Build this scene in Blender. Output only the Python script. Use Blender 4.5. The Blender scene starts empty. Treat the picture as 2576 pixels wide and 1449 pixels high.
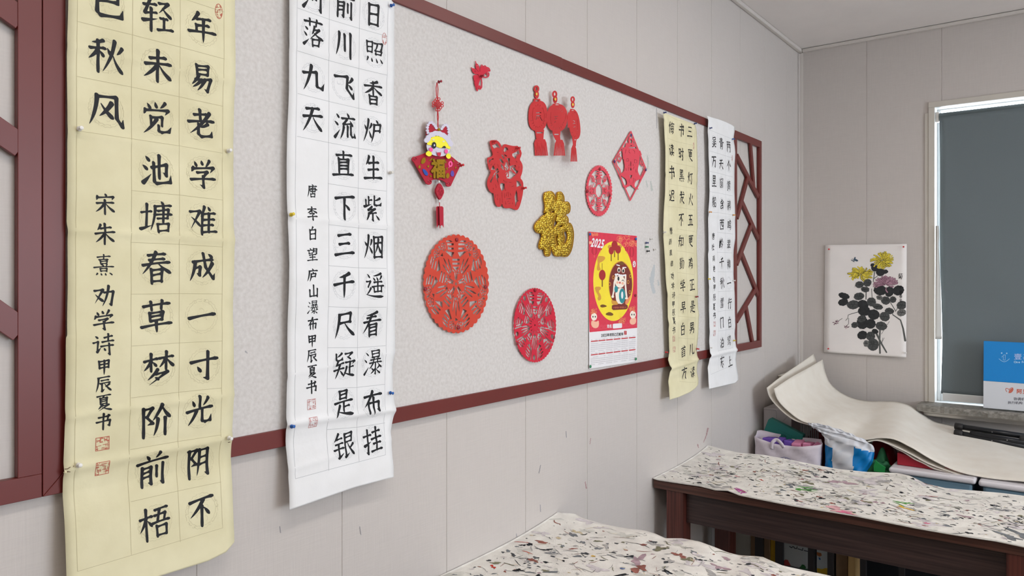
import bpy, bmesh, math, random
import numpy as np
from mathutils import Vector, Matrix
random.seed(7)
SC = bpy.context.scene
COL = SC.collection
# ------------------------------------------------------------ camera / world / light
FPX, CXP, HYP, CAMZ, D = 1896.0, 1288.0, 700.5, 1.6, 1.5
TH = math.atan((2741 - 1288) / FPX)
CT, ST = math.cos(TH), math.sin(TH)
XF = 5.026                                   # far wall
ZC = 3.0625                                  # ceiling
cam = bpy.data.cameras.new('camera'); camo = bpy.data.objects.new('camera', cam); COL.objects.link(camo)
camo.location = (0, 0, CAMZ)
camo.rotation_euler = (math.pi / 2, 0, TH - math.pi / 2)
cam.sensor_width = 36.0; cam.lens = 36.0 * FPX / 2576.0
cam.shift_y = -(724.5 - HYP) / 2576.0
cam.clip_start = 0.02
SC.camera = camo
w = bpy.data.worlds.new('sky'); SC.world = w; w.use_nodes = True
w.node_tree.nodes['Background'].inputs[0].default_value = (0.86, 0.93, 1.0, 1)
w.node_tree.nodes['Background'].inputs[1].default_value = 9.0
SC.view_settings.view_transform = 'Standard'; SC.view_settings.look = 'None'
SC.view_settings.gamma = 1.0; SC.view_settings.use_curve_mapping = False
SC.view_settings.exposure = -0.25
def area(name, loc, rot, sx, sy, power, color):
    l = bpy.data.lights.new(name, 'AREA'); l.shape = 'RECTANGLE'; l.size = sx; l.size_y = sy
    l.energy = power; l.color = color
    o = bpy.data.objects.new(name, l); COL.objects.link(o); o.location = loc; o.rotation_euler = rot
    return o
LAMPS = [(2.9, 0.05), (0.6, 0.05), (2.9, -2.4), (0.6, -2.4), (-1.7, -1.1)]
for (lx, ly), lp in zip(LAMPS, (13, 17, 12, 17, 17)):
    area('ceiling_lamp_light', (lx, ly, ZC - 0.035), (0, 0, 0), 1.1, 0.26, lp, (1.0, 0.95, 0.905))
area('daylight', (2.4, -4.62, 1.75), (math.radians(-90), 0, 0), 3.0, 1.5, 64, (0.70, 0.845, 1.0)).rotation_euler = (math.radians(90), 0, 0)
# ------------------------------------------------------------ projection helpers
def ray(px, py):
    a = (px - CXP) / FPX; b = (HYP - py) / FPX
    return (CT + a * ST, ST - a * CT, b)
def onA(px, py, y=D):                        # point on a plane parallel to the board wall
    r = ray(px, py); t = y / r[1]
    return (r[0] * t, y, CAMZ + r[2] * t)
def onB(px, py, x=XF):                       # point on a plane parallel to the window wall
    r = ray(px, py); t = x / r[0]
    return (x, r[1] * t, CAMZ + r[2] * t)
def onZ(px, py, z):
    r = ray(px, py); t = (z - CAMZ) / r[2]
    return (r[0] * t, r[1] * t, z)
def fwd(p): return CT * p[0] + ST * p[1]
# ------------------------------------------------------------ materials
def lin(c):
    return tuple((v / 255 / 12.92) if v / 255 <= 0.04045 else ((v / 255 + 0.055) / 1.055) ** 2.4 for v in c)
MATS = {}
def mat(name, rgb, rough=0.6, var=0.0, scale=30.0, bump=0.0, bscale=None, metal=0.0, stretch=(1, 1, 1), rgb2=None, emit=None, spec=0.5, detail=4):
    if name in MATS: return MATS[name]
    m = bpy.data.materials.new(name); m.use_nodes = True; nt = m.node_tree; p = nt.nodes['Principled BSDF']
    c = lin(rgb); p.inputs['Base Color'].default_value = (*c, 1); p.inputs['Roughness'].default_value = rough
    p.inputs['Metallic'].default_value = metal; p.inputs['Specular IOR Level'].default_value = spec
    tc = nt.nodes.new('ShaderNodeTexCoord'); mp = nt.nodes.new('ShaderNodeMapping'); mp.inputs['Scale'].default_value = stretch
    nt.links.new(tc.outputs['Object'], mp.inputs[0])
    if var or rgb2:
        n = nt.nodes.new('ShaderNodeTexNoise'); n.inputs['Scale'].default_value = scale; n.inputs['Detail'].default_value = detail
        nt.links.new(mp.outputs[0], n.inputs['Vector'])
        r = nt.nodes.new('ShaderNodeValToRGB'); r.color_ramp.elements[0].position = 0.3; r.color_ramp.elements[1].position = 0.7
        lo = tuple(x * (1 - var) for x in c); hi = lin(rgb2) if rgb2 else tuple(min(1, x * (1 + var)) for x in c)
        r.color_ramp.elements[0].color = (*lo, 1); r.color_ramp.elements[1].color = (*hi, 1)
        nt.links.new(n.outputs['Fac'], r.inputs[0]); nt.links.new(r.outputs[0], p.inputs['Base Color'])
    if bump:
        n2 = nt.nodes.new('ShaderNodeTexNoise'); n2.inputs['Scale'].default_value = bscale or scale; n2.inputs['Detail'].default_value = 5
        nt.links.new(mp.outputs[0], n2.inputs['Vector'])
        b = nt.nodes.new('ShaderNodeBump'); b.inputs['Strength'].default_value = bump; b.inputs['Distance'].default_value = 0.004
        nt.links.new(n2.outputs['Fac'], b.inputs['Height']); nt.links.new(b.outputs[0], p.inputs['Normal'])
    if emit:
        p.inputs['Emission Color'].default_value = (*lin(rgb), 1); p.inputs['Emission Strength'].default_value = emit
    MATS[name] = m
    return m
def weave_mat(name, rgb, amount=0.06):
    """linen-embossed wall film: crossed fine threads plus soft mottling"""
    m = bpy.data.materials.new(name); m.use_nodes = True; nt = m.node_tree; p = nt.nodes['Principled BSDF']
    tc = nt.nodes.new('ShaderNodeTexCoord'); outs = []
    for st in ((260, 260, 14), (14, 14, 260)):
        mp = nt.nodes.new('ShaderNodeMapping'); mp.inputs['Scale'].default_value = st
        nt.links.new(tc.outputs['Object'], mp.inputs[0])
        n = nt.nodes.new('ShaderNodeTexNoise'); n.inputs['Scale'].default_value = 1.0; n.inputs['Detail'].default_value = 3
        nt.links.new(mp.outputs[0], n.inputs['Vector']); outs.append(n)
    a = nt.nodes.new('ShaderNodeMath'); a.operation = 'ADD'
    nt.links.new(outs[0].outputs['Fac'], a.inputs[0]); nt.links.new(outs[1].outputs['Fac'], a.inputs[1])
    r = nt.nodes.new('ShaderNodeMapRange'); r.inputs[1].default_value = 0.6; r.inputs[2].default_value = 1.4
    r.inputs[3].default_value = 1 - amount; r.inputs[4].default_value = 1 + amount
    nt.links.new(a.outputs[0], r.inputs[0])
    mx = nt.nodes.new('ShaderNodeVectorMath'); mx.operation = 'SCALE'; mx.inputs[0].default_value = lin(rgb)
    nt.links.new(r.outputs[0], mx.inputs['Scale']); nt.links.new(mx.outputs[0], p.inputs['Base Color'])
    b = nt.nodes.new('ShaderNodeBump'); b.inputs['Strength'].default_value = 0.25; b.inputs['Distance'].default_value = 0.001
    nt.links.new(a.outputs[0], b.inputs['Height']); nt.links.new(b.outputs[0], p.inputs['Normal'])
    p.inputs['Roughness'].default_value = 0.55; p.inputs['Specular IOR Level'].default_value = 0.35
    return m
def wood_mat(name, rgb, axis):
    m = bpy.data.materials.new(name); m.use_nodes = True; nt = m.node_tree; p = nt.nodes['Principled BSDF']
    tc = nt.nodes.new('ShaderNodeTexCoord'); mp = nt.nodes.new('ShaderNodeMapping')
    s = [130, 130, 130]; s[axis] = 3.0; mp.inputs['Scale'].default_value = s
    nt.links.new(tc.outputs['Object'], mp.inputs[0])
    n = nt.nodes.new('ShaderNodeTexNoise'); n.inputs['Scale'].default_value = 1; n.inputs['Detail'].default_value = 6; n.inputs['Distortion'].default_value = 0.6
    nt.links.new(mp.outputs[0], n.inputs['Vector'])
    r = nt.nodes.new('ShaderNodeValToRGB'); c = lin(rgb)
    r.color_ramp.elements[0].position = 0.3; r.color_ramp.elements[1].position = 0.72
    r.color_ramp.elements[0].color = (*(x * 0.5 for x in c), 1); r.color_ramp.elements[1].color = (*(x * 1.35 for x in c), 1)
    nt.links.new(n.outputs['Fac'], r.inputs[0]); nt.links.new(r.outputs[0], p.inputs['Base Color'])
    p.inputs['Roughness'].default_value = 0.38
    return m
# ------------------------------------------------------------ object helpers
def link_mesh(name, verts, faces, m, parent=None, smooth=False, solid=0.0, midx=None, offset=0.0):
    me = bpy.data.meshes.new(name); me.from_pydata([tuple(v) for v in verts], [], faces); me.update()
    for x in (m if isinstance(m, (list, tuple)) else [m]): me.materials.append(x)
    if midx: me.polygons.foreach_set('material_index', midx)
    if smooth: me.polygons.foreach_set('use_smooth', [True] * len(me.polygons))
    o = bpy.data.objects.new(name, me); COL.objects.link(o)
    if solid:
        s = o.modifiers.new('thickness', 'SOLIDIFY'); s.thickness = solid; s.offset = offset
    if parent is not None: o.parent = parent; o.matrix_parent_inverse = Matrix.Translation(-Vector(parent.location))
    return o
def tag(o, label, cat, group=None):
    o['label'] = label; o['category'] = cat
    if group: o['group'] = group
    return o
def thing(name, label, cat, loc=(0, 0, 0), group=None):
    o = bpy.data.objects.new(name, None); COL.objects.link(o); o.location = loc; o.empty_display_size = 0.02
    return tag(o, label, cat, group)
def struct(o): o['kind'] = 'structure'; return o
class MB:
    """collects simple solids into one mesh"""
    def __init__(s): s.v = []; s.f = []; s.mi = []
    def add(s, v, f, mi=0):
        n = len(s.v); s.v += [tuple(x) for x in v]; s.f += [tuple(i + n for i in q) for q in f]; s.mi += [mi] * len(f)
    def box(s, x0, x1, y0, y1, z0, z1, mi=0, M=None):
        v = [(x0, y0, z0), (x1, y0, z0), (x1, y1, z0), (x0, y1, z0), (x0, y0, z1), (x1, y0, z1), (x1, y1, z1), (x0, y1, z1)]
        if M is not None: v = [tuple(M @ Vector(q)) for q in v]
        s.add(v, [(0, 3, 2, 1), (4, 5, 6, 7), (0, 1, 5, 4), (1, 2, 6, 5), (2, 3, 7, 6), (3, 0, 4, 7)], mi)
    def tube(s, pts, r, n=8, mi=0, cap=True):
        pts = [Vector(p) for p in pts]; rs = r if isinstance(r, (list, tuple)) else [r] * len(pts); V = []; prev = None
        for i, p in enumerate(pts):
            t = (pts[min(i + 1, len(pts) - 1)] - pts[max(i - 1, 0)]).normalized()
            if prev is None: prev = t.orthogonal().normalized()
            nrm = (prev - t * prev.dot(t)).normalized(); prev = nrm; b = t.cross(nrm)
            for k in range(n):
                a = 2 * math.pi * k / n; V.append(p + (nrm * math.cos(a) + b * math.sin(a)) * rs[i])
        Fc = []
        for i in range(len(pts) - 1):
            for k in range(n): Fc.append((i * n + k, i * n + (k + 1) % n, (i + 1) * n + (k + 1) % n, (i + 1) * n + k))
        if cap: Fc.append(tuple(range(n - 1, -1, -1))); Fc.append(tuple((len(pts) - 1) * n + k for k in range(n)))
        s.add(V, Fc, mi)
    def prism(s, poly, to3, d, mi=0):
        """poly: 2-D outline, to3(p, depth) -> 3-D"""
        n = len(poly); s.add([to3(p, 0) for p in poly] + [to3(p, d) for p in poly],
              [tuple(range(n)), tuple(range(2 * n - 1, n - 1, -1))] + [(i, i + n, (i + 1) % n + n, (i + 1) % n) for i in range(n)], mi)
    def obj(s, name, m, parent=None, smooth=False, bevel=0.0, seg=2):
        o = link_mesh(name, s.v, s.f, m, parent, smooth, midx=s.mi if isinstance(m, (list, tuple)) else None)
        bm = bmesh.new(); bm.from_mesh(o.data); bmesh.ops.recalc_face_normals(bm, faces=bm.faces); bm.to_mesh(o.data); bm.free()
        if bevel:
            b = o.modifiers.new('bevel', 'BEVEL'); b.width = bevel; b.segments = seg; b.limit_method = 'ANGLE'
        return o
def interp(pts, n):
    """resample a polyline of tuples (any dimension) smoothly to n points, parameter uniform in index-length"""
    P = np.array(pts, float); d = np.r_[0, np.cumsum(np.linalg.norm(np.diff(P, axis=0), axis=1))]
    t = np.linspace(0, d[-1], n); m = np.gradient(P, d, axis=0) if len(P) > 2 else np.repeat((P[1:] - P[:-1]) / d[-1], 2, 0)
    k = np.clip(np.searchsorted(d, t, 'right') - 1, 0, len(P) - 2); h = (d[k + 1] - d[k])[:, None]; s = ((t - d[k])[:, None]) / h
    return (2*s**3-3*s**2+1)*P[k] + (s**3-2*s**2+s)*h*m[k] + (-2*s**3+3*s**2)*P[k+1] + (s**3-s**2)*h*m[k+1]
def grid_faces(nu, nv): return [(j*nu+i, j*nu+i+1, (j+1)*nu+i+1, (j+1)*nu+i) for j in range(nv-1) for i in range(nu-1)]
# ------------------------------------------------------------ 2-D signed fields (negative = inside) and meshing
def seg_dist(P, a, b):
    a = np.array(a, float); b = np.array(b, float); ab = b - a; L = max((ab**2).sum(), 1e-12)
    t = np.clip(((P - a) @ ab) / L, 0, 1); q = P - (a + t[:, None] * ab)
    return np.sqrt((q**2).sum(1)), t
def f_stroke(P, pts, w0, w1=None):
    if w1 is None: w1 = w0
    d = np.full(len(P), 1e9); n = len(pts) - 1
    for i in range(n):
        q, t = seg_dist(P, pts[i], pts[i + 1]); d = np.minimum(d, q - (w0 + (w1 - w0) * (i + t) / n))
    return d
def f_poly(P, pts):
    A = np.array(pts, float); B = np.roll(A, -1, 0); d = np.full(len(P), 1e9); ins = np.zeros(len(P), bool)
    x, y = P[:, 0], P[:, 1]
    for a, b in zip(A, B):
        q, _ = seg_dist(P, a, b); d = np.minimum(d, q)
        if a[1] != b[1]: ins ^= ((a[1] > y) != (b[1] > y)) & (x < (b[0] - a[0]) * (y - a[1]) / (b[1] - a[1]) + a[0])
    return np.where(ins, -d, d)
def smooth_poly(pts, it=2):
    P = np.array(pts, float)
    for _ in range(it):
        Q = np.roll(P, -1, 0); P = np.stack([P * 0.75 + Q * 0.25, P * 0.25 + Q * 0.75], 1).reshape(-1, 2)
    return P
def f_ell(P, cx, cy, rx, ry=None, ang=0.0):
    ry = ry or rx; c, s = math.cos(ang), math.sin(ang); x = P[:, 0] - cx; y = P[:, 1] - cy
    u = (x * c + y * s) / rx; v = (-x * s + y * c) / ry
    return (np.sqrt(u * u + v * v) - 1) * min(rx, ry)
def f_box(P, x0, x1, y0, y1): return np.maximum(np.maximum(x0 - P[:, 0], P[:, 0] - x1), np.maximum(y0 - P[:, 1], P[:, 1] - y1))
def U(*a):
    r = a[0]
    for x in a[1:]: r = np.minimum(r, x)
    return r
def cut(a, *b):
    for x in b: a = np.maximum(a, -x)
    return a
def march(G, xs, ys):
    """G[j,i] field on nodes -> verts (2-D), faces of the negative region"""
    G = G.copy(); G[0, :] = G[-1, :] = np.abs(G[0, :]).max() * 0 + 1e-4; G[:, 0] = G[:, -1] = 1e-4
    G = np.where(np.abs(G) < 1e-9, 1e-9, G); I = G < 0; V = []; key = {}; Fs = []
    def node(i, j):
        k = (0, i, j)
        if k not in key: key[k] = len(V); V.append((xs[i], ys[j]))
        return key[k]
    def edge(i, j, i2, j2):
        if (i2, j2) < (i, j): i, j, i2, j2 = i2, j2, i, j
        k = (1, i, j, i2, j2)
        if k not in key:
            a, b = G[j, i], G[j2, i2]; t = min(0.95, max(0.05, a / (a - b))); key[k] = len(V)
            V.append((xs[i] + (xs[i2] - xs[i]) * t, ys[j] + (ys[j2] - ys[j]) * t))
        return key[k]
    S = I[:-1, :-1].astype(int) + I[1:, :-1] + I[:-1, 1:] + I[1:, 1:]
    for j, i in zip(*np.nonzero(S)):
        i = int(i); j = int(j); c = ((i, j), (i + 1, j), (i + 1, j + 1), (i, j + 1)); f = []
        for k in range(4):
            a = c[k]; b = c[(k + 1) % 4]
            if I[a[1], a[0]]: f.append(node(*a))
            if I[a[1], a[0]] != I[b[1], b[0]]: f.append(edge(*a, *b))
        if len(f) >= 3: Fs.append(tuple(f))
    return V, Fs
def grid_pts(x0, x1, y0, y1, step):
    xs = np.arange(x0, x1 + step, step); ys = np.arange(y0, y1 + step, step); X, Y = np.meshgrid(xs, ys)
    return xs, ys, np.stack([X.ravel(), Y.ravel()], 1)
def shape(name, fn, box, step, to3, m, parent=None, solid=0.0, smooth=False):
    """mesh a field given in photo-pixel coordinates of one flat sheet and lay it on that sheet's plane"""
    xs, ys, P = grid_pts(*box, step); V, Fs = march(fn(P).reshape(len(ys), len(xs)), xs, ys)
    return link_mesh(name, [to3(*v) for v in V], Fs, m, parent, smooth, solid)
# glyphs from the built-in font
GC = {}
def glyph_edges(ch):
    if ch in GC: return GC[ch]
    c = bpy.data.curves.new('glyph', 'FONT'); c.body = ch; c.resolution_u = 3
    o = bpy.data.objects.new('glyph', c); COL.objects.link(o); bpy.context.view_layer.update()
    me = o.to_mesh(); cnt = {}
    for p in me.polygons:
        vs = list(p.vertices)
        for a, b in zip(vs, vs[1:] + vs[:1]): k = (min(a, b), max(a, b)); cnt[k] = cnt.get(k, 0) + 1
    co = np.array([v.co[:2] for v in me.vertices]); E = np.array([k for k, n in cnt.items() if n == 1])
    o.to_mesh_clear(); bpy.data.objects.remove(o); bpy.data.curves.remove(c)
    GC[ch] = (co[E[:, 0]], co[E[:, 1]]); return GC[ch]
def f_glyph(P, ch):
    """field in em units"""
    A, B = glyph_edges(ch); x, y = P[:, 0][:, None], P[:, 1][:, None]
    ab = B - A; L = np.maximum((ab**2).sum(1), 1e-12)
    t = np.clip(((x - A[:, 0]) * ab[:, 0] + (y - A[:, 1]) * ab[:, 1]) / L, 0, 1)
    d = np.sqrt(((x - A[:, 0] - t * ab[:, 0])**2 + (y - A[:, 1] - t * ab[:, 1])**2).min(1))
    dy = np.where(ab[:, 1] == 0, 1e-12, ab[:, 1])
    ins = (((A[:, 1] > y) != (B[:, 1] > y)) & (x < ab[:, 0] * (y - A[:, 1]) / dy + A[:, 0])).sum(1) % 2 == 1
    return np.where(ins, -d, d)
def blur(A, r):
    for ax in (0, 1):
        C = np.cumsum(np.pad(A, [(r + 1, r) if k == ax else (0, 0) for k in (0, 1)], mode='edge'), axis=ax)
        n = A.shape[ax]; A = (np.take(C, range(2*r+1, 2*r+1+n), ax) - np.take(C, range(0, n), ax)) / (2*r+1)
    return A
def samp(A, X, Y):
    n, m = A.shape; X = np.clip(X, 0, m - 1.001); Y = np.clip(Y, 0, n - 1.001); i = X.astype(int); j = Y.astype(int); u = X - i; v = Y - j
    return A[j, i]*(1-u)*(1-v) + A[j, i+1]*u*(1-v) + A[j+1, i]*(1-u)*v + A[j+1, i+1]*u*v
def brush_font(ch, N=64, seed=0, weight=1.0):
    """brush-written character: stroke width varies with stroke direction and tapers or swells towards its ends; em units centred on 0"""
    rnd = random.Random(seed * 977 + ord(ch)); xs = np.linspace(-0.62, 0.62, N); ys = np.linspace(-0.62, 0.62, N)
    X, Y = np.meshgrid(xs, ys); ph = [rnd.uniform(0, 6.28) for _ in range(6)]
    rise = 0.12 + rnd.uniform(-0.03, 0.05)
    sx = X * (1.10 + rnd.uniform(-.04, .06)) + 0.012 * np.sin(5 * Y + ph[0]) + 0.008 * np.sin(11 * Y + ph[1]) + 0.06 * Y * rnd.uniform(-1, .6)
    sy = Y * 1.02 - rise * X + 0.16 * np.clip(X, 0, 1)**2 + 0.012 * np.sin(6 * X + ph[2]) + 0.010 * np.sin(12 * X + ph[3])
    G = f_glyph(np.stack([sx.ravel() + 0.5, sy.ravel() + 0.38], 1), ch).reshape(N, N)
    M = (G < 0.004).astype(float); fill = (G < 0).mean() * (1.24**2); h = xs[1] - xs[0]
    k = weight * min(1.15, max(0.45, 1.7 - 3.9 * fill))
    gy, gx = np.gradient(blur(G, 1)); W = M + 0.02
    jxx, jyy, jxy = blur(gx*gx*W, 2), blur(gy*gy*W, 2), blur(gx*gy*W, 2)
    th = 0.5 * np.arctan2(2*jxy, jxx - jyy); tx, ty = -np.sin(th), np.cos(th)       # along the stroke
    flip = np.where(np.abs(ty) < 0.42 * np.abs(tx), tx < 0, ty > 0); tx = np.where(flip, -tx, tx); ty = np.where(flip, -ty, ty)
    I, J = np.meshgrid(np.arange(N), np.arange(N)); Rf = np.zeros_like(G); Rb = np.zeros_like(G); st = np.array([.05, .09, .13, .17]) / h
    for s in st: Rf += samp(M, I + tx*s, J + ty*s) / 4; Rb += samp(M, I - tx*s, J - ty*s) / 4
    ef, eb = 1 - Rf, 1 - Rb; hz = np.abs(ty) < 0.42 * np.abs(tx); pie = ~hz & (tx < -0.30); na = ~hz & (tx > 0.30)
    tp = np.clip((ef - 0.12) / 0.75, 0, 1); tb = np.clip((eb - 0.12) / 0.75, 0, 1)
    wd = np.where(hz, -0.010 + 0.026*tp + 0.012*tb,
         np.where(pie, 0.020 + 0.006*tb - 0.062*tp**1.3, np.where(na, 0.006 + 0.034*tp*(1-tp)*2.6 - 0.030*tp**4 - 0.036*tb, 0.014 + 0.012*tb - 0.036*tp**1.6)))
    Bm = blur(M, 2); wd = np.where(Bm > 0.01, blur(wd * M, 2) / np.maximum(Bm, 0.01), -0.01)
    wd = wd * k + (k - 0.80) * 0.022
    out = G.copy()
    for t in (-1, -0.5, 0.5, 1):
        out = np.minimum(out, samp(G, I - 0.016*k*t/h, J + 0.020*k*t/h))
    return march(out + 0.004 - wd, xs, ys)
# hand-set stroke plans (two digits per coordinate, x right / y down) for the brush characters that show large
STK = {}
for _l in """年 p36021432,h31227818,h34437339,s29423163,h04669660,v54225498
易 s30083242,z301072086840,h34236822,h34386838,p36421472,k2656825270925884,p48561682,p62543492
老 h26227018,s46044840,h06449438,p78121084,p72504662,k42524282509084888870
学 d20122824,d44064820,p74086026,p16301044,k143488307646,z304868445260,k505852944086,h08709466
难 q062040180880,d10384268,p56064238,s48304896,d68047416,h48309226,h50489046,h50668864,h48889886,s70287088
成 h18308426,p24320694,k22504248387428 68,k5204605086889270,p82384684,d68068018
一 h06549648
寸 h06349430,k620462944486,d26503866
光 s50045040,d22143032,p80106434,h04489642,p38480894,k60446084708890869466
阴 z161044082836,k283644562662,s18101898,p54104496,k5412841082947086,h56368234,h56588056
不 h08149210,p56140664,s50344898,d56407664
轻 h08224618,z260410464642,t04705260,s30323098,q541282105244,n64249454,h58588256,s70587088,h50929890
未 h24287624,h10469042,s50045096,p48480486,n52469688
觉 d20083022,d44034818,p76046220,p14261040,k142888267640,s32463476,z324868466674,p50540898,k56745688649290909672
池 d14102622,d06362048,t08903462,k3644843482667258,s60086076,k42304286509296889866
塘 h02343430,s18101876,t00843872,d62027012,h44169414,p46163092,z543088288652,h44429842,h54548654,s70207066,s54705696,z547088708694,h56928692
春 h24147812,h28287626,h08429238,p50040470,n54389872,s34563698,z345870566896,h36746872,h36926892
草 h10169212,s34043628,s68026428,s30363262,z303870366860,h32486848,h32606860,h04769672,v50625099
梦 h06224818,s28042856,p26240452,d32284440,h52209618,s74027456,p72225248,n76229850,p48521680,q426680641898,d40745082
阶 z101440122238,k223840582262,s12121298,p68064050,n68069848,p58484498,s80468098
前 d28063818,p72045818,h04289624,s18421698,k1844464244943488,h20584256,h20724270,s64446476,k823882987290
梧 h02304028,s22042298,p20320068,d26383856,h50149210,s66145846,z503084288046,h42509848,s54625694,z546488628692,h56908690
已 z221682128046,h24468044,k221622803288928496 60
秋 p40081018,h04344830,s28122898,p26360264,d32404254,d52286048,p94228044,p72064098,n70489896
风 p24100296,k24127810807096949872,p66283070,n34327074
宋 d48025612,p14161034,k142088188032,h12489044,s50325098,p48500888,n52489688
朱 p30081432,h28267822,h06489444,s50045098,p48500888,n52489688
熹 h20128010,s50025024,h30247024,s34323644,z343266326444,h36426442,d36485052,p66466056,h04609658,s34663680,z346666666480,h36786478,p20861296,d36864096,d56866096,d76869096
劝 q062244200684,n10404874,k5034923082927084,p70064098
诗 d12062418,z043624342278,t22804062,h54189214,s72047236,h44389836,h40589856,k784680986890,d52666078
甲 s20122258,z201478127656,h22347632,h22547652,v50125099
辰 h18128608,p20120496,h38288026,h30468842,s42484294,t42945880,p84545868,n56489896
夏 h14089006,p52104220,s30203258,z302070206858,h32326830,h32446842,h32566856,p44581686,q406880661498,n40769698
书 z202478207446,k0650904686807074,s48044898,d72088620
日 s26102892,z261276107490,h30487446,h28887488
照 s10101252,z101240103850,h12303828,h12503850,k5012941088367832,p66145440,s56405856,z544290408654,h56548654,p16721088,d36724086,d60726886,d82709686
香 p70042814,h06289624,s50105060,p48300458,n52289856,s30643298,z306670646896,h32806878,h32946894
炉 d06281446,p42223044,p26060098,d28504276,d66047614,z562492228850,h56489046,p56244298
生 p28061038,h26328028,h22587854,s50065090,h04929688
紫 s30043034,h30164614,s14141636,t06404832,p88086018,k60026034683894369824,z464228546252,z645030707068,k507050964292,p30761694,d68768494
烟 d04301246,p38243048,p24060098,d26504076,s50125296,z501494129296,h58388836,p72205878,n72428878,h52929292
遥 d10062220,z043626341458,p28600686,n04849896,p84064014,d40205032,d60186632,p86167632,h46408838,h36569854,s66406678,s46624878,h46788876,s86608678
看 p76042014,h24247220,h08409638,p50120284,s36523898,z365276507496,h38667464,h38807478,h38947494
瀑 d10082220,d02341646,t04922862,s42044428,z420484048228,h44168216,h44288228,h38409038,s54305450,s74307450,h32529650,p52523074,n76529872,k645664965692,d42705080,p58783694,p86667078,n66769296
布 h06249620,p46040464,s26482888,k2650804878826876,v52305299
挂 h02284026,k220422961288,t02644052,h50208818,s68046842,h44449442,h50648862,s68466890,h40929890
川 p24080894,s50145272,s80068098
飞 k10206816666096909866,p92207238,d74448858
流 d12082220,d04341846,t06923062,d60027014,h36229620,z602444448040,d74308848,p46523098,s64526490,k80508082869098889872
直 h16169012,s50025028,s28283080,z283074287280,h30427240,h30547252,h30667264,h02889886
下 h06189614,s48204898,d52407262
三 h20168012,h26487446,h04889684
千 p74082620,h04469640,v50185099
尺 z241278107640,h26427840,p24120498,n50429896
疑 p38061818,k12041226203040284218,p18340850,h14464442,h02644860,p28460698,d30684486,q541086086228,d60207832,k544294408452,s74427484,h74629260,p60584496,n50789896
是 s32043432,z320468046632,h34186616,h34326632,h08469642,s52465278,h52628060,p34560898,n22769894
银 p26040430,h18244222,h12424640,h04604858,s26422688,t24924876,z561088088640,h58248622,h58408640,s56105694,t56947480,p92527266,n66449894
河 d12082220,d04341846,t06923062,h34149812,s44344662,z443466326460,h46586458,k841484987490
落 h08149210,s34023424,s66026224,d12322242,d06521864,t06963074,p56284256,q543878363278,n50489870,s46744898,z467478727696,h48947694
九 p42080898,k08366630668290909866
天 h20188014,h08469642,p50180698,n52469896
唐 d48026012,h22189216,p24180898,z363282308056,h28449642,h36568056,s56205670,s38744098,z387478727696,h40947694
李 h12209016,s50025044,p48220846,n52229844,q285270505264,k526254984290,h06769672
白 p52044022,s26242896,z262678247694,h30567654,h28927692
望 d22043212,h04204818,s16201844,h16444840,p58064846,k5808880886467640,h60208620,h60328632,h20548052,h26727470,h04949692,s50545094
庐 d48025812,h22209418,p24200498,z404280407664,h42627660,p40422898,d56286036
山 s50085288,s14401686,h16888486,s84368494
更 h12088806,s24223460,z242678247656,h28407438,h28567656,p52084488,n28609896
灯 d08301648,p42243248,p26060298,d28504276,h52189614,k741874986090
火 d18282850,p84226846,p50060498,n50489896
五 h16128410,s46124088,z264472427088,h04909688
时 s10163280,z101640144078,h12484046,h12764076,h48329428,k760676986290,d56506468
黑 s26082850,z260874087250,d36184234,p62185634,h28487248,h18648462,s50105078,h04789676,p16861098,d36864098,d58866298,d78869498
发 p32042028,h12309426,p46060696,q365076461898,n38609898,d70028414
知 p24061028,h18264824,h04464844,p28260498,d30604890,s58246084,z582690248884,h60808880
正 h14129008,s52125288,h54488446,s26422888,h04909688
男 s24082650,z240876087450,h26287426,h26487448,s50085050,k1064866280927 084,p48500898
儿 p30120698,k62106278708894869864
早 s26082846,z260874067246,h28267224,h28447244,h04649660,v50465099
方 d44025814,h06249620,k3846764270946084,p44260898
个 p50040456,n50049854,v50405099
两 h06109406,s12302098,k123288308698 7692,p36102672,d34464060,p64145666,d64447660
青 h22127610,h26267224,h06409638,s50025040,s30503298,k305070486898 6092,h32646862,h32786876
万 h08149210,k3840783672906084,p46160696
里 s24062650,z240676067450,h26287426,h26487448,s50065090,h20687866,h04929690
西 h06129610,s14322092,z143286308490,p38123868,k58125860686678608250,h20908488
行 p36061424,p36280452,s24462498,h50189014,h44429638,k744274986090
门 d20043016,s16201898,k2814841082967090
上 s46064890,h48428038,h04929888
东 h12209416,z4404285276 48,k524854984088,p34602090,d66608084""".split('\n'):
    _c, _s = _l.split(' ', 1); STK[_c] = _s.replace(' ', '').split(',')
PROF = {'h': [(0, 1.0), (.1, .86), (.45, .60), (.8, .74), (.92, 1.08), (1, .8)], 's': [(0, 1.2), (.12, 1.0), (.5, .84), (.85, .98), (1, .85)], 'v': [(0, 1.2), (.15, .98), (.6, .9), (.85, .6), (1, .05)],
        'p': [(0, 1.2), (.2, 1.0), (.6, .78), (.85, .42), (1, .04)], 'n': [(0, .30), (.3, .72), (.7, 1.3), (.82, 1.42), (.93, .75), (1, .06)], 'd': [(0, .22), (.5, .95), (.8, 1.2), (1, .7)], 't': [(0, 1.25), (.3, .95), (1, .05)]}
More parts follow.
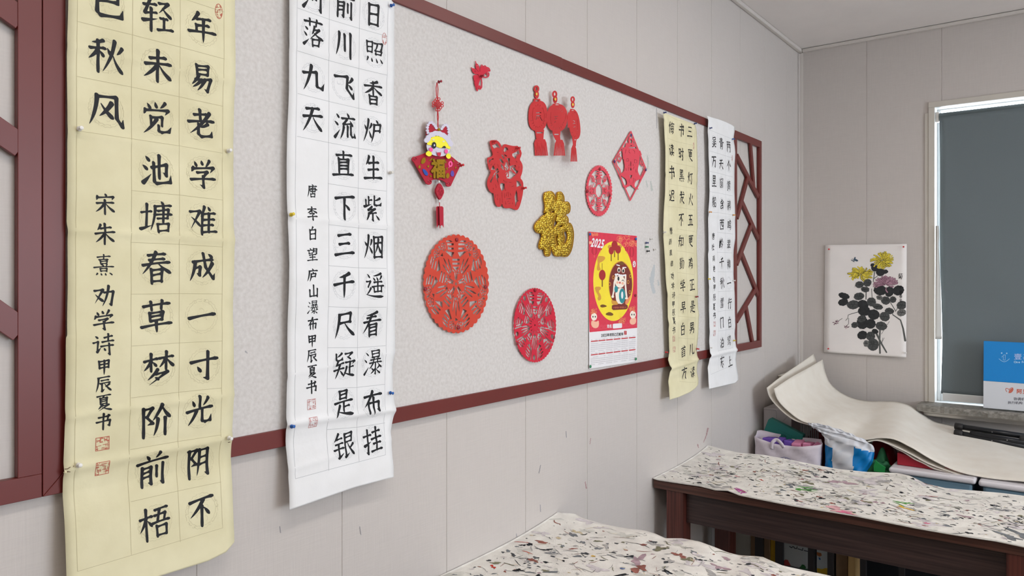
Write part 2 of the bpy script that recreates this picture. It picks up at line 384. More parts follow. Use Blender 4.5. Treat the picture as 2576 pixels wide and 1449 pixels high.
def plan(ch, rnd, k):
    """stroke plan -> list of (points, half-widths) in a 100 box"""
    out = []; base = min(5.7, max(3.3, 6.15 - 0.165 * len(STK[ch]))) * k
    for s in STK[ch]:
        ty = s[0]
        dg = ''.join(x for x in s[1:] if x.isdigit()); pts = [(int(dg[i:i+2]) + rnd.uniform(-1.3, 1.3), int(dg[i+2:i+4]) + rnd.uniform(-1.3, 1.3)) for i in range(0, len(dg) - 3, 4)]
        if len(pts) < 2: continue
        if ty in PROF and len(pts) == 2:
            (x0, y0), (x1, y1) = pts; L = math.hypot(x1 - x0, y1 - y0); nx, ny = -(y1 - y0) / L, (x1 - x0) / L
            b_ = {'h': -0.035, 'p': -0.11, 'n': 0.09, 's': rnd.uniform(-.015, .015), 'v': 0.0, 'd': -0.05, 't': 0.03}[ty] * L
            cx, cy = (x0 + x1) / 2 + nx * b_, (y0 + y1) / 2 + ny * b_; Q = []; W = []
            for i in range(13):
                t = i / 12; Q.append(((1-t)**2*x0 + 2*t*(1-t)*cx + t*t*x1, (1-t)**2*y0 + 2*t*(1-t)*cy + t*t*y1)); f = float(np.interp(t, *zip(*PROF[ty])))
                if L < 34 and ty in 'hsp': f = f * .86 + .06
                W.append(base * f)
        else:
            Q = []; W = []; m = len(pts)
            vw = [1.0] + [1.12] * (m - 2) + [{'z': .82, 'k': .05, 'q': .05}.get(ty, .6)]
            for i in range(m - 1):
                horiz = abs(pts[i+1][1] - pts[i][1]) < .5 * abs(pts[i+1][0] - pts[i][0]); last = i == m - 2
                for j in range(8 if last else 7):
                    t = j / 7; Q.append((pts[i][0]*(1-t) + pts[i+1][0]*t, pts[i][1]*(1-t) + pts[i+1][1]*t)); f = vw[i]*(1-t) + vw[i+1]*t
                    if not (last and ty in 'kq'): f *= 1 - (.42 if horiz else .18) * math.sin(math.pi * t)
                    W.append(base * f)
        out.append((Q, W))
    return out
def brush(ch, N=64, seed=0, weight=1.0):
    if ch not in STK: return brush_font(ch, N, seed, weight)
    rnd = random.Random(seed * 977 + ord(ch)); xs = np.linspace(-0.6, 0.6, N); ys = np.linspace(-0.6, 0.6, N); X, Y = np.meshgrid(xs, ys)
    rise = 0.055 + rnd.uniform(-.02, .03); sxk = 1.0 + rnd.uniform(-.03, .07)
    u = X.ravel() * 100 * sxk + 50; v = 50 - (Y - rise * X).ravel() * 100
    c = s = math.sqrt(.5); a, b = 1.24, 0.86                 # slanted oval brush tip
    def tip(x, y): p = (x * c + y * s) / a; r = (-x * s + y * c) / b; return p, r
    P = np.stack(tip(u, v), 1); d = np.full(len(P), 1e3)
    for Q, W in plan(ch, rnd, weight):
        T = [tip(x, y) for x, y in Q]
        for i in range(len(T) - 1):
            q, t = seg_dist(P, T[i], T[i + 1]); d = np.minimum(d, q - (W[i] + (W[i + 1] - W[i]) * t))
    return march((d / 100).reshape(N, N), xs, ys)
def px_text(P, s, cx, cy, h, w=None, weight=0.0, adv=None):
    """union field of a string laid along photo x inside a sheet; cx,cy = left/centre baseline box, h = em height px, w = advance px"""
    w = w or h; adv = adv or w; r = np.full(len(P), 1e3)
    for i, ch in enumerate(s):
        u = (P[:, 0] - (cx + i * adv)) / w; v = -(P[:, 1] - cy) / h
        near = (u > -0.2) & (u < 1.2) & (v > -0.7) & (v < 0.7)
        if near.any():
            q = np.full(len(P), 1e3); q[near] = f_glyph(np.stack([u[near], v[near] + 0.38], 1), ch) * h - weight; r = np.minimum(r, q)
    return r
# ============================================================ room shell
M_wall = weave_mat('wall_film', (203, 196, 191), 0.035)
M_white = mat('white_plastic', (214, 208, 202), 0.45)
M_ceil = mat('ceiling_board', (240, 234, 231), 0.7, 0.02, 6)
M_floor = mat('floor_vinyl', (150, 140, 130), 0.4, 0.12, 3)
M_grime = mat('scuff_grey', (150, 148, 152), 0.8)
def wall_sheet(name, rng, to3, grooves, zr, hole=None, hw=0.0022, dep=0.002):
    """panel wall: s runs along, grooves recessed; hole = (s0,s1,z0,z1)"""
    br = [(rng[0], 0), (rng[1], 0)]
    for g in grooves:
        if rng[0] < g - hw and g + hw < rng[1]: br += [(g - hw, 0), (g - hw * 0.5, dep), (g + hw * 0.5, dep), (g + hw, 0)]
    if hole: br += [(hole[0], 0), (hole[1], 0)]
    br = sorted(br); zs = sorted({zr[0], zr[1]} | ({hole[2], hole[3]} if hole else set())); n = len(zs)
    V = [to3(s, d, z) for s, d in br for z in zs]; Fs = []
    for i in range(len(br) - 1):
        for j in range(n - 1):
            sm, zm = (br[i][0] + br[i+1][0]) / 2, (zs[j] + zs[j+1]) / 2
            if hole and hole[0] < sm < hole[1] and hole[2] < zm < hole[3]: continue
            Fs.append((i*n+j, (i+1)*n+j, (i+1)*n+j+1, i*n+j+1))
    return struct(link_mesh(name, V, Fs, M_wall))
ZT = ZC + 0.0225                                              # ceiling board above the cove strip
WY0, WY1, WZ0, WZ1 = -0.70, 0.7215, 0.873, 2.605              # window opening
XB, YR = -3.0, -4.5
wl = wall_sheet('wall_left', (XB, XF), lambda s, d, z: (s, D + d, z), [1.641 + 0.3908 * k for k in range(-12, 9)], (0, ZT))
wf = wall_sheet('wall_far', (YR, D), lambda s, d, z: (XF + d, s, z), [1.0935 - 0.406 * k for k in range(0, 14)], (0, ZT), (WY0, WY1, WZ0, WZ1))
wr = wall_sheet('wall_right', (XB, XF), lambda s, d, z: (s, YR - d, z), [XB + 0.4 * k for k in range(1, 20)], (0, ZT), (0.9, 3.9, 1.0, 2.5))
wb = wall_sheet('wall_back', (YR, D), lambda s, d, z: (XB - d, s, z), [YR + 0.4 * k for k in range(1, 15)], (0, ZT))
struct(link_mesh('floor', [(XB, YR, 0), (XF, YR, 0), (XF, D, 0), (XB, D, 0)], [(0, 1, 2, 3)], M_floor))
struct(link_mesh('ceiling', [(XB, YR, ZT), (XB, D, ZT), (XF, D, ZT), (XF, YR, ZT)], [(0, 1, 2, 3)], M_ceil))
def trim(name, boxes, bev=0.004):
    b = MB()
    for x in boxes: b.box(*x)
    return struct(b.obj(name, M_white, bevel=bev))
trim('trim_1', [(XB, XF - 0.002, D - 0.024, D - 0.001, ZC, ZT - 0.001)])
trim('trim_2', [(XF - 0.024, XF - 0.001, YR, D - 0.026, ZC, ZT - 0.003)])
trim('trim_3', [(XF - 0.022, XF - 0.001, D - 0.006, D - 0.001, 0, ZC - 0.001), (XF - 0.006, XF - 0.001, D - 0.026, D - 0.006, 0, ZC - 0.001)], 0.002)
b = MB(); b.box(XB, XF, D - 0.014, D - 0.001, 0, 0.08); struct(b.obj('baseboard_left', M_white, bevel=0.003))
b = MB(); b.box(XF - 0.014, XF - 0.001, YR, D - 0.03, 0, 0.08); struct(b.obj('baseboard_far', M_white, bevel=0.003))
# ---- window in the far wall
M_alu = mat('white_window_frame', (228, 229, 228), 0.35)
M_case = mat('window_casing', (204, 198, 188), 0.5)
M_stone = mat('speckled_sill_stone', (124, 120, 112), 0.6, 0.25, 60, 0.5, 160, rgb2=(150, 146, 138))
M_silver = mat('aluminium_strip', (196, 192, 186), 0.3, metal=0.7)
CW = 0.052
b = MB()
for z0, z1, t in ((WZ0, WZ1 + CW, 0),):                      # casing: two stepped strips each side, mitred head
    b.box(XF - 0.012, XF - 0.001, WY1, WY1 + CW - 0.02, z0, WZ1 + 0.0)
    b.box(XF - 0.007, XF - 0.001, WY1 + CW - 0.02, WY1 + CW, z0, WZ1 - 0.03)
    b.box(XF - 0.012, XF - 0.001, WY0 - CW, WY1 + CW - 0.02, WZ1, WZ1 + CW - 0.02)
    b.box(XF - 0.012, XF - 0.001, WY0 - CW, WY0, z0, WZ1)
win = struct(b.obj('window_1', M_case, bevel=0.002))
b = MB(); RD = 0.13                                           # reveals
b.box(XF, XF + RD, WY1, WY1 + 0.012, WZ0, WZ1); b.box(XF, XF + RD, WY0 - 0.012, WY0, WZ0, WZ1)
b.box(XF, XF + RD, WY0, WY1, WZ1, WZ1 + 0.012); b.box(XF, XF + RD, WY0, WY1, WZ0 - 0.012, WZ0)
b.obj('reveal', M_alu, win)
b = MB(); X0, X1 = XF + 0.085, XF + 0.125; fw = 0.018
b.box(X0, X1, WY1 - fw, WY1, WZ0, WZ1); b.box(X0, X1, WY0, WY0 + fw, WZ0, WZ1)
b.box(X0, X1, WY0 + fw, WY1 - fw, WZ0, WZ0 + 0.06); b.box(X0, X1, WY0 + fw, WY1 - fw, WZ1 - 0.006, WZ1); b.box(X0, X1, -0.02, 0.02, WZ0 + 0.06, WZ1 - 0.006)
b.obj('sash', M_alu, win, bevel=0.003)
g = bpy.data.materials.new('window_glass'); g.use_nodes = True; gp = g.node_tree.nodes['Principled BSDF']
gp.inputs['Transmission Weight'].default_value = 1.0; gp.inputs['Roughness'].default_value = 0.0; gp.inputs['IOR'].default_value = 1.02; gp.inputs['Base Color'].default_value = (1, 1, 1, 1)
for y0, y1 in ((WY0 + fw, -0.02), (0.02, WY1 - fw)):
    b = MB(); b.box(XF + 0.1, XF + 0.104, y0, y1, WZ0 + 0.06, WZ1 - 0.006); b.obj('glass_pane', g, win)
b = MB(); SX = XF - 0.155                                     # stone sill with a broken front edge
rnd = random.Random(3); ys = np.linspace(WY0 - 0.1, 0.79, 70)
V = []; Fs = []
for i, y in enumerate(ys):
    j1, j2 = rnd.uniform(-.006, .004), rnd.uniform(-.005, .005)
    V += [(XF + 0.085, y, WZ0 - 0.001), (SX + 0.012 + j1, y, WZ0 - 0.001), (SX + j2, y, WZ0 - 0.012 + j1), (SX + 0.002 + j1, y, WZ0 - 0.036), (XF + 0.085, y, WZ0 - 0.038)]
    if i:
        n = i * 5
        for k in range(5): Fs.append((n - 5 + k, n - 5 + (k + 1) % 5, n + (k + 1) % 5, n + k))
Fs += [(0, 1, 2, 3, 4), tuple((len(ys) - 1) * 5 + k for k in (4, 3, 2, 1, 0))]
link_mesh('window_sill', V, Fs, M_stone, win)
b = MB(); b.box(SX + 0.045, XF - 0.001, WY0 - 0.1, 0.765, WZ0 - 0.05, WZ0 - 0.039); b.box(SX + 0.05, SX + 0.062, WY0 - 0.1, 0.765, WZ0 - 0.068, WZ0 - 0.05); b.obj('sill_strip', M_silver, win, bevel=0.002)
# ---- window in the right-hand wall behind the camera (source of the daylight)
b = MB()
for y in (0.9, 2.4, 3.86): b.box(y, y + 0.04, YR - 0.06, YR - 0.02, 1.0, 2.5)
b.box(0.9, 3.9, YR - 0.06, YR - 0.02, 1.0, 1.04); b.box(0.9, 3.9, YR - 0.06, YR - 0.02, 2.46, 2.5)
struct(b.obj('window_2', M_alu))
# ---- ceiling lamps
M_emit = mat('lamp_diffuser', (255, 250, 245), 0.5, emit=3.0)
for lx, ly in LAMPS:
    t = thing('ceiling_lamp', 'long white ceiling lamp with a frosted diffuser', 'lamp', (lx, ly, ZT), 'ceiling lamps')
    b = MB(); b.box(lx - 0.6, lx + 0.6, ly - 0.17, ly + 0.17, ZT - 0.03, ZT - 0.001); b.obj('housing', M_white, t, bevel=0.004)
    b = MB(); b.box(lx - 0.57, lx + 0.57, ly - 0.14, ly + 0.14, ZT - 0.036, ZT - 0.03); b.obj('diffuser', M_emit, t)
# ---- scuffs on the board wall
def smear(name, pts, y, m, parent=None, seed=0, step=1.0):
    """ragged stain: union of thin strokes and specks given in photo pixels on the wall plane"""
    bx = [min(p[0] - p[2] for s in pts for p in s) - 3, max(p[0] + p[2] for s in pts for p in s) + 3, min(p[1] - p[2] for s in pts for p in s) - 3, max(p[1] + p[2] for s in pts for p in s) + 3]
    def fn(P):
        r = np.full(len(P), 1e3)
        for s in pts:
            for a, c in zip(s, s[1:]): r = U(r, f_stroke(P, [a[:2], c[:2]], a[2], c[2]))
        return r + min(1.1, .45 * max(p[2] for s in pts for p in s)) * np.sin(P[:, 0] * 1.7 + seed) * np.sin(P[:, 1] * 1.3 + 2 * seed)
    return shape(name, fn, bx, step, lambda u, v: onA(u, v, y), m, parent)
M_scR = mat('scuff_red', (172, 140, 140), 0.8)
for pts, m in (([[(1781, 1078, 2), (1777, 1095, 1.2), (1770, 1112, .8)], [(1755, 1118, 1.4), (1757, 1126, 1)]], M_scR),
               ([[(1472, 1212, 1), (1475, 1228, 1.6)], [(1486, 1102, .8), (1484, 1118, .8)]], M_scR),
               ([[(1424, 1085, .8), (1425, 1100, .9)], [(1360, 1170, .8), (1356, 1190, .8)], [(704, 1325, 1), (706, 1340, 1)], [(905, 1325, 1), (908, 1345, .8)]], M_grime),
               ([[(1300, 1350, 1.0), (1299, 1343, .8)], [(1360, 1287, .9), (1359, 1270, .8)]], M_grime)):
    smear('scuff_mark', pts, D - 0.0006, m, wl, 1.3, 0.8)
# ============================================================ notice board with maroon rails
M_maroon = mat('maroon_paint', (106, 36, 31), 0.40, 0.05, 5, 0.0, spec=0.5)
M_felt = mat('grey_board_felt', (208, 203, 199), 0.95, 0.03, 110, 0.15, 400, rgb2=(219, 215, 212), spec=0.1)
YF = D - 0.018                                                # face of the rails
YB = D - 0.010                                                # face of the felt
zt1, zt0 = onA(1414, 145, YF)[2], onA(1414, 171.8, YF)[2]
zb1, zb0 = onA(1400, 951.5, YF)[2], onA(1400, 980.4, YF)[2]
xL = onA(107, 700, YF)[0]; xR = onA(1848, 600, YF)[0]; xE = onA(1916.3, 600, YF)[0]; xl2 = onA(46, 700, YF)[0]
SW = xL - xl2
xj = onA(1414, 160, YF)[0]
board = thing('notice_board', 'long grey felt notice board framed by flat maroon rails', 'notice board', (xL, D, zb0))
b = MB(); b.box(xL + 0.02, xR - 0.02, YB, D - 0.0005, zb0 + 0.01, zt1 - 0.01); felt = b.obj('felt_panel', M_felt, board)
b = MB(); b.box(xL, xj - 0.0004, YF, D - 0.001, zt0, zt1); b.obj('rail', M_maroon, board, bevel=0.0012)
b = MB(); b.box(xj + 0.0004, xR, YF + 0.001, D - 0.001, zt0 - 0.001, zt1 - 0.001); b.obj('rail', M_maroon, board, bevel=0.0012)
b = MB(); b.prism([(xL, zb0), (xR, zb0), (xR, zb1), (xL + SW, zb1)], lambda p, d: (p[0], YF + d, p[1]), 0.017); b.obj('rail', M_maroon, board, bevel=0.0012)
b = MB(); b.prism([(xL + 0.0006, zb0 + 0.001), (xL + SW, zb1 + 0.0008), (xL + SW, zt0), (xL + 0.0006, zt0)], lambda p, d: (p[0], YF + d, p[1]), 0.017); b.obj('side_rail', M_maroon, board, bevel=0.0008)
b = MB(); b.box(xR - SW, xR - 0.001, YF, D - 0.001, zb1, zt0 - 0.001); b.obj('side_rail', M_maroon, board, bevel=0.0012)
M_st1 = mat('ink_smudge', (188, 192, 194), 0.9); M_st2 = mat('ink_smudge_green', (186, 190, 184), 0.9); M_scr = mat('scratch_grey', (172, 170, 172), 0.9)
for pts in ([[(1646, 668, 2), (1642, 690, 5), (1640, 715, 4), (1645, 735, 4)], [(1636, 700, 2.5), (1638, 715, 2)]], [[(1655, 705, 1.2), (1657, 717, 2)]]):
    smear('ink_smudge', pts, YB - 0.0006, M_st1, board, .4)
for pts in ([[(1629, 392, 1), (1631, 408, 1.8), (1629, 425, 1.2)]], [[(1637, 457, 1.2), (1640, 478, 2.5)]], [[(1625, 455, 1.2), (1629, 470, 1.5)]]):
    smear('ink_smudge', pts, YB - 0.0006, M_st2, board, 2.1)
for pts in ([[(1652, 272, .8), (1652, 322, .8)]], [[(940, 868, .9), (946, 872, .9)]], [[(618, 884, 1.6), (622, 888, 1.2)]]):
    smear('scratch', pts, YB - 0.0006, M_scr, board, .9, 0.5)
# ---- lattice panels
def lattice(label, x0, x1, bars, inner_px_sw):
    t = thing('lattice_panel', label, 'lattice panel', (x0, D, zb0))
    dp = 0.015; y0 = YF
    b = MB(); sw = inner_px_sw
    b.prism([(x0, zb0), (x1, zb0), (x1, zt1), (x0, zt1)], lambda p, d: (p[0], y0 + d, p[1]), 0)   # placeholder face removed below
    b.v, b.f, b.mi = [], [], []
    b.box(x0, x1, y0, y0 + dp, zb0, zb0 + sw * 1.08); b.box(x0, x1, y0, y0 + dp, zt1 - sw * 1.08, zt1)
    b.box(x0, x0 + sw, y0, y0 + dp, zb0 + sw * 1.08, zt1 - sw * 1.08); b.box(x1 - sw, x1, y0, y0 + dp, zb0 + sw * 1.08, zt1 - sw * 1.08)
    b.obj('frame', M_maroon, t, bevel=0.001)
    for kb, ((xa, za), (xb, zb_), w_) in enumerate(bars):
        d = Vector((xb - xa, 0, zb_ - za)).normalized(); n = Vector((-d.z, 0, d.x)) * w_ / 2
        e = 0.008; pa = Vector((xa, 0, za)) - d * e; pb = Vector((xb, 0, zb_)) + d * e
        q = [pa - n, pb - n, pb + n, pa + n]
        m = MB(); m.prism([(v.x, v.z) for v in q], lambda p, dd: (p[0], y0 + 0.0005 + 0.0004 * kb + dd, p[1]), dp - 0.004); m.obj('lattice_bar', M_maroon, t, bevel=0.0008)
    return t
def c7(x, y): p = onA(1840 + x / 2.5, 320 + y / 2.5, YF); return (p[0], p[2])
rb = [((126, 108), (146, 375)), ((44, 186), (172, 432)), ((106, 325), (44, 562)), ((76, 476), (174, 694)), ((133, 615), (44, 853)), ((77, 805), (174, 1050)), ((158, 1022), (44, 1213)), ((101, 1130), (141, 1350))]
lattice('tall maroon lattice panel at the window end of the notice board', xR + 0.001, xE, [(c7(*a), c7(*c), 0.03) for a, c in rb], 0.036)
def c8(x, y): p = onA(x, y, YF); return (p[0], p[2])
lb = []
for yb in (361, 825, 40):
    a = c8(46, yb); c = c8(0, yb - 32 if yb != 40 else 6); k = (SW * 0 + (xE - xR) - 2 * SW) / (a[0] - c[0]); lb.append((a, (a[0] + (c[0] - a[0]) * k, a[1] + (c[1] - a[1]) * k), 0.042))
lattice('maroon lattice panel at the left end of the notice board', xL - (xE - xR), xL - 0.0008, lb, SW)
# ============================================================ calligraphy scrolls
M_ink = mat('black_ink', (22, 23, 27), 0.55, spec=0.3)
M_yel = mat('cream_yellow_paper', (224, 216, 178), 0.85, 0.045, 10, 0.15, 50, rgb2=(232, 225, 190), spec=0.15)
M_whp = mat('white_paper', (236, 236, 236), 0.85, 0.015, 14, 0.1, 60, rgb2=(240, 240, 241), spec=0.15)
M_lineY = mat('ruled_line_tan', (190, 180, 142), 0.9); M_lineW = mat('ruled_line_grey', (176, 178, 180), 0.9)
M_rndY = mat('medallion_print_tan', (204, 196, 160), 0.9); M_rndW = mat('medallion_print_grey', (202, 204, 206), 0.9)
M_seal = mat('seal_red', (190, 104, 84), 0.85); M_seal2 = mat('seal_red_faded', (196, 132, 128), 0.85)
def ribbon(pts, w_, sub, surf, close=False):
    """flat ribbon along (X,Z) polyline laid on y = surf(X,Z)"""
    P = [np.array(p, float) for p in pts]
    if close: P.append(P[0])
    Q = []
    for a, c in zip(P, P[1:]):
        n = max(1, int(np.linalg.norm(c - a) / sub)); Q += [a + (c - a) * k / n for k in range(n)]
    Q.append(P[-1]); V = []
    for i, p in enumerate(Q):
        t = Q[min(i+1, len(Q)-1)] - Q[max(i-1, 0)]; L = np.linalg.norm(t) or 1; n = np.array([-t[1], t[0]]) / L * w_ / 2
        for s in (-1, 1): q = p + n * s; V.append((q[0], surf(q[0], q[1]), q[1]))
    return V, [(2*i, 2*i+1, 2*i+3, 2*i+2) for i in range(len(Q) - 1)]
def scroll(label, cat_y0, left, right, top, bottom, creases, paper_m, line_m, rnd_m, seal_m, lines, chars, rings, seals, tail=0.0, seed=1, lead=0.0):
    """left/right: edges as photo px down the sheet; top/bottom: (X,Z) outlines by u; creases: fold lines"""
    y0 = cat_y0; rnd = random.Random(seed)
    Lx = sorted((onA(*p, y0)[2], onA(*p, y0)[0]) for p in left); Rx = sorted((onA(*p, y0)[2], onA(*p, y0)[0]) for p in right)
    lz, lx = zip(*Lx); rz, rx = zip(*Rx)
    CR = []
    for p0, p1, am, wd in creases:
        a = onA(*p0, y0); c = onA(*p1, y0); CR.append((a[0], a[2], (c[2] - a[2]) / (c[0] - a[0]), am * 0.6, max(0.0095, wd * 0.85)))
    zb_ = min(lz[0], rz[0]); ph = [rnd.uniform(0, 6.3) for _ in range(4)]
    zlow = onA(1400, 981, YF)[2]
    def hgt(X, Z):
        h = 0.0015 * math.sin(9 * Z + ph[0]) + 0.0012 * math.sin(17 * Z + 5 * X + ph[1]) + 0.0006 * math.sin(41 * Z + ph[2])
        for xa, za, sl, am, wd in CR:
            d = Z - (za + sl * (X - xa)); h += am * math.exp(-(d / wd)**2)
        if Z < zlow: h += tail * (zlow - Z)
        return h
    def surf(X, Z): return y0 - hgt(X, Z)
    nu, nv = 18, 400; V = []
    for j in range(nv):
        v = j / (nv - 1)
        for i in range(nu):
            u = i / (nu - 1); z = float(np.interp(u, *zip(*top))) * (1 - v) + float(np.interp(u, *zip(*bottom))) * v
            x = float(np.interp(z, lz, lx)) * (1 - u) + float(np.interp(z, rz, rx)) * u
            V.append((x, surf(x, z), z))
    root = thing('calligraphy_scroll', label, 'calligraphy scroll', V[nu * nv // 2])
    link_mesh('paper', V, grid_faces(nu, nv), paper_m, root, True, 0.0002)
    eps = 0.0005; on = lambda X, Z: surf(X, Z) - eps; on2 = lambda X, Z: surf(X, Z) - eps * 0.8
    def flat(px, py): p = onA(px, py, y0); return (p[0], p[2])
    V, Fs = [], []
    for ln in lines:
        v, f = ribbon([flat(*p) for p in ln], 0.0008, 0.01, on2); n = len(V); V += v; Fs += [tuple(k + n for k in q) for q in f]
    if V: link_mesh('ruled_grid', V, Fs, line_m, root)
    for (px, py, rp) in rings:
        V, Fs = [], []
        c = flat(px, py); r = rp * fwd(onA(px, py, y0)) / FPX
        def addr(pts, w_):
            v, f = ribbon([(c[0] + x, c[1] + z) for x, z in pts], w_, 0.004, on2); n = len(V); V.extend(v); Fs.extend(tuple(k + n for k in q) for q in f)
        for R, amp, nn in ((r, 0.035, 22), (r * 0.86, 0.02, 18)):
            p0 = rnd.uniform(0, 6.3); pts = []
            for k in range(72):
                a = 2 * math.pi * k / 71 + p0
                if rnd.random() < 0.09 and len(pts) > 1: addr(pts, 0.0007); pts = []
                q = R * (1 + amp * math.sin(nn * a) + rnd.uniform(-.015, .015)); pts.append((q * math.cos(a), q * math.sin(a)))
            if len(pts) > 1: addr(pts, 0.0008)
        for k in range(26):                                   # scale-like curls between the rings and dragon strokes inside
            a = rnd.uniform(0, 6.3); q = r * (0.93 if k < 16 else rnd.uniform(.15, .75)); s = r * (0.05 if k < 16 else rnd.uniform(.08, .2)); a1 = rnd.uniform(0, 6.3)
            addr([(q * math.cos(a) + s * math.cos(a1 + t), q * math.sin(a) + s * math.sin(a1 + t)) for t in (0, .7, 1.4, 2.1, 2.9)], 0.0007)
        link_mesh('printed_medallion', V, Fs, rnd_m, root)
    for k, (ch, px, py, hp, wt) in enumerate(chars):
        c = flat(px, py); em = hp * fwd(onA(px, py, y0)) / FPX / 0.92
        v, f = brush(ch, 72 if hp > 50 else 56 if hp > 24 else 40, seed * 100 + k, wt)
        link_mesh('written_character', [(c[0] + x * em, on(c[0] + x * em, c[1] + z * em), c[1] + z * em) for x, z in v], f, M_ink, root)
    for k, (px, py, hp, asp, oval) in enumerate(seals):
        c = flat(px, py); s = hp * fwd(onA(px, py, y0)) / FPX / 2; rs = random.Random(seed * 31 + k); strokes = []
        for cx in (-0.5, 0.5):
            for cy in (-0.5, 0.5):
                for q in range(9):
                    x0, z0 = cx + rs.uniform(-.34, .34), cy + rs.uniform(-.34, .34)
                    strokes.append([(x0, z0), (x0 + rs.choice((-.4, .4)), z0)] if rs.random() < .55 else [(x0, z0), (x0, z0 + rs.choice((-.4, .4)))])
        def fn(P):
            r = np.abs(f_ell(P, 0, 0, .95) if oval else f_box(P, -.95, .95, -.95, .95)) - 0.045
            for st in strokes: r = U(r, f_stroke(P, st, 0.036))
            return np.maximum(r, f_ell(P, 0, 0, 1.0) if oval else f_box(P, -1, 1, -1, 1))
        xs, ys, P = grid_pts(-1.06, 1.06, -1.06, 1.06, 0.045); v, f = march(fn(P).reshape(len(ys), len(xs)), xs, ys)
        link_mesh('seal', [(c[0] + x * s * asp, on(c[0] + x * s * asp, c[1] + z * s), c[1] + z * s) for x, z in v], f, seal_m, root)
    root['surf'] = 0; del root['surf']
    return root, surf
def col(s, pts, h, wt=1.0): return [(c, *p, h, wt) for c, p in zip(s, pts)]
def ladder(s, x, ys, h, wt=1.0): return [(c, x if not isinstance(x, tuple) else x[0] + (x[1] - x[0]) * i / max(1, len(s) - 1), y, h, wt) for i, (c, y) in enumerate(zip(s, ys))]
YS = D - 0.030
def zAt(px, py, y): return onA(px, py, y)[2]
ztop = zt1 + 0.02
# -- near yellow scroll
ch = col('年易老学难成一寸光阴不', [(507, 72), (508, 197), (507, 312), (511, 437), (510, 555), (510, 673), (507, 795), (512, 920), (501, 1033), (500, 1163), (503, 1283)], 70)
ch += col('轻未觉池塘春草梦阶前梧', [(395, 40), (397, 167), (395, 297), (394, 427), (394, 547), (393, 672), (393, 797), (397, 927), (391, 1057), (386, 1180), (385, 1313)], 76)
ch += col('已秋风', [(268, 8), (267, 140), (268, 277)], 80)
ch += col('宋朱熹劝学诗', [(264, 513), (264, 588), (261, 667), (262, 745), (260, 805), (258, 867)], 50, 1.0) + col('甲辰夏书', [(260, 923), (259, 966), (260, 1013), (260, 1060)], 38, 1.1)
ln = [[(194, -90), (193, 330), (190, 740), (187, 1433)], [(333, -90), (331, 480), (330, 740), (322, 1392)], [(452, -90), (451, 740), (445, 1360)], [(563, -90), (559, 740), (552, 1325)], [(187, 1433), (552, 1325)]]
for k in range(-2, 10):
    y4, y5 = 119 + 123.9 * k, 149 + 118.1 * k; y3 = 88 + 130.4 * k; y2 = 54 + 137.5 * k
    ln.append([(331 - 0.4 * max(k, 0), y3), (452 - 0.4 * max(k, 0), y4), (563 - 0.9 * max(k, 0), y5)])
    if k < 3: ln.append([(193, y2), (331, y3)])
rg = [(c[1], c[2], 43) for c in ch[:25]]
near_y, surfNY = scroll('tall cream yellow scroll of black brush writing, largest and leftmost of the four', YS,
    [(172, -120), (171, 0), (169, 110), (170, 330), (168.5, 560), (171, 585), (170, 730), (167, 845), (163.5, 850), (163.5, 1050), (160, 1180), (160, 1240), (159, 1449), (158, 1530)],
    [(590, -120), (590, 0), (591, 200), (588, 360), (589, 460), (587, 560), (590.5, 600), (587, 730), (586, 800), (587.5, 990), (583.5, 1090), (583.5, 1150), (579.5, 1340), (577, 1376), (570, 1400)],
    [(0, ztop), (1, ztop)], [(0, zAt(158, 1526, YS)), (0.5, zAt(370, 1449, YS)), (0.82, zAt(503, 1408, YS)), (0.95, zAt(560, 1382, YS)), (1, zAt(577, 1360, YS))],
    [((172, 115), (590, 205), .003, .008), ((171, 578), (590, 605), .004, .007), ((165, 848), (587, 830), .002, .02), ((163, 1050), (587, 992), .004, .01), ((160, 1185), (583, 1100), .007, .012), ((160, 1250), (583, 1150), -.003, .03), ((170, 330), (588, 395), .0025, .012)],
    M_yel, M_lineY, M_rndY, M_seal, ln, ch, rg, [(258, 1116, 34, 1.0, False), (258, 1178, 34, 1.0, False), (549, 29, 38, 0.55, True)], 0.10, 1)
M_tear = mat('tear_shadow', (112, 92, 70), 0.9)
for k, pl in enumerate(([(161, 1178.5), (168, 1178), (176, 1173.5), (176.5, 1175), (169, 1180), (161, 1180.5)], [(161, 1186), (169, 1184.5), (176, 1186), (176, 1187.5), (168, 1187.5), (160, 1189.5)], [(183, 1172), (185.5, 1171.3), (185.5, 1173), (183.2, 1173.6)], [(573, 1112), (579, 1111), (579, 1113), (573, 1114)])):
    def _p(u, v): p = onA(u, v, YS); return (p[0], surfNY(p[0], p[2]) - 0.0007, p[2])
    link_mesh('torn_slit', [_p(*p) for p in pl], [tuple(range(len(pl)))], M_tear, near_y)
link_mesh('torn_flap', [(lambda p: (p[0], YS - .004 - .004 * (k % 2), p[2]))(onA(u, v, YS)) for k, (u, v) in enumerate([(161, 1182), (158, 1186), (157, 1188), (162, 1189), (166, 1185)])], [(0, 1, 2, 3, 4)], M_yel, near_y, solid=0.0003)
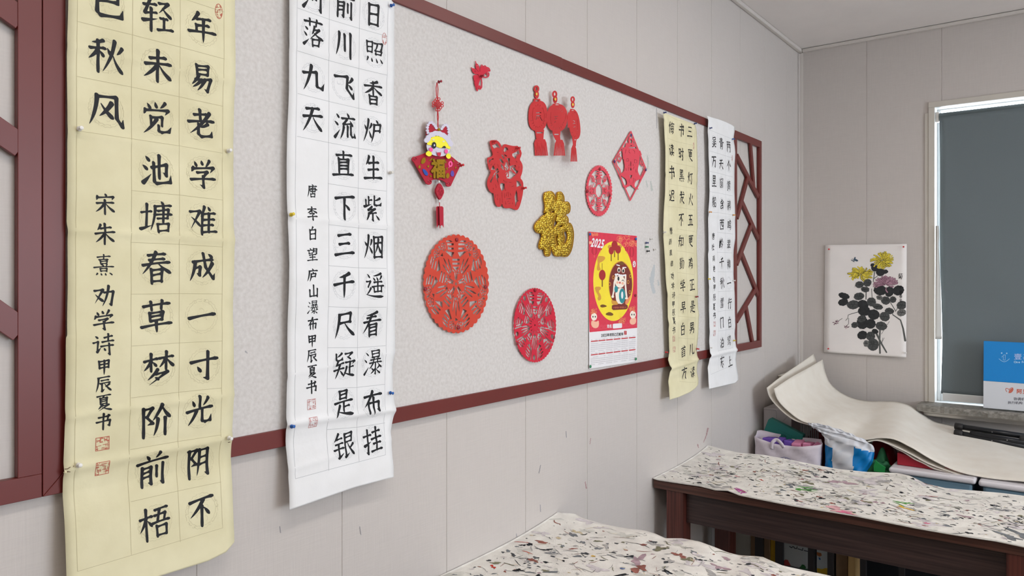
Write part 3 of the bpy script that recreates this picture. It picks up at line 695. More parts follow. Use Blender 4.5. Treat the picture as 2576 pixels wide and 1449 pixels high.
# -- near white scroll
ch = col('日照香炉生紫烟遥看瀑布挂', [(938, 38), (941, 133), (940, 233), (938, 330), (939, 423), (938, 525), (940, 620), (941, 717), (935, 815), (939, 912), (939, 1013), (936, 1107)], 58)
ch += col('前川飞流直下三千尺疑是银', [(866, 13), (866, 113), (865, 215), (867, 317), (864, 415), (868, 520), (866, 615), (864, 717), (867, 817), (867, 918), (864, 1015), (864, 1120)], 62)
ch += col('河落九天', [(787, -8), (788, 83), (788, 195), (786, 297)], 64)
ch += col('唐李白望庐山瀑布甲辰夏书', [(786, 480), (785, 537), (785, 587), (785, 640), (784, 692), (787, 732), (786, 773), (787, 815), (786, 858), (785, 895), (785, 935), (785, 974)], 31, 1.1)
ln = [[(748, -80), (746, 190), (744, 480), (744, 750), (742, 1000), (738, 1203)], [(828, -80), (827, 460), (824, 990), (822, 1183)], [(904, -80), (902, 470), (898, 1160)], [(974, 5), (974, 190), (973, 480), (973, 750), (969, 1000), (964, 1143)], [(738, 1203), (822, 1180), (964, 1143)]]
for k in range(-1, 11):
    yl, y2, y3, y4 = 20 + 107.6 * k, 49 + 103.2 * k, 72 + 100.3 * k, 92 + 97.2 * k
    ln.append([(828 - .5 * k, y2), (904 - .5 * k, y3), (974 - .5 * k, y4)])
    if k < 4: ln.append([(748, yl), (828, y2)])
rg = [(c[1], c[2], 36) for c in ch[:28]]
near_w, surfNW = scroll('white scroll of black brush writing, pinned beside the big yellow one', YS,
    [(728, -90), (728, 0), (727.5, 180), (722, 400), (723, 560), (726.5, 660), (724, 780), (723, 950), (719, 1080), (722, 1170), (718, 1280), (718, 1300)],
    [(978, -60), (982, 0), (990, 10), (991, 120), (993, 245), (991, 300), (991, 400), (992, 500), (991, 640), (992, 740), (994, 880), (989, 920), (990, 980), (995, 1035), (982, 1085), (980, 1198), (980, 1210)],
    [(0, ztop), (1, ztop)], [(0, zAt(718, 1280, YS)), (0.6, zAt(880, 1224, YS)), (1, zAt(980, 1198, YS))],
    [((722, 110), (990, 190), .002, .01), ((723, 545), (991, 570), .0035, .007), ((723, 945), (992, 885), .003, .008), ((719, 1068), (992, 1030), .008, .010), ((722, 1110), (988, 1050), -.003, .02), ((780, 1165), (900, 1128), .003, .006), ((718, 1235), (980, 1170), .002, .02)],
    M_whp, M_lineW, M_rndW, M_seal2, ln, ch, rg, [(784, 1017, 26, 1.0, False), (785.5, 1062, 26, 1.0, False), (966, 98, 30, 0.55, True)], 0.12, 2)
# -- far yellow scroll
ch = col('三更灯火五更鸡正是男儿读', [(1734, 332), (1735.5, 391), (1736, 448), (1737, 502), (1737, 554), (1738, 607), (1738, 662), (1740.5, 717), (1741, 772), (1740, 825), (1740, 879), (1741, 936)], 28)
ch += col('书时黑发不知勤学早白首方', [(1713, 328), (1713, 387), (1714, 441), (1714.5, 497), (1714, 552), (1714.5, 607), (1715.5, 662), (1716.7, 718), (1718, 774), (1717, 828), (1719, 884), (1720, 938)], 29)
ch += col('悔读书迟', [(1688, 322), (1689, 378), (1689.5, 434), (1689, 492)], 31)
ch += col('唐颜真卿劝学诗甲辰夏书', [(1688, 580), (1688, 608), (1688.5, 636), (1690, 664), (1691, 695), (1692, 719), (1692, 743), (1693, 766), (1694, 786), (1694, 807), (1694.5, 831)], 17, 1.1)
ln = [[(1679, 290), (1683, 560), (1686, 890)], [(1702, 300), (1704, 640), (1708, 960)], [(1725, 310), (1727, 640), (1730, 955)], [(1746, 318), (1748, 640), (1747, 950)]]
for k in range(13):
    ya, yb, yc = 298 + 54.8 * k, 305 + 54.5 * k, 313 + 54.0 * k
    if 300 < yb < 985: ln.append([(1702 + .4 * k, ya + 4), (1725 + .4 * k, yb + 2), (1747, yc)])
    if k < 5: ln.append([(1680, 290 + 57.5 * k), (1702, ya + 4)])
rg = [(c[1], c[2], 16.5) for c in ch[:28]]
YS2 = D - 0.036
far_y, surfFY = scroll('pale yellow scroll with wavy edges hung between the red calendar and the farthest scroll', YS2,
    [(1667, 270), (1667, 283), (1671, 330), (1673.5, 370), (1673, 440), (1670, 540), (1669, 585), (1672, 620), (1674, 690), (1679, 770), (1682, 850), (1683.5, 885), (1680, 905), (1685.5, 925), (1681, 950), (1679, 985), (1678.5, 1010)],
    [(1748, 300), (1749, 314), (1752.5, 345), (1754.6, 430), (1753.5, 500), (1755, 570), (1752.5, 588), (1754.6, 625), (1756, 700), (1753, 745), (1757, 800), (1756, 850), (1753, 880), (1755, 905), (1752.5, 925), (1753, 955), (1750, 980)],
    [(0, zAt(1668, 283, YS2)), (1, zAt(1749, 313, YS2))], [(0, zAt(1678.6, 1005, YS2)), (0.3, zAt(1702, 998, YS2)), (0.7, zAt(1733, 985, YS2)), (0.9, zAt(1747.6, 975, YS2)), (1, zAt(1752, 966, YS2))],
    [((1673, 440), (1753, 455), .003, .012), ((1669, 585), (1753, 590), .004, .012), ((1676, 740), (1753, 735), .004, .02), ((1682, 815), (1756, 790), .006, .02), ((1685, 927), (1753, 905), .012, .012), ((1670, 300), (1750, 330), .004, .015), ((1680, 960), (1752, 935), -.006, .02)],
    M_yel, M_lineY, M_rndY, M_seal2, ln, ch, rg, [(1694.5, 852, 14, 1.0, False), (1695.5, 879, 14, 1.0, False), (1744, 367, 17, 0.5, True)], 0.10, 3)
# -- far white scroll
ch = col('两个黄鹂鸣翠柳一行白鹭上', [(1832, 369), (1833, 418), (1833, 467), (1833, 516), (1834.5, 566), (1834, 615), (1834, 665), (1833, 712), (1834.5, 763), (1834.5, 811), (1834, 857), (1835, 909)], 25)
ch += col('青天窗含西岭千秋雪门泊东', [(1814, 361), (1814, 413), (1814.5, 460), (1815, 513), (1816, 565), (1815.5, 613), (1816, 661), (1816, 712), (1815.5, 762), (1815.5, 811), (1816, 863), (1815.5, 910)], 26)
ch += col('吴万里船', [(1796, 357), (1796, 407), (1796, 456), (1795.5, 508)], 28)
ch += col('唐杜甫绝句甲辰夏书', [(1795, 594), (1795, 622), (1796, 650), (1796, 676), (1795.5, 703), (1796, 724), (1796, 748), (1796, 772), (1797, 794)], 16.5, 1.1)
ln = [[(1784, 328), (1786, 650), (1785, 940)], [(1805, 336), (1806, 650), (1806, 930)], [(1824, 344), (1825, 650), (1825, 922)], [(1843, 350), (1843, 650), (1842, 917)], [(1784, 326), (1843, 350)], [(1785, 942), (1842, 917)]]
for k in range(1, 12):
    y2, y3, y4 = 336 + 49.7 * k, 343 + 48.7 * k, 350 + 47.7 * k
    ln.append([(1805, y2), (1824, y3), (1843, y4)])
    if k < 5: ln.append([(1785, 328 + 51.5 * k), (1805, y2)])
rg = [(c[1], c[2], 16) for c in ch[:28]]
YS3 = D - 0.034
far_w, surfFW = scroll('white scroll pinned over the lattice joint, farthest of the four scrolls', YS3,
    [(1778, 285), (1779, 292), (1782, 303), (1781, 330), (1783, 400), (1784, 480), (1781.6, 530), (1782, 640), (1784, 630), (1782, 690), (1784, 800), (1783.5, 860), (1786, 893), (1780, 925), (1778.5, 955), (1778, 985)],
    [(1850, 312), (1850, 322), (1846.5, 350), (1849, 385), (1847, 440), (1850, 600), (1847, 630), (1845.6, 690), (1849, 800), (1848.5, 840), (1852.5, 880), (1850, 920), (1851.6, 945), (1851, 960)],
    [(0, zAt(1779, 291.5, YS3)), (0.4, zAt(1808, 300, YS3)), (0.65, zAt(1825, 306, YS3)), (0.92, zAt(1845, 315.5, YS3)), (1, zAt(1850, 321, YS3))], [(0, zAt(1778, 978, YS3)), (0.9, zAt(1843, 963, YS3)), (1, zAt(1851, 954, YS3))],
    [((1782, 540), (1850, 545), .003, .012), ((1784, 720), (1846, 715), .003, .02), ((1784, 835), (1849, 820), .003, .02), ((1786, 895), (1852, 880), .012, .012), ((1780, 925), (1850, 905), -.005, .02), ((1781, 330), (1848, 352), -.003, .03)],
    M_whp, M_lineW, M_rndW, M_seal2, ln, ch, rg, [(1797, 815, 13, 1.0, False), (1796, 838, 14, 1.0, False), (1841, 398, 15, 0.5, True)], 0.10, 4)
# ============================================================ things on the notice board
def PX(x0, y0, s):
    def f(*p):
        if len(p) == 1 and not hasattr(p[0][0], '__len__'): p = tuple(p[0])
        if len(p) == 2 and not hasattr(p[0], '__len__'): return (x0 + p[0] / s, y0 + p[1] / s)
        return [(x0 + q[0] / s, y0 + q[1] / s) for q in (p[0] if len(p) == 1 else p)]
    return f
def pA(y): return lambda u, v: onA(u, v, y)
def pB(x): return lambda u, v: onB(u, v, x)
def plate(name, poly, to3, d, m, parent, sm=0, bevel=0.0):
    """flat sheet cut to a traced outline, thickness from plane function pair"""
    P = smooth_poly(poly, sm) if sm else poly; b = MB()
    b.prism([tuple(p) for p in P], lambda p, dd: to3(dd)(*p), d); return b.obj(name, m, parent, bevel=bevel)
def LA(y): return lambda dd: pA(y - dd)
def LB(x): return lambda dd: pB(x - dd)
def ellpoly(cx, cy, rx, ry, n=28, a0=0.0, a1=2*math.pi):
    return [(cx + rx * math.cos(a0 + (a1 - a0) * k / n), cy + ry * math.sin(a0 + (a1 - a0) * k / n)) for k in range(n)]
M_red = mat('red_flock_paper', (198, 44, 46), 0.75, 0.03, 40)
M_coral = mat('coral_red_paper', (206, 64, 42), 0.7, 0.03, 30)
M_crim = mat('crimson_paper', (204, 24, 54), 0.7, 0.03, 30)
M_pink = mat('rose_red_paper', (220, 70, 86), 0.75, 0.02, 30)
M_gold = None
def gold_mat():
    m = bpy.data.materials.new('embossed_gold_foil'); m.use_nodes = True; nt = m.node_tree; p = nt.nodes['Principled BSDF']
    p.inputs['Metallic'].default_value = 0.85; p.inputs['Roughness'].default_value = 0.28
    tc = nt.nodes.new('ShaderNodeTexCoord'); mp = nt.nodes.new('ShaderNodeMapping'); mp.inputs['Scale'].default_value = (1, 0.05, 0.8)
    nt.links.new(tc.outputs['Object'], mp.inputs[0])
    v = nt.nodes.new('ShaderNodeTexVoronoi'); v.inputs['Scale'].default_value = 190; v.inputs['Randomness'].default_value = 0.55
    nt.links.new(mp.outputs[0], v.inputs['Vector'])
    r = nt.nodes.new('ShaderNodeValToRGB'); e = r.color_ramp.elements
    e[0].position = 0.0; e[0].color = (*lin((255, 236, 130)), 1); e[1].position = 0.75; e[1].color = (*lin((150, 110, 18)), 1)
    x = r.color_ramp.elements.new(0.4); x.color = (*lin((222, 180, 48)), 1)
    nt.links.new(v.outputs['Distance'], r.inputs[0]); nt.links.new(r.outputs[0], p.inputs['Base Color'])
    b = nt.nodes.new('ShaderNodeBump'); b.inputs['Strength'].default_value = 0.9; b.inputs['Distance'].default_value = 0.003
    nt.links.new(v.outputs['Distance'], b.inputs['Height']); nt.links.new(b.outputs[0], p.inputs['Normal'])
    return m
M_gold = gold_mat()
M_goldrim = mat('gold_rim', (206, 148, 40), 0.3, metal=0.8)
YD = YB - 0.005
# ---- butterfly paper cut
q = PX(1170, 140, 13.18)
def butterfly(P):
    r = f_poly(P, smooth_poly(q((500, 640), (492, 520), (500, 380), (525, 305), (560, 290), (590, 320), (603, 355), (640, 318), (680, 325), (706, 372), (770, 382), (820, 430), (848, 525), (760, 532), (700, 572), (640, 615), (585, 690), (560, 760)), 1))
    r = U(r, f_poly(P, smooth_poly(q((560, 690), (430, 640), (300, 632), (270, 690), (290, 800), (300, 880), (330, 1010), (350, 1100), (385, 1165), (422, 1195), (432, 1050), (460, 900), (490, 800), (560, 760)), 1)))
    r = U(r, f_ell(P, *q(415, 400), 58 / 13.18, 150 / 13.18, -0.33), f_ell(P, *q(325, 520), 70 / 13.18, 125 / 13.18, -0.75), f_poly(P, q((430, 480), (520, 560), (560, 720), (420, 620), (360, 560))))
    r = U(r, f_stroke(P, q((340, 188), (375, 290)), .9), f_stroke(P, q((205, 400), (260, 450)), 1.1), f_ell(P, *q(540, 690), 3.6, 4.2))
    for pts in ([(590, 710), (690, 722), (760, 700), (790, 640), (780, 570), (735, 575), (715, 610), (740, 640)], [(540, 780), (555, 900), (548, 1050), (505, 1110), (460, 1080), (455, 1010), (490, 1000), (505, 1050)]): r = U(r, f_stroke(P, q(pts), 1.35))
    cuts = [f_stroke(P, q(a), .45) for a in ([(535, 350), (550, 330), (575, 345)], [(635, 375), (655, 360), (680, 385)], [(740, 450), (770, 440), (800, 470)], [(300, 500), (330, 550)], [(325, 480), (350, 530)], [(360, 1020), (375, 1110)], [(320, 830), (310, 870)], [(385, 335), (420, 325)], [(485, 420), (490, 520)], [(350, 610), (410, 635)], [(390, 470), (440, 540)])]
    return cut(r, *cuts)
t = tag(shape('butterfly_paper_cut', butterfly, (1182, 1238, 148, 234), 0.5, pA(YD), M_crim, solid=0.0008), 'small crimson butterfly paper cut near the top rail of the board', 'paper cut')
# ---- fu character paper cut with a child figure
q = PX(1210, 340, 7.246)
FU = [(150, 105), (230, 85), (300, 100), (350, 150), (380, 235), (395, 185), (430, 160), (520, 185), (600, 200), (680, 190), (742, 310), (735, 370), (702, 445), (742, 500), (762, 570), (752, 680), (712, 782), (757, 830), (774, 900), (766, 1050), (732, 1210), (692, 1330), (650, 1372), (590, 1348), (540, 1326), (440, 1336), (400, 1300), (380, 1235), (365, 1290), (330, 1314), (280, 1292), (245, 1210), (233, 1055), (190, 1055), (140, 1000), (106, 900), (120, 800), (187, 665), (140, 620), (98, 415), (170, 400), (207, 375), (215, 340), (180, 240)]
FH = [[(200, 190), (290, 150), (350, 238), (290, 222), (238, 246)], [(412, 290), (420, 240), (450, 215), (490, 240), (495, 285), (460, 262), (468, 290), (430, 312)], [(370, 370), (385, 345), (430, 412), (415, 436)], [(420, 340), (478, 382), (460, 392), (422, 372)], [(568, 340), (640, 305), (682, 270), (705, 345), (650, 380), (632, 432), (570, 382)], [(138, 458), (222, 420), (232, 440), (180, 452), (148, 530)], [(330, 430), (370, 430), (412, 490), (406, 528), (360, 490)], [(183, 628), (215, 550), (240, 575), (258, 635)], [(358, 508), (400, 560), (422, 638), (392, 628), (362, 590)],
      [(162, 845), (250, 678), (265, 690), (215, 785), (180, 872)], [(262, 640), (300, 592), (332, 650), (310, 700), (325, 770), (300, 800), (328, 920), (275, 785)], [(345, 890), (382, 868), (432, 890), (425, 985), (375, 1022), (350, 950)], [(425, 575), (462, 460), (512, 545), (498, 622), (450, 655)], [(470, 425), (525, 415), (535, 520), (520, 560), (490, 470)], [(520, 565), (580, 552), (632, 545), (640, 620), (682, 660), (650, 715), (600, 650), (555, 602), (520, 632)], [(448, 690), (505, 650), (542, 615), (600, 680), (640, 720), (540, 802), (462, 782)],
      [(648, 825), (702, 850), (737, 922), (692, 930), (648, 950)], [(640, 1000), (660, 1050), (668, 1190), (692, 1192), (650, 1225), (626, 1312), (613, 1120)]]
def fu_cut(P):
    r = cut(f_poly(P, smooth_poly(q(FU), 1)), *[f_poly(P, q(h)) for h in FH])
    lines = [[(445, 740), (505, 650), (545, 640)], [(545, 640), (600, 690), (645, 720)], [(500, 620), (500, 760)], [(450, 780), (500, 745)], [(460, 470), (500, 570)], [(430, 580), (470, 620)], [(700, 930), (660, 1000), (680, 1180)], [(270, 700), (330, 690)], [(272, 660), (330, 640)], [(640, 360), (700, 350)], [(560, 600), (610, 560), (650, 640)], [(600, 780), (690, 690)]]
    for l in lines: r = U(r, f_stroke(P, q(l), .75))
    r = U(r, f_ell(P, *q(575, 490), 55 / 7.246, 60 / 7.246))
    rr = random.Random(5); sl = [f_stroke(P, q(a), .38) for a in ([(410, 820), (430, 855), (470, 850)], [(490, 862), (550, 862)], [(560, 940), (600, 920)], [(440, 960), (450, 1010)], [(470, 1040), (460, 1110)], [(500, 1040), (500, 1120)], [(530, 1060), (545, 1100)], [(460, 1165), (540, 1160)], [(430, 1060), (430, 1140)], [(445, 1210), (450, 1260)], [(500, 1200), (480, 1220)], [(500, 1250), (530, 1240)], [(570, 1230), (575, 1255)], [(300, 1080), (300, 1110)], [(295, 1140), (300, 1180)], [(265, 1080), (262, 1140)], [(340, 1150), (345, 1260)], [(260, 900), (280, 960)], [(220, 960), (222, 990)], [(690, 560), (690, 600)], [(730, 560), (728, 620)], [(640, 470), (660, 500)], [(290, 310), (310, 320)], [(205, 160), (225, 190)], [(270, 155), (285, 170)], [(560, 270), (575, 290)], [(600, 300), (610, 270)], [(200, 520), (160, 560)], [(250, 520), (230, 560)], [(300, 530), (320, 590)], [(390, 240), (400, 330)], [(380, 1040), (385, 1230)])]
    return cut(r, *sl)
tag(shape('paper_cut_character', fu_cut, (1221, 1319, 350, 532), 0.5, pA(YD - 0.003), M_red, solid=0.0009), 'red cut-out blessing character with a child figure worked into it', 'paper cut')
# ---- row of three paper lanterns
q = PX(1310, 200, 6.588)
M_bead = mat('yellow_bead', (240, 196, 80), 0.3)
lan = thing('lantern_paper_cut', 'string of three red paper lanterns with fringed tassels, joined side by side', 'paper cut', onA(1385, 300, YD))
def yl(u):                                      # the sheet bows away from the board towards its right end
    f = lambda a, b_: (lambda t: t * t * (3 - 2 * t))(min(1.0, max(0.0, (u - a) / (b_ - a))))
    return YD - 0.032 * f(1366, 1432) + 0.018 * f(1430, 1470)
def lanto(u, v): return onA(u, v, yl(u))
def lantern(rings, cap, body, neck, tas, ns, dirx, charcuts, arcs, slots):
    def fn(P):
        r = U(cut(f_ell(P, *q(rings[0][:2]), rings[0][2] / 6.588, rings[0][3] / 6.588), f_ell(P, *q(rings[0][:2]), rings[0][2] * .3 / 6.588, rings[0][3] * .5 / 6.588)),
              f_ell(P, *q(rings[1][:2]), rings[1][2] / 6.588, rings[1][3] / 6.588), f_poly(P, q(cap)), f_poly(P, smooth_poly(q(body), 2)), f_poly(P, q(neck)))
        x0, x1, b0, b1, y0, y1 = tas
        r = U(r, f_poly(P, q((x0 + 25, y0), (x1 - 25, y0), (x1, y0 + 60), (b1, y1), (b0, y1), (x0, y0 + 60))))
        cs = []
        for k in range(1, ns): f = k / ns; cs.append(f_stroke(P, q((x0 + (x1 - x0) * f, y0 + 70 + 40 * math.sin(k * 2.1)), (b0 + (b1 - b0) * f + dirx, y1 + 20)), .18, .55))
        cs += [f_stroke(P, q(c), w_) for c, w_ in charcuts] + [f_stroke(P, q(c), .28) for c in arcs] + [f_box(P, q(a, b_)[0], q(c_, d_)[0], q(a, b_)[1], q(c_, d_)[1]) for a, b_, c_, d_ in slots]
        return cut(r, *cs)
    return fn
def arcs(cx, cy, rx, ry, a0, a1, n, s): return [[(cx + rx * math.cos(a), cy + ry * math.sin(a)), (cx + (rx - s) * math.cos(a), cy + (ry - s) * math.sin(a))] for a in [a0 + (a1 - a0) * k / (n - 1) for k in range(n)]]
def bodyp(cx, cy, rx, ry, sq=2.6, ang=0.0):
    o = []
    for k in range(26):
        a = 2 * math.pi * k / 26; c, s = math.cos(a), math.sin(a); x = rx * abs(c)**(2/sq) * (1 if c > 0 else -1); y = ry * abs(s)**(2/sq) * (1 if s > 0 else -1)
        o.append((cx + x * math.cos(ang) - y * math.sin(ang), cy + x * math.sin(ang) + y * math.cos(ang)))
    return o
L1 = lantern([(260, 155, 46, 58), (264, 250, 37, 66)], [(215, 315), (320, 322), (330, 400), (210, 390)], bodyp(283, 602, 156, 255, 2.6, .03), [(230, 820), (388, 830), (380, 900), (372, 1020), (260, 1010), (250, 930)], (222, 425, 238, 452, 990, 1262), 9, 8,
    [([(258, 553), (330, 550)], 1.0), ([(262, 600), (255, 665)], .7), ([(262, 600), (330, 598)], .8), ([(310, 610), (355, 685)], .8), ([(290, 610), (285, 650)], .6)], arcs(283, 600, 128, 205, .45, 2.7, 9, 26) + arcs(283, 600, 100, 190, 3.9, 5.5, 5, 22) + [[(205, 470), (190, 600), (210, 730)], [(365, 470), (392, 600), (372, 740)], [(415, 560), (420, 640)]], [(240, 344, 298, 362), (262, 872, 362, 892)])
L2 = lantern([(562, 245, 42, 60), (570, 330, 36, 66)], [(535, 400), (630, 395), (650, 440), (520, 440)], bodyp(600, 635, 172, 232, 2.4, .04), [(520, 860), (660, 850), (650, 940), (660, 1020), (580, 1010), (545, 940)], (568, 715, 545, 735, 1000, 1262), 9, 0,
    [([(565, 615), (610, 610)], .5), ([(560, 655), (600, 650)], .5), ([(575, 690), (560, 715)], .5), ([(560, 600), (575, 640)], .4)], arcs(600, 630, 140, 195, .5, 2.6, 9, 26) + arcs(610, 640, 120, 170, 4.4, 5.5, 5, 24) + [[(745, 560), (740, 650), (690, 740)], [(500, 540), (490, 650), (510, 740)]], [(575, 412, 630, 424), (556, 900, 628, 918)])
L3 = lantern([(860, 330, 36, 52), (862, 415, 30, 60)], [(825, 485), (890, 495), (905, 545), (805, 530)], bodyp(890, 745, 92, 250, 2.4, -.12), [(850, 960), (930, 965), (915, 1050), (912, 1110), (868, 1105), (862, 1040)], (838, 918, 826, 935, 1085, 1360), 7, 0,
    [([(865, 680), (900, 690)], .6), ([(862, 730), (905, 725)], .5), ([(890, 690), (880, 740)], .5), ([(875, 790), (905, 780)], .6)], arcs(890, 745, 70, 215, .5, 2.4, 6, 22) + arcs(890, 745, 70, 215, 3.9, 5.3, 5, 22) + [[(935, 660), (945, 750), (935, 830)]], [(842, 508, 880, 518), (892, 990, 912, 1008)])
for fn, bx, bd in ((L1, (1328, 1380, 213, 394), (264, 240)), (L2, (1374, 1435, 226, 394), (573, 326)), (L3, (1428, 1462, 240, 410), (864, 415))):
    o = shape('lantern', fn, bx, 0.45, lanto, M_red, lan, 0.0009)
    u, v = q(*bd); o2 = plate('bead', ellpoly(u, v, 2.4, 3.8, 16), LA(yl(u) - 0.0012), 0.003, M_bead, lan, bevel=0.001)
plate('join_tab', q((790, 540), (770, 600), (780, 800), (800, 800), (830, 700), (830, 560)), LA(yl(1430) + 0.0005), 0.001, M_red, lan)
# ---- diamond paper cut
q = PX(1460, 320, 6.039)
def diamond(P):
    o = q((768, 65), (1000, 645), (760, 1108), (500, 520)); r = f_stroke(P, list(o) + [o[0]], 1.35)
    body = [(650, 305), (700, 298), (760, 322), (850, 318), (905, 380), (898, 480), (890, 560), (870, 640), (880, 700), (930, 775), (900, 795), (850, 810), (825, 850), (822, 905), (870, 938), (800, 920), (765, 872), (740, 900), (690, 912), (650, 892), (700, 880), (712, 850), (690, 780), (620, 742), (600, 705), (660, 680), (676, 600), (660, 500), (655, 420)]
    r = U(r, f_poly(P, smooth_poly(q(body), 1)), f_poly(P, q((735, 170), (800, 170), (840, 300), (690, 310))))
    for pts, w_ in (([(640, 310), (655, 480)], 1.2), ([(600, 400), (560, 480), (600, 530), (625, 470), (590, 440)], 1.1), ([(540, 530), (560, 590), (600, 640), (610, 700)], 1.2), ([(520, 520), (600, 500)], 1.0), ([(925, 450), (915, 560), (945, 590), (965, 560), (930, 545)], 1.1), ([(975, 640), (950, 690), (930, 740), (925, 775)], 1.2), ([(960, 610), (990, 660)], 1.0), ([(600, 720), (660, 900)], 1.4), ([(920, 800), (860, 925)], 1.4), ([(650, 895), (700, 915)], 1.3), ([(830, 930), (880, 940)], 1.0), ([(700, 240), (690, 300)], 1.0), ([(850, 300), (880, 370)], 1.0), ([(760, 130), (735, 190)], 1.2), ([(560, 420), (600, 350), (625, 360)], 1.0), ([(925, 420), (905, 360)], 1.0)): r = U(r, f_stroke(P, q(pts), w_))
    c = [f_ell(P, *q(770, 215), 2.6, 5), f_ell(P, *q(725, 225), 1.2, 4), f_ell(P, *q(810, 230), 1.2, 4.4), f_ell(P, *q(770, 280), 2.6, 1.2), f_poly(P, q((748, 728), (788, 728), (765, 790))), f_ell(P, *q(680, 820), 3.2, 9, -.35), f_ell(P, *q(860, 860), 4, 9.5, .5), f_ell(P, *q(765, 560), 1.0, 7), f_poly(P, q((752, 655), (765, 605), (778, 655)))]
    for pts in ([(690, 340), (680, 400)], [(740, 340), (735, 380), (755, 395)], [(800, 350), (825, 365), (825, 400)], [(700, 480), (700, 520), (730, 515), (725, 475), (700, 480)], [(820, 490), (820, 540), (850, 545), (855, 500), (820, 490)], [(690, 620), (700, 660)], [(730, 610), (730, 660)], [(800, 640), (815, 600)], [(845, 690), (840, 640)], [(740, 780), (740, 840)], [(800, 770), (800, 850)], [(820, 780), (835, 800), (815, 820)], [(735, 560), (735, 590)], [(800, 560), (800, 590)]): c.append(f_stroke(P, q(pts), .35))
    return cut(r, *c)
tag(shape('paper_cut_diamond', diamond, (1542, 1628, 329, 505), 0.45, pA(YD - 0.001), M_pink, solid=0.0008), 'rose red diamond paper cut with thin frame and a vest shape inside', 'paper cut')
# ---- rounds: local unit coordinates
def roundcut(name, label, cx, cy, rx, ry, y, m, fn, step=0.5, solid=0.0008):
    def g(P): return fn((P[:, 0] - cx) / rx, -(P[:, 1] - cy) / ry) * min(rx, ry)
    return tag(shape(name, g, (cx - rx - 3, cx + rx + 3, cy - ry - 4, cy + ry + 4), step, pA(y), m, solid=solid), label, 'paper cut')
def scallop(u, v, n, a): th = np.arctan2(v, u); return np.sqrt(u*u + v*v) - (1 - a + a * np.abs(np.cos(n * th / 2)))
def oval_spring(u, v):
    P = np.stack([u, v], 1); r = np.maximum(scallop(u, v, 44, .055), 0.835 - np.sqrt(u*u + v*v))
    for k in range(4):
        c, s = math.cos(k * math.pi / 2), math.sin(k * math.pi / 2); Q = np.stack([u*c + v*s, -u*s + v*c], 1)
        r = U(r, f_stroke(Q, [(0, .92), (0, .5)], .036), f_stroke(Q, [(-.17, .79), (.17, .79)], .022), f_stroke(Q, [(-.19, .70), (.19, .70)], .022), f_stroke(Q, [(-.22, .61), (.22, .61)], .026), f_stroke(Q, [(0, .61), (-.28, .42)], .028, .012), f_stroke(Q, [(0, .61), (.28, .42)], .028, .012),
              cut(f_box(Q, -.13, .13, .27, .55), f_box(Q, -.08, .08, .475, .51), f_box(Q, -.08, .08, .40, .435), f_box(Q, -.08, .08, .325, .36)), f_stroke(Q, [(-.19, .19), (-.10, .28)], .022), f_stroke(Q, [(.19, .19), (.10, .28)], .022), f_stroke(Q, [(-.10, .27), (.10, .27)], .022))
        d = np.stack([(Q[:, 0] + Q[:, 1]) * .7071, (Q[:, 1] - Q[:, 0]) * .7071], 1)
        r = U(r, np.abs(f_ell(d, 0.0, .66, .085, .13)) - .020, f_stroke(d, [(0, .80), (0, .86)], .016), f_stroke(d, [(0, .53), (.05, .40), (0, .27)], .016), np.abs(f_ell(d, .02, .62, .03, .06)) - .012)
    return cut(r, (np.abs(u)**.75 + np.abs(v)**.75) - .27**.75)
roundcut('paper_cut_oval', 'rose red scalloped round paper cut with four spring characters around a star hole', 1506.9, 480, 33.2, 64.8, YD - 0.001, M_pink, oval_spring, 0.45)
def spring_wedge(Q, s=1.0):
    """cut-outs of one spring character, Q in unit disc with y pointing outwards"""
    c = []
    for sg in (-1, 1):
        c += [f_box(Q, *sorted((sg * .07, sg * .27)), .775, .815), f_box(Q, *sorted((sg * .07, sg * .25)), .69, .73), f_poly(Q, [(sg * .05, .635), (sg * .33, .655), (sg * .12, .53)]), f_poly(Q, [(sg * .18, .88), (sg * .30, .87), (sg * .30, .835), (sg * .10, .845)])]
    c += [f_box(Q, -.11, .11, .465, .505), f_box(Q, -.11, .11, .385, .425), f_poly(Q, [(-.11, .345), (.11, .345), (0, .26)])]
    return c
def coral_round(u, v):
    P = np.stack([u, v], 1); r = scallop(u, v, 42, .035); c = []
    for k in range(5):
        a = 2 * math.pi * k / 5; Q = np.stack([u*math.cos(a) + v*math.sin(a), -u*math.sin(a) + v*math.cos(a)], 1); c += spring_wedge(Q)
        a += math.pi / 5; Q = np.stack([u*math.cos(a) + v*math.sin(a), -u*math.sin(a) + v*math.cos(a)], 1)
        for x in (-.09, 0, .09): c.append(f_ell(Q, x * .8, .50 - abs(x), .018, .15, -x * 2.2))
        for j in range(5): b_ = 2 * math.pi * j / 5; c.append(np.abs(f_ell(Q, -.11 + .055 * math.cos(b_), .84 + .055 * math.sin(b_), .035)) - .008)
        for j in range(5): b_ = 2 * math.pi * j / 5 + .5; c.append(np.abs(f_ell(Q, .13 + .05 * math.cos(b_), .83 + .05 * math.sin(b_), .03)) - .008)
        c += [f_poly(Q, [(-.01, .93), (.05, .91), (.02, .80)]), f_poly(Q, [(-.24, .82), (-.19, .86), (-.21, .73)]), f_poly(Q, [(.22, .70), (.25, .78), (.28, .69)]), f_poly(Q, [(-.07, .73), (.04, .75), (.01, .68)]), f_stroke(Q, [(-.18, .66), (-.22, .58)], .018), f_stroke(Q, [(.16, .70), (.20, .60)], .018), f_ell(Q, 0, .30, .03, .035)]
        for x in (-.12, -.06, .06, .12): c.append(f_stroke(Q, [(x * .5, .08), (x * 1.5, .19)], .010))
        c += [f_ell(Q, .09, .26, .018, .03), f_ell(Q, -.09, .26, .018, .03), f_stroke(Q, [(-.10, .20), (-.04, .23)], .009)]
    c.append(f_ell(P, 0, 0, .03))
    return cut(r, *c)
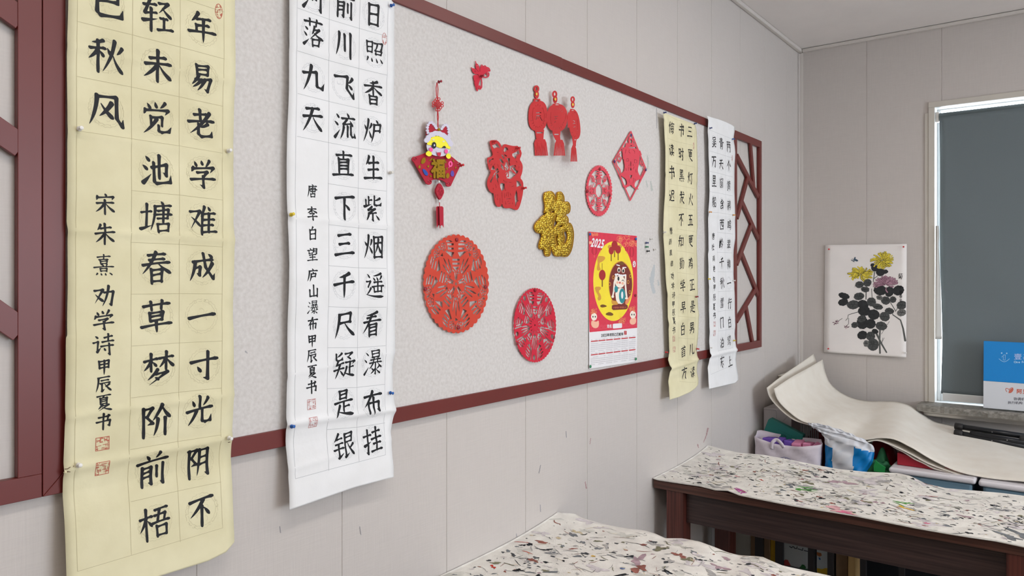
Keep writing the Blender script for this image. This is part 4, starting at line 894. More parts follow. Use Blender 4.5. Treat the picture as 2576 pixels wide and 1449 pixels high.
roundcut('round_paper_cut', 'large coral red scalloped round paper cut left of the gold character', 1147, 714, 83, 125, YD - 0.003, M_coral, coral_round, 0.55)
def crimson_round(u, v):
    P = np.stack([u, v], 1); r = scallop(u, v, 56, .025); c = []
    for k in range(5):
        a = 2 * math.pi * k / 5 - 0.04; Q = np.stack([u*math.cos(a) + v*math.sin(a), -u*math.sin(a) + v*math.cos(a)], 1); c += spring_wedge(Q)
        a += math.pi / 5; Q = np.stack([u*math.cos(a) + v*math.sin(a), -u*math.sin(a) + v*math.cos(a)], 1)
        for x in (-.10, -.035, .035, .10): c.append(f_ell(Q, x * .9, .54 - abs(x), .021, .17, -x * 2.0))
        c += [f_ell(Q, 0, .87, .06, .075), f_stroke(Q, [(-.16, .92), (-.14, .62)], .02), f_stroke(Q, [(.16, .92), (.14, .62)], .02), f_stroke(Q, [(-.22, .84), (-.20, .66)], .02), f_stroke(Q, [(.22, .84), (.20, .66)], .02), f_poly(Q, [(-.03, .36), (.03, .36), (.06, .28), (0, .24), (-.06, .28)]), f_ell(Q, .17, .33, .03, .07, -.5), f_ell(Q, -.17, .33, .03, .07, .5)]
        for x in (-.09, 0, .09): c.append(f_stroke(Q, [(x * .9, .16), (x * 1.2, .22)], .011))
    c.append(f_ell(P, 0, 0, .025))
    return cut(r, *c)
roundcut('round_paper_cut', 'bright crimson round paper cut below the gold character', 1345.5, 818, 53.5, 94, YD - 0.003, M_crim, crimson_round, 0.5)
# ---- gold foil character
q = PX(1330, 470, 7.623)
GO = [(300, 110), (370, 78), (440, 85), (490, 150), (510, 250), (517, 295), (535, 240), (545, 110), (590, 80), (640, 120), (675, 200), (672, 292), (740, 275), (787, 340), (792, 440), (770, 505), (690, 540), (742, 580), (757, 640), (750, 690), (792, 690), (832, 760), (857, 880), (852, 1020), (822, 1200), (760, 1320), (700, 1352), (600, 1332), (530, 1347), (480, 1290), (440, 1180), (416, 1120), (413, 1280), (385, 1337), (340, 1342), (305, 1290), (295, 1190), (240, 1212), (195, 1170), (200, 1080), (267, 905), (190, 900), (130, 850), (106, 760), (140, 680), (220, 600), (250, 560), (340, 500), (290, 510), (320, 380), (288, 230)]
GH = [[(405, 482), (490, 450), (492, 510), (440, 485)], [(455, 795), (490, 640), (515, 542), (552, 545), (522, 600), (527, 660), (555, 690), (510, 745)], [(565, 770), (600, 738), (660, 735), (600, 777)], [(503, 965), (545, 910), (562, 940), (530, 1000), (560, 1080), (567, 1130), (540, 1132)], [(663, 872), (700, 838), (742, 880), (747, 980), (712, 1072), (658, 1087), (692, 1000), (672, 910)]]
def gold(P): return cut(f_poly(P, smooth_poly(q(GO), 1)), *[f_poly(P, smooth_poly(q(h), 1)) for h in GH])
gt = thing('gold_character', 'puffy embossed gold foil blessing character in the middle of the board', 'wall decoration', onA(1394, 563, YD))
shape('rim', gold, (1342, 1444, 478, 650), 0.6, pA(YD - 0.002), M_goldrim, gt, 0.007)
xs, ys, P = grid_pts(1342, 1444, 478, 650, 0.6); G = gold(P); V, Fs = march((G + 0.9).reshape(len(ys), len(xs)), xs, ys)
dv = -gold(np.array(V)); link_mesh('foil_face', [onA(u, v, YD - 0.0056 - 0.004 * (1 - math.exp(-max(0, d) / 3.5))) for (u, v), d in zip(V, dv)], Fs, M_gold, gt, True)
# ---- hanging fan charm
q = PX(1020, 290, 4.83)
M_fred = mat('dark_red_felt', (178, 36, 56), 0.9, 0.04, 60); M_fwhite = mat('lilac_white_foam', (214, 210, 226), 0.8); M_fyel = mat('lemon_foam', (250, 240, 60), 0.75)
M_blk = mat('black_foam', (30, 32, 34), 0.7); M_fpink = mat('hot_pink_foam', (250, 92, 160), 0.7); M_glit = mat('gold_glitter', (206, 164, 40), 0.35, 0.5, 900, 0.8, 1200, metal=0.6); M_gblue = mat('blue_glitter', (52, 96, 196), 0.4, 0.4, 900, 0.6, 1000, metal=0.3)
M_cord = mat('red_cord', (206, 44, 52), 0.6); M_clear = mat('clear_bead', (232, 230, 230), 0.2); M_brow = mat('cream_foam', (232, 226, 190), 0.8); M_mouth = mat('mouth_red', (200, 40, 70), 0.7); M_violet = mat('violet_glitter', (96, 72, 170), 0.4, 0.4, 900)
YH = YB - 0.012
charm = thing('hanging_charm', 'red fan-shaped festival charm with a winking lion face and hanging tassel', 'hanging charm', onA(1105, 420, YH))
def fan(P):
    r = f_poly(P, q([(85, 545), (110, 505), (160, 490), (230, 462), (310, 440), (410, 435), (500, 465), (570, 512), (640, 570), (662, 610), (650, 640), (545, 862), (505, 838), (455, 795), (400, 778), (345, 782), (300, 795), (250, 835)]))
    for cx, cy, rr in ((108, 535, 32), (645, 602, 29), (282, 810, 34), (520, 836, 32)): r = U(r, f_ell(P, *q(cx, cy), rr / 4.83))
    c = []
    for cx, cy, s in ((108, 537, 1), (645, 602, -1), (282, 812, 1), (520, 838, -1)):
        c.append(f_stroke(P, q([(cx + s * (4 + 3.1 * a) * math.cos(a), cy + (4 + 3.1 * a) * math.sin(a)) for a in np.linspace(.4, 6.2, 16)]), .55))
    return cut(r, *c)
shape('fan_panel', fan, (1033, 1162, 376, 472), 0.6, pA(YH), M_fred, charm, 0.003)
plate('hood', q((250, 320), (248, 130), (275, 85), (330, 85), (385, 180), (440, 190), (470, 150), (505, 120), (525, 200), (545, 320), (540, 420), (260, 420)), LA(YH - 0.002), 0.003, M_fred, charm, 1)
plate('face', q((258, 330), (255, 400), (290, 460), (350, 490), (420, 502), (490, 490), (530, 440), (545, 400), (540, 320), (400, 260)), LA(YH - 0.0052), 0.003, M_fwhite, charm, 1)
plate('forehead', q((260, 360), (268, 320), (310, 270), (370, 250), (440, 260), (500, 300), (545, 370), (543, 415), (500, 398), (470, 375), (430, 402), (385, 385), (330, 365)), LA(YH - 0.0084), 0.002, M_fyel, charm, 1)
def fluff(pts, r): return lambda P: U(*[f_ell(P, *q(x, y), r / 4.83) for x, y in pts])
shape('fur_band', fluff([(255, 305), (278, 268), (312, 236), (360, 218), (410, 222), (455, 242), (492, 272), (520, 308), (545, 350), (270, 290), (335, 232), (385, 222), (432, 236), (474, 258), (507, 290), (535, 330)], 30), (1062, 1140, 326, 372), 0.5, pA(YH - 0.0095), M_fwhite, charm, 0.003)
shape('ear_trim', fluff([(272, 215), (265, 185), (264, 150), (272, 118), (290, 92), (315, 88), (338, 108), (358, 132), (372, 155)], 17), (1068, 1102, 300, 342), 0.5, pA(YH - 0.0058), M_fwhite, charm, 0.003)
shape('ear_trim', fluff([(438, 165), (450, 140), (470, 122), (492, 118), (512, 138), (520, 170), (522, 205), (525, 240), (530, 268)], 16), (1104, 1136, 306, 352), 0.5, pA(YH - 0.0058), M_fwhite, charm, 0.003)
for nm, pl, m, s in (('eye', ellpoly(*q(348, 364), 5.6, 8.2), M_blk, 0), ('eye', q((445, 395), (460, 375), (485, 372), (492, 402), (478, 400), (470, 388), (452, 402)), M_blk, 1), ('eyebrow', ellpoly(*q(340, 297), 3.2, 2.0), M_brow, 0), ('eyebrow', ellpoly(*q(465, 318), 3.2, 2.0), M_brow, 0), ('cheek', ellpoly(*q(311, 418), 4.7, 5.6), M_fpink, 0), ('cheek', ellpoly(*q(496, 438), 4.3, 5.6), M_fpink, 0), ('mouth', q((378, 440), (392, 458), (408, 448), (424, 458), (435, 440), (428, 490), (408, 500), (390, 488)), M_mouth, 0),
                    ('paw', q((243, 470), (262, 435), (300, 432), (325, 462), (318, 488), (290, 502), (262, 490)), M_fyel, 1), ('paw', q((490, 492), (508, 462), (540, 466), (553, 495), (548, 520), (522, 532), (500, 515)), M_fyel, 1)):
    plate(nm, pl, LA(YH - 0.0104), 0.0012, m, charm, s)
plate('eye_glint', ellpoly(*q(352, 364), 1.8, 2.8), LA(YH - 0.0117), 0.0006, M_fwhite, charm)
def fu_glyph(P): return px_text(P, '福', *q(312, 645), 51, 36, 1.7)
shape('fu_backing', lambda P: fu_glyph(P) - 1.0, (1082, 1124, 392, 452), 0.45, pA(YH - 0.0035), M_blk, charm, 0.0015)
shape('fu_character', fu_glyph, (1082, 1124, 392, 452), 0.45, pA(YH - 0.0055), M_glit, charm, 0.002)
orn = [('coin', q((185, 585), (200, 530), (225, 512), (245, 520), (245, 565), (215, 592)), M_glit), ('sparkle', q((272, 558), (300, 540), (325, 510), (328, 545), (300, 552)), M_glit), ('gourd', q((155, 635), (165, 605), (180, 605), (188, 640), (165, 650)), M_glit), ('blue_cloud', q((205, 650), (235, 655), (275, 700), (272, 735), (240, 728), (215, 690)), M_gblue), ('dot', ellpoly(*q(307, 740), 2.4, 2.4), M_glit), ('dot', q((265, 610), (290, 605), (285, 638), (268, 632)), M_glit), ('violet_cloud', q((550, 690), (568, 665), (592, 690), (590, 740), (560, 745), (548, 720)), M_violet), ('ingot', q((490, 735), (505, 700), (525, 700), (538, 735), (520, 768), (498, 765)), M_glit), ('dot', q((496, 635), (514, 632), (512, 668), (496, 662)), M_glit), ('sparkle', q((478, 560), (496, 555), (498, 580), (480, 582)), M_glit), ('dot', q((600, 630), (622, 622), (610, 655)), M_glit), ('dot', q((570, 548), (590, 545), (592, 575)), M_glit)]
for nm, pl, m in orn: plate('ornament', pl, LA(YH - 0.0018), 0.0016, m, charm, 1)
shape('pink_balloon', lambda P: cut(U(f_ell(P, *q(545, 592), 5.2, 7.6), f_stroke(P, q((530, 625), (525, 640)), .8)), f_ell(P, *q(545, 592), 2.0, 4.2)), (1125, 1142, 402, 426), 0.4, pA(YH - 0.0026), M_fpink, charm, 0.0015)
def cordA(pts, y): return [onA(u, v, y) for u, v in pts]
b = MB(); b.tube(cordA([(1099, 208), (1097, 222), (1098, 240), (1101, 252)], YH), 0.0012); b.tube(cordA([(1100, 208), (1102, 225), (1101, 240), (1101, 252)], YH), 0.0012); b.tube(cordA([(1101, 275), (1100, 295), (1102, 310), (1102, 326)], YH), 0.0012); b.tube(cordA([(1101, 275), (1103, 295), (1101, 312), (1102, 326)], YH - 0.002), 0.0012); b.obj('cord', M_cord, charm, True)
b = MB(); kc = (1101.5, 262.5); rot = lambda x, y: (kc[0] + 0.82 * (x * .7071 - y * .7071), kc[1] + 1.0 * (x * .7071 + y * .7071))
for k in range(-2, 3):
    b.tube(cordA([rot(-9, k * 3.6), rot(9, k * 3.6)], YH - 0.001), 0.0013); b.tube(cordA([rot(k * 3.6, -9), rot(k * 3.6, 9)], YH - 0.0032), 0.0013)
for x, y in ((-12, -7), (-12, 7), (12, -7), (12, 7), (-7, -12), (7, -12), (-7, 12), (7, 12), (-12, 0), (12, 0)):
    b.tube(cordA([rot(x + 3.4 * math.cos(a), y + 3.4 * math.sin(a)) for a in np.linspace(0, 6.28, 11)], YH - 0.002), 0.0012)
b.obj('endless_knot', M_cord, charm, True)
def ball(c, r, sx=1.0):
    b_ = MB(); n = 10; V = []; Fb = []
    for i in range(7):
        a = -math.pi / 2 + math.pi * i / 6
        for k in range(n): V.append((c[0] + r * sx * math.cos(a) * math.cos(2*math.pi*k/n), c[1] + r * math.cos(a) * math.sin(2*math.pi*k/n), c[2] + r * math.sin(a)))
    for i in range(6):
        for k in range(n): Fb.append((i*n+k, i*n+(k+1) % n, (i+1)*n+(k+1) % n, (i+1)*n+k))
    b_.add(V, Fb); return b_
ball(onA(1103, 327, YH - 0.004), 0.0055).obj('gold_bead', M_glit, charm, True)
ball(onA(1104, 457, YH), 0.004).obj('clear_bead', M_clear, charm, True); ball(onA(1105, 506, YH), 0.004).obj('clear_bead', M_clear, charm, True)
b = MB(); b.tube(cordA([(1103.5, 448), (1104, 462)], YH), 0.0009); b.tube(cordA([(1105, 500), (1106, 522)], YH), 0.0011); b.obj('cord', M_cord, charm, True)
def pend(P): return cut(f_poly(P, smooth_poly(q((405, 820), (440, 860), (465, 930), (440, 990), (412, 1034), (385, 990), (357, 920), (380, 860)), 1)), f_stroke(P, q((390, 870), (415, 880), (385, 930)), .35), f_stroke(P, q((400, 920), (398, 980)), .35), f_stroke(P, q((418, 930), (436, 915), (438, 960), (420, 980), (418, 930)), .35), f_stroke(P, q((422, 890), (436, 895)), .35))
shape('pendant', pend, (1092, 1118, 458, 506), 0.4, pA(YH - 0.002), M_fred, charm, 0.006)
b = MB(); b.prism(q((372, 1120), (385, 1106), (412, 1106), (416, 1340), (400, 1335), (380, 1372)), lambda p, d: onA(p[0], p[1], YH - 0.001 - d), 0.0014)
b.prism(q((412, 1106), (448, 1106), (462, 1122), (464, 1368), (445, 1335), (424, 1345)), lambda p, d: onA(p[0], p[1], YH - 0.001 - d), 0.0014)
b.prism(q((410, 1106), (420, 1106), (426, 1372), (416, 1372)), lambda p, d: onA(p[0], p[1], YH - 0.0026 - d), 0.006); b.obj('tassel', M_fred, charm)
# ============================================================ wall calendar
q = PX(1450, 560, 3.717)
YC = YB - 0.004
M_calw = mat('calendar_paper', (240, 238, 240), 0.5); M_calr = mat('calendar_red', (222, 54, 78), 0.45, 0.05, 60); M_caly = mat('calendar_yellow', (250, 226, 56), 0.5, 0.04, 20); M_cdr = mat('lantern_dark_red', (172, 36, 44), 0.5); M_cgold = mat('print_gold', (216, 156, 62), 0.5); M_cor = mat('peony_orange', (240, 146, 100), 0.5); M_arch = mat('arch_brown', (124, 44, 36), 0.5); M_teal = mat('teal_print', (44, 142, 150), 0.5); M_cream = mat('cream_print', (250, 238, 222), 0.5); M_peach = mat('peach_print', (248, 190, 160), 0.5); M_brown = mat('print_brown', (122, 78, 34), 0.5); M_dot = mat('small_print_grey', (150, 150, 158), 0.6); M_cink = mat('print_black', (40, 38, 40), 0.6); M_bar = mat('month_bar_red', (200, 50, 56), 0.5); M_rl = mat('calendar_wave_pink', (236, 92, 110), 0.5); M_lanr = mat('lantern_red', (196, 40, 62), 0.5)
cal = thing('wall_calendar', 'red and white 2025 wall calendar with a yellow moon picture', 'calendar', onA(1541, 750, YC))
plate('sheet', q((115, 82), (565, 123), (568, 500), (570, 800), (568, 985), (565, 1298), (120, 1368), (117, 700)), LA(YC + 0.0006), 0.0006, M_calw, cal)
_ly = [0.0]
def lay(name, poly, m, sm=0, up=None):
    _ly[0] += 0.000012; y = YC - 0.0002 - (up or _ly[0]); P = smooth_poly(q(poly), sm) if sm else q(poly)
    return link_mesh(name, [onA(u, v, y) for u, v in P], [tuple(range(len(P)))], m, cal)
def layf(name, fn, bx, m, step=0.4):
    _ly[0] += 0.000012; y = YC - 0.0002 - _ly[0]; a = q(bx[0], bx[2]); c = q(bx[1], bx[3]); return shape(name, fn, (a[0], c[0], a[1], c[1]), step, pA(y), m, cal)
lay('red_picture', [(115, 83), (565, 124), (567.5, 500), (569.5, 800), (568, 984), (122, 1025), (119, 900), (117, 600)], M_calr)
def waves(P):
    r = np.full(len(P), 1e3)
    for row in range(4):
        for k in range(12):
            cx, cy = 130 + 42 * k + (row % 2) * 21, 1010 - 26 * row - 0.09 * (42 * k)
            if 185 < cx < 500 and row > 1: continue
            for R in (20, 13, 7): r = U(r, np.maximum(np.abs(f_ell(P, *q(cx, cy), R / 3.717, R / 3.717)) - .25, P[:, 1] - q(cx, cy)[1]))
    return np.maximum(r, f_poly(P, q((119, 900), (569, 870), (567, 982), (122, 1022))))
layf('wave_pattern', waves, (115, 570, 890, 1026), M_rl)
lay('yellow_moon', ellpoly(345, 548, 187, 372, 60), M_caly)
def peony(cx, cy, s, seed):
    rr = random.Random(seed); pts = [(cx + rr.uniform(-1, 1) * s, cy + rr.uniform(-1, 1) * s * .8, rr.uniform(.16, .34) * s) for _ in range(16)]
    return lambda P: np.maximum(U(*[np.abs(f_ell(P, *q(x, y), r / 3.717, r * 1.2 / 3.717)) - .38 for x, y, r in pts]), f_poly(P, q((119, 88), (562, 128), (564, 500), (566, 800), (565, 980), (124, 1020))))
layf('peony', peony(445, 165, 62, 1), (365, 562, 85, 240), M_cor); layf('peony', peony(530, 190, 32, 2), (480, 564, 130, 250), M_cor); layf('flower', peony(130, 190, 14, 4), (117, 152, 150, 240), M_peach); layf('flower', peony(170, 100, 26, 5), (122, 215, 86, 130), M_cor)
layf('flower', peony(480, 530, 26, 8), (440, 530, 470, 600), M_cor)
for x, y, rx, ry, m in ((168, 262, 28, 42, M_lanr), (517, 275, 24, 50, M_lanr), (468, 245, 14, 24, M_lanr), (225, 240, 16, 20, M_lanr)):
    lay('printed_lantern', ellpoly(x, y, rx, ry), m); lay('lantern_rib', ellpoly(x, y, rx * .35, ry), M_calr); lay('lantern_fringe', [(x - 2, y + ry), (x + 2, y + ry), (x + 2, y + ry + 22), (x - 2, y + ry + 22)], M_cor)
for pl in ([(290, 225), (305, 205), (330, 212), (320, 245), (300, 245)], [(385, 210), (420, 205), (428, 230), (405, 248)]): lay('gold_cloud', pl, M_cgold, 1)
for x, y, rx, ry in ((326, 262, 24, 36), (390, 252, 26, 38), (357, 215, 29, 46)):
    lay('lantern_fringe', [(x - 4, y + ry), (x + 4, y + ry), (x + 4, y + ry + 62), (x - 4, y + ry + 62)], M_brown); lay('printed_lantern', ellpoly(x, y, rx, ry), M_cdr)
lay('lantern_fringe', [(239, 380), (243, 380), (243, 440), (239, 440)], M_brown); lay('lantern_fringe', [(237, 538), (247, 538), (247, 600), (237, 600)], M_brown); lay('printed_lantern', ellpoly(242, 490, 31, 49), M_cdr)
for pl in ([(200, 310), (265, 315), (270, 340), (235, 370), (215, 372), (218, 420), (232, 440), (200, 452), (190, 430), (200, 380), (195, 345)], [(170, 600), (225, 598), (232, 620), (205, 640), (230, 680), (232, 720), (205, 732), (197, 705), (208, 690), (180, 640)]): lay('gold_cloud', pl, M_cgold, 1)
for pl in ([(218, 778), (245, 762), (290, 780), (270, 790), (235, 795)], [(268, 855), (310, 832), (350, 855), (335, 872), (290, 868)]): lay('brown_cloud', pl, M_brown, 1)
lay('arch_border', ellpoly(413, 575, 112, 216, 40), M_cgold); lay('arch', ellpoly(413, 577, 107, 208, 40), M_arch)
for x, y in ((312, 575), (345, 512), (484, 555), (505, 500), (500, 650)): layf('coin', lambda P, x=x, y=y: np.abs(f_ell(P, *q(x, y), 2.4, 4.0)) - .55, (x - 16, x + 16, y - 24, y + 24), M_cgold)
lay('gold_heap', [(325, 720), (350, 730), (395, 735), (395, 768), (335, 770)], M_cgold, 1); lay('flower_heap', [(460, 720), (500, 690), (520, 640), (508, 700), (480, 765), (455, 765)], M_cor, 1)
lay('roof_ornament', [(395, 378), (420, 358), (450, 378), (440, 398), (405, 396)], M_brown, 1)
layf('fur_tassel', lambda P: U(f_stroke(P, q((372, 500), (355, 560), (350, 640), (338, 695)), 2.0), f_stroke(P, q((460, 490), (458, 580), (465, 660), (472, 705)), 2.0), f_ell(P, *q(340, 692), 3.2, 3.4), f_ell(P, *q(465, 708), 4.5, 2.4)), (325, 485, 470, 725), M_cream)
lay('robe', [(395, 610), (450, 615), (452, 700), (440, 765), (375, 755), (360, 640)], M_cream, 1); lay('teal_coil', ellpoly(428, 685, 30, 70), M_teal); lay('teal_sleeve', ellpoly(372, 622, 17, 32), M_teal); lay('teal_coil', ellpoly(428, 678, 10, 34), M_calw)
lay('lion_hat', [(365, 480), (370, 420), (375, 392), (400, 405), (430, 412), (465, 418), (468, 470), (455, 500), (400, 505)], M_arch, 1); lay('child_face', ellpoly(408, 552, 46, 58), M_cream)
for x, y in ((398, 442), (438, 448)): lay('hat_eye', ellpoly(x, y, 15, 24), M_cream); lay('hat_pupil', ellpoly(x, y + 3, 9, 15), M_cink)
layf('fur_band', lambda P: U(*[f_ell(P, *q(x, y), 2.6) for x, y in ((368, 486), (385, 484), (402, 490), (420, 494), (438, 495), (455, 492))], f_stroke(P, q((378, 395), (402, 402)), 1.4), f_stroke(P, q((435, 420), (462, 420)), 1.4)), (355, 470, 385, 510), M_calw)
lay('eye', ellpoly(393, 524, 9, 20), M_cink); layf('wink', lambda P: f_stroke(P, q((425, 545), (435, 535), (446, 548)), .7), (418, 452, 525, 560), M_cink); lay('cheek', ellpoly(385, 560, 12, 12), M_peach); lay('cheek', ellpoly(432, 568, 12, 12), M_peach); lay('mouth', ellpoly(407, 562, 7, 10), M_bar)
lay('name_plate', [(333, 775), (345, 770), (465, 765), (480, 775), (480, 800), (465, 810), (345, 818), (331, 805)], M_arch); layf('name_plate_writing', lambda P: U(*[f_stroke(P, q((x, 795 - (x - 345) * .03 - h), (x + w_, 795 - (x - 345) * .03 + h)), .35) for x, w_, h in ((345, 12, 0), (362, 3, 8), (370, 6, 6), (380, 5, 8), (390, 6, 6), (404, 2, 2), (412, 4, 8), (421, 6, 6), (431, 5, 8), (440, 6, 6), (455, 12, 0))]), (338, 475, 775, 812), M_cor)
for cx, cy in ((165, 880), (528, 860)):
    lay('corner_figure', [(cx - 22, cy + 30), (cx - 30, cy + 70), (cx - 10, cy + 105), (cx + 30, cy + 108), (cx + 48, cy + 80), (cx + 44, cy + 30), (cx + 20, cy + 50)] if cx < 300 else [(cx - 30, cy + 50), (cx - 28, cy + 85), (cx, cy + 98), (cx + 30, cy + 80), (cx + 30, cy + 30), (cx, cy + 20)], M_peach, 1); lay('corner_face', ellpoly(cx, cy, 28, 36), M_cream)
    for dx in (-10, 12): lay('eye', ellpoly(cx + dx, cy, 5, 9), M_cink)
    layf('peony', peony(cx, cy - 52, 26, cx), (cx - 40, min(566, cx + 42), cy - 90, cy - 20), M_cor)
layf('peony', peony(430, 915, 30, 3), (390, 470, 870, 960), M_cor)
lay('stamp_disc', ellpoly(541, 388, 14, 30), M_calw); layf('stamp_writing', lambda P: U(f_stroke(P, q((545, 370), (535, 382), (546, 388), (534, 402)), .5), f_stroke(P, q((548, 392), (540, 408)), .5)), (528, 556, 360, 415), M_bar)
def slanted(P, s, x, y, h, w_, wt, sl): Q = P.copy(); c = q(x, y); Q[:, 0] = P[:, 0] + (P[:, 1] - c[1]) * sl; Q[:, 1] = P[:, 1] - (P[:, 0] - c[0]) * 0.14; return px_text(Q, s, *c, h, w_, wt, 8.4)
layf('year_title', lambda P: np.minimum(slanted(P, '2025', 142, 180, 30, 15.0, 1.1, .22), 1e3), (120, 285, 95, 250), M_calw, 0.35)
layf('name_label', lambda P: px_text(P, '姓名', *q(287, 968), 9.5, 6.0, 0.25), (280, 340, 940, 995), M_calw, 0.25)
lay('name_box', [(340, 952), (346, 946), (422, 940), (427, 946), (427, 978), (421, 985), (347, 991), (340, 986)], M_calw)
def line_text(s, x, y, h, w_, wt, slope, adv=None):
    def fn(P):
        Q = P.copy(); Q[:, 1] = P[:, 1] - (P[:, 0] - q(x, y)[0]) * slope; return px_text(Q, s, *q(x, y), h, w_, wt, adv)
    return fn
layf('calendar_title', line_text('2025', 232, 1055, 10.5, 6.6, 0.1, -0.09, 3.9), (228, 296, 1030, 1075), M_cink, 0.28)
layf('calendar_title', line_text('年农历乙巳蛇年', 288, 1050, 8.6, 5.9, 0.15, -0.06), (284, 450, 1020, 1072), M_cink, 0.28)
layf('red_seal', lambda P: cut(f_box(P, q(449, 0)[0], q(470, 0)[0], q(0, 1012)[1], q(0, 1048)[1]), *[f_stroke(P, q(a), .3) for a in ([(454, 1020), (466, 1020)], [(454, 1030), (466, 1030)], [(460, 1016), (460, 1044)], [(454, 1040), (466, 1040)])]), (446, 474, 1008, 1052), M_bar, 0.3)
for row, (ya, yb) in enumerate(((1106, 1068), (1233, 1182))):
    for k in range(6):
        x0 = 136 + 71.2 * k; x1 = x0 + 65 - k * .9; s = (yb - ya) / 415.0; f = lambda x: ya + s * (x - 136)
        lay('month_bar', [(x0, f(x0)), (x1, f(x1)), (x1, f(x1) + 9.5), (x0, f(x0) + 9.5)], M_bar)
        def days(P, x0=x0, x1=x1, f=f, row=row, k=k):
            r = np.full(len(P), 1e3)
            for a in range(5):
                for c in range(7):
                    if (a == 0 and c < (k * 3 + row * 2) % 6) or (a == 4 and c > 3 + k % 3): continue
                    x = x0 + 3 + c * (x1 - x0 - 5) / 6; y = f(x) + 25 + a * 17.5 - (2 if k > 2 else 0); r = U(r, f_stroke(P, q((x - 1.6, y), (x + 1.6, y + 5)), .32))
            return r
        layf('month_days', days, (x0 - 4, x1 + 4, ya - 60, ya + 125), M_dot, 0.4)
        layf('month_heading', lambda P, x0=x0, x1=x1, f=f: U(f_stroke(P, q((x0 + 3, f(x0) - 8), (x0 + 12, f(x0) - 9)), .3), f_stroke(P, q((x1 - 25, f(x1) - 7), (x1 - 3, f(x1) - 9)), .25)), (x0 - 2, x1 + 2, ya - 65, ya), M_dot, 0.3)
# ============================================================ flower painting on the far wall
q = PX(2040, 580, 4.26)
XP = XF - 0.006
M_rice = mat('rice_paper', (244, 239, 236), 0.85, 0.02, 10, 0.1, 40); M_leafs = [mat('ink_wash_%s' % n, c, 0.8, 0.25, 60) for n, c in (('dark', (44, 46, 48)), ('mid', (74, 76, 76)), ('pale', (112, 112, 110)))]; M_py = mat('petal_yellow', (232, 212, 70), 0.8, 0.1, 60); M_pp = mat('petal_mauve', (176, 136, 152), 0.8, 0.1, 60); M_pl = mat('petal_outline', (50, 46, 34), 0.8); M_pl2 = mat('petal_outline_mauve', (84, 48, 66), 0.8); M_bf = mat('butterfly_blue', (70, 92, 112), 0.8); M_stem = mat('stem_ink', (96, 98, 96), 0.8)
pic = thing('flower_painting', 'ink painting of yellow and mauve chrysanthemums pinned on the wall by the window', 'painting', onB(2177, 757, XP))
def picsurf(u, v):
    s, r = (u - 2075) / 205, (v - 615) / 280
    return XP - 0.004 - 0.004 * math.sin(5 * r + 2 * s) * (0.3 + r) - (0.012 * max(0, r - .85) / .15 if r > .85 else 0) - 0.001 * math.sin(60 * r)
nu, nv = 14, 50; V = []
TLp, TRp, BLp, BRp = q(152, 155), q(1027, 142), q(138, 1305), q(1021, 1360)
for j in range(nv):
    for i in range(nu):
        a, c = i / (nu - 1), j / (nv - 1); u = (TLp[0]*(1-a) + TRp[0]*a)*(1-c) + (BLp[0]*(1-a) + BRp[0]*a)*c; v = (TLp[1]*(1-a) + TRp[1]*a)*(1-c) + (BLp[1]*(1-a) + BRp[1]*a)*c; V.append(onB(u, v, picsurf(u, v)))
link_mesh('paper', V, grid_faces(nu, nv), M_rice, pic, True, 0.0004)
_lp = [0.0006]
def pf(name, fn, bx, m, step=0.45):
    _lp[0] += 0.000012; e = _lp[0]; a = q(bx[0], bx[2]); c = q(bx[1], bx[3]); return shape(name, fn, (a[0], c[0], a[1], c[1]), step, lambda u, v: onB(u, v, picsurf(u, v) - e), m, pic)
for pts, w0, w1 in (([(740, 1070), (735, 1180), (740, 1312)], 2.0, 2.2), ([(700, 1100), (760, 1220), (810, 1305)], 2.6, 1.8), ([(875, 900), (960, 960), (988, 1050), (1010, 1178)], 1.2, 2.6), ([(510, 872), (440, 890), (400, 905), (395, 940), (372, 965)], .9, .5), ([(335, 942), (295, 968)], .6, .6), ([(405, 940), (402, 1000), (385, 1020)], .6, .6), ([(592, 640), (590, 735)], 1.3, 1.3), ([(682, 445), (668, 548)], 1.3, .9), ([(730, 475), (668, 520)], .7, .9), ([(650, 625), (655, 725)], .8, .8), ([(850, 768), (908, 862)], .9, .9), ([(940, 810), (905, 870)], .9, .6), ([(760, 1210), (770, 1150)], .6, .5), ([(785, 1150), (765, 1190)], .5, .5), ([(840, 975), (755, 1110)], .5, .5)):
    xs_ = [p[0] for p in pts]; ys_ = [p[1] for p in pts]; pf('stem', lambda P, pts=pts, w0=w0, w1=w1: f_stroke(P, q(pts), w0, w1), (min(xs_) - 20, max(xs_) + 20, min(ys_) - 20, max(ys_) + 20), M_stem)
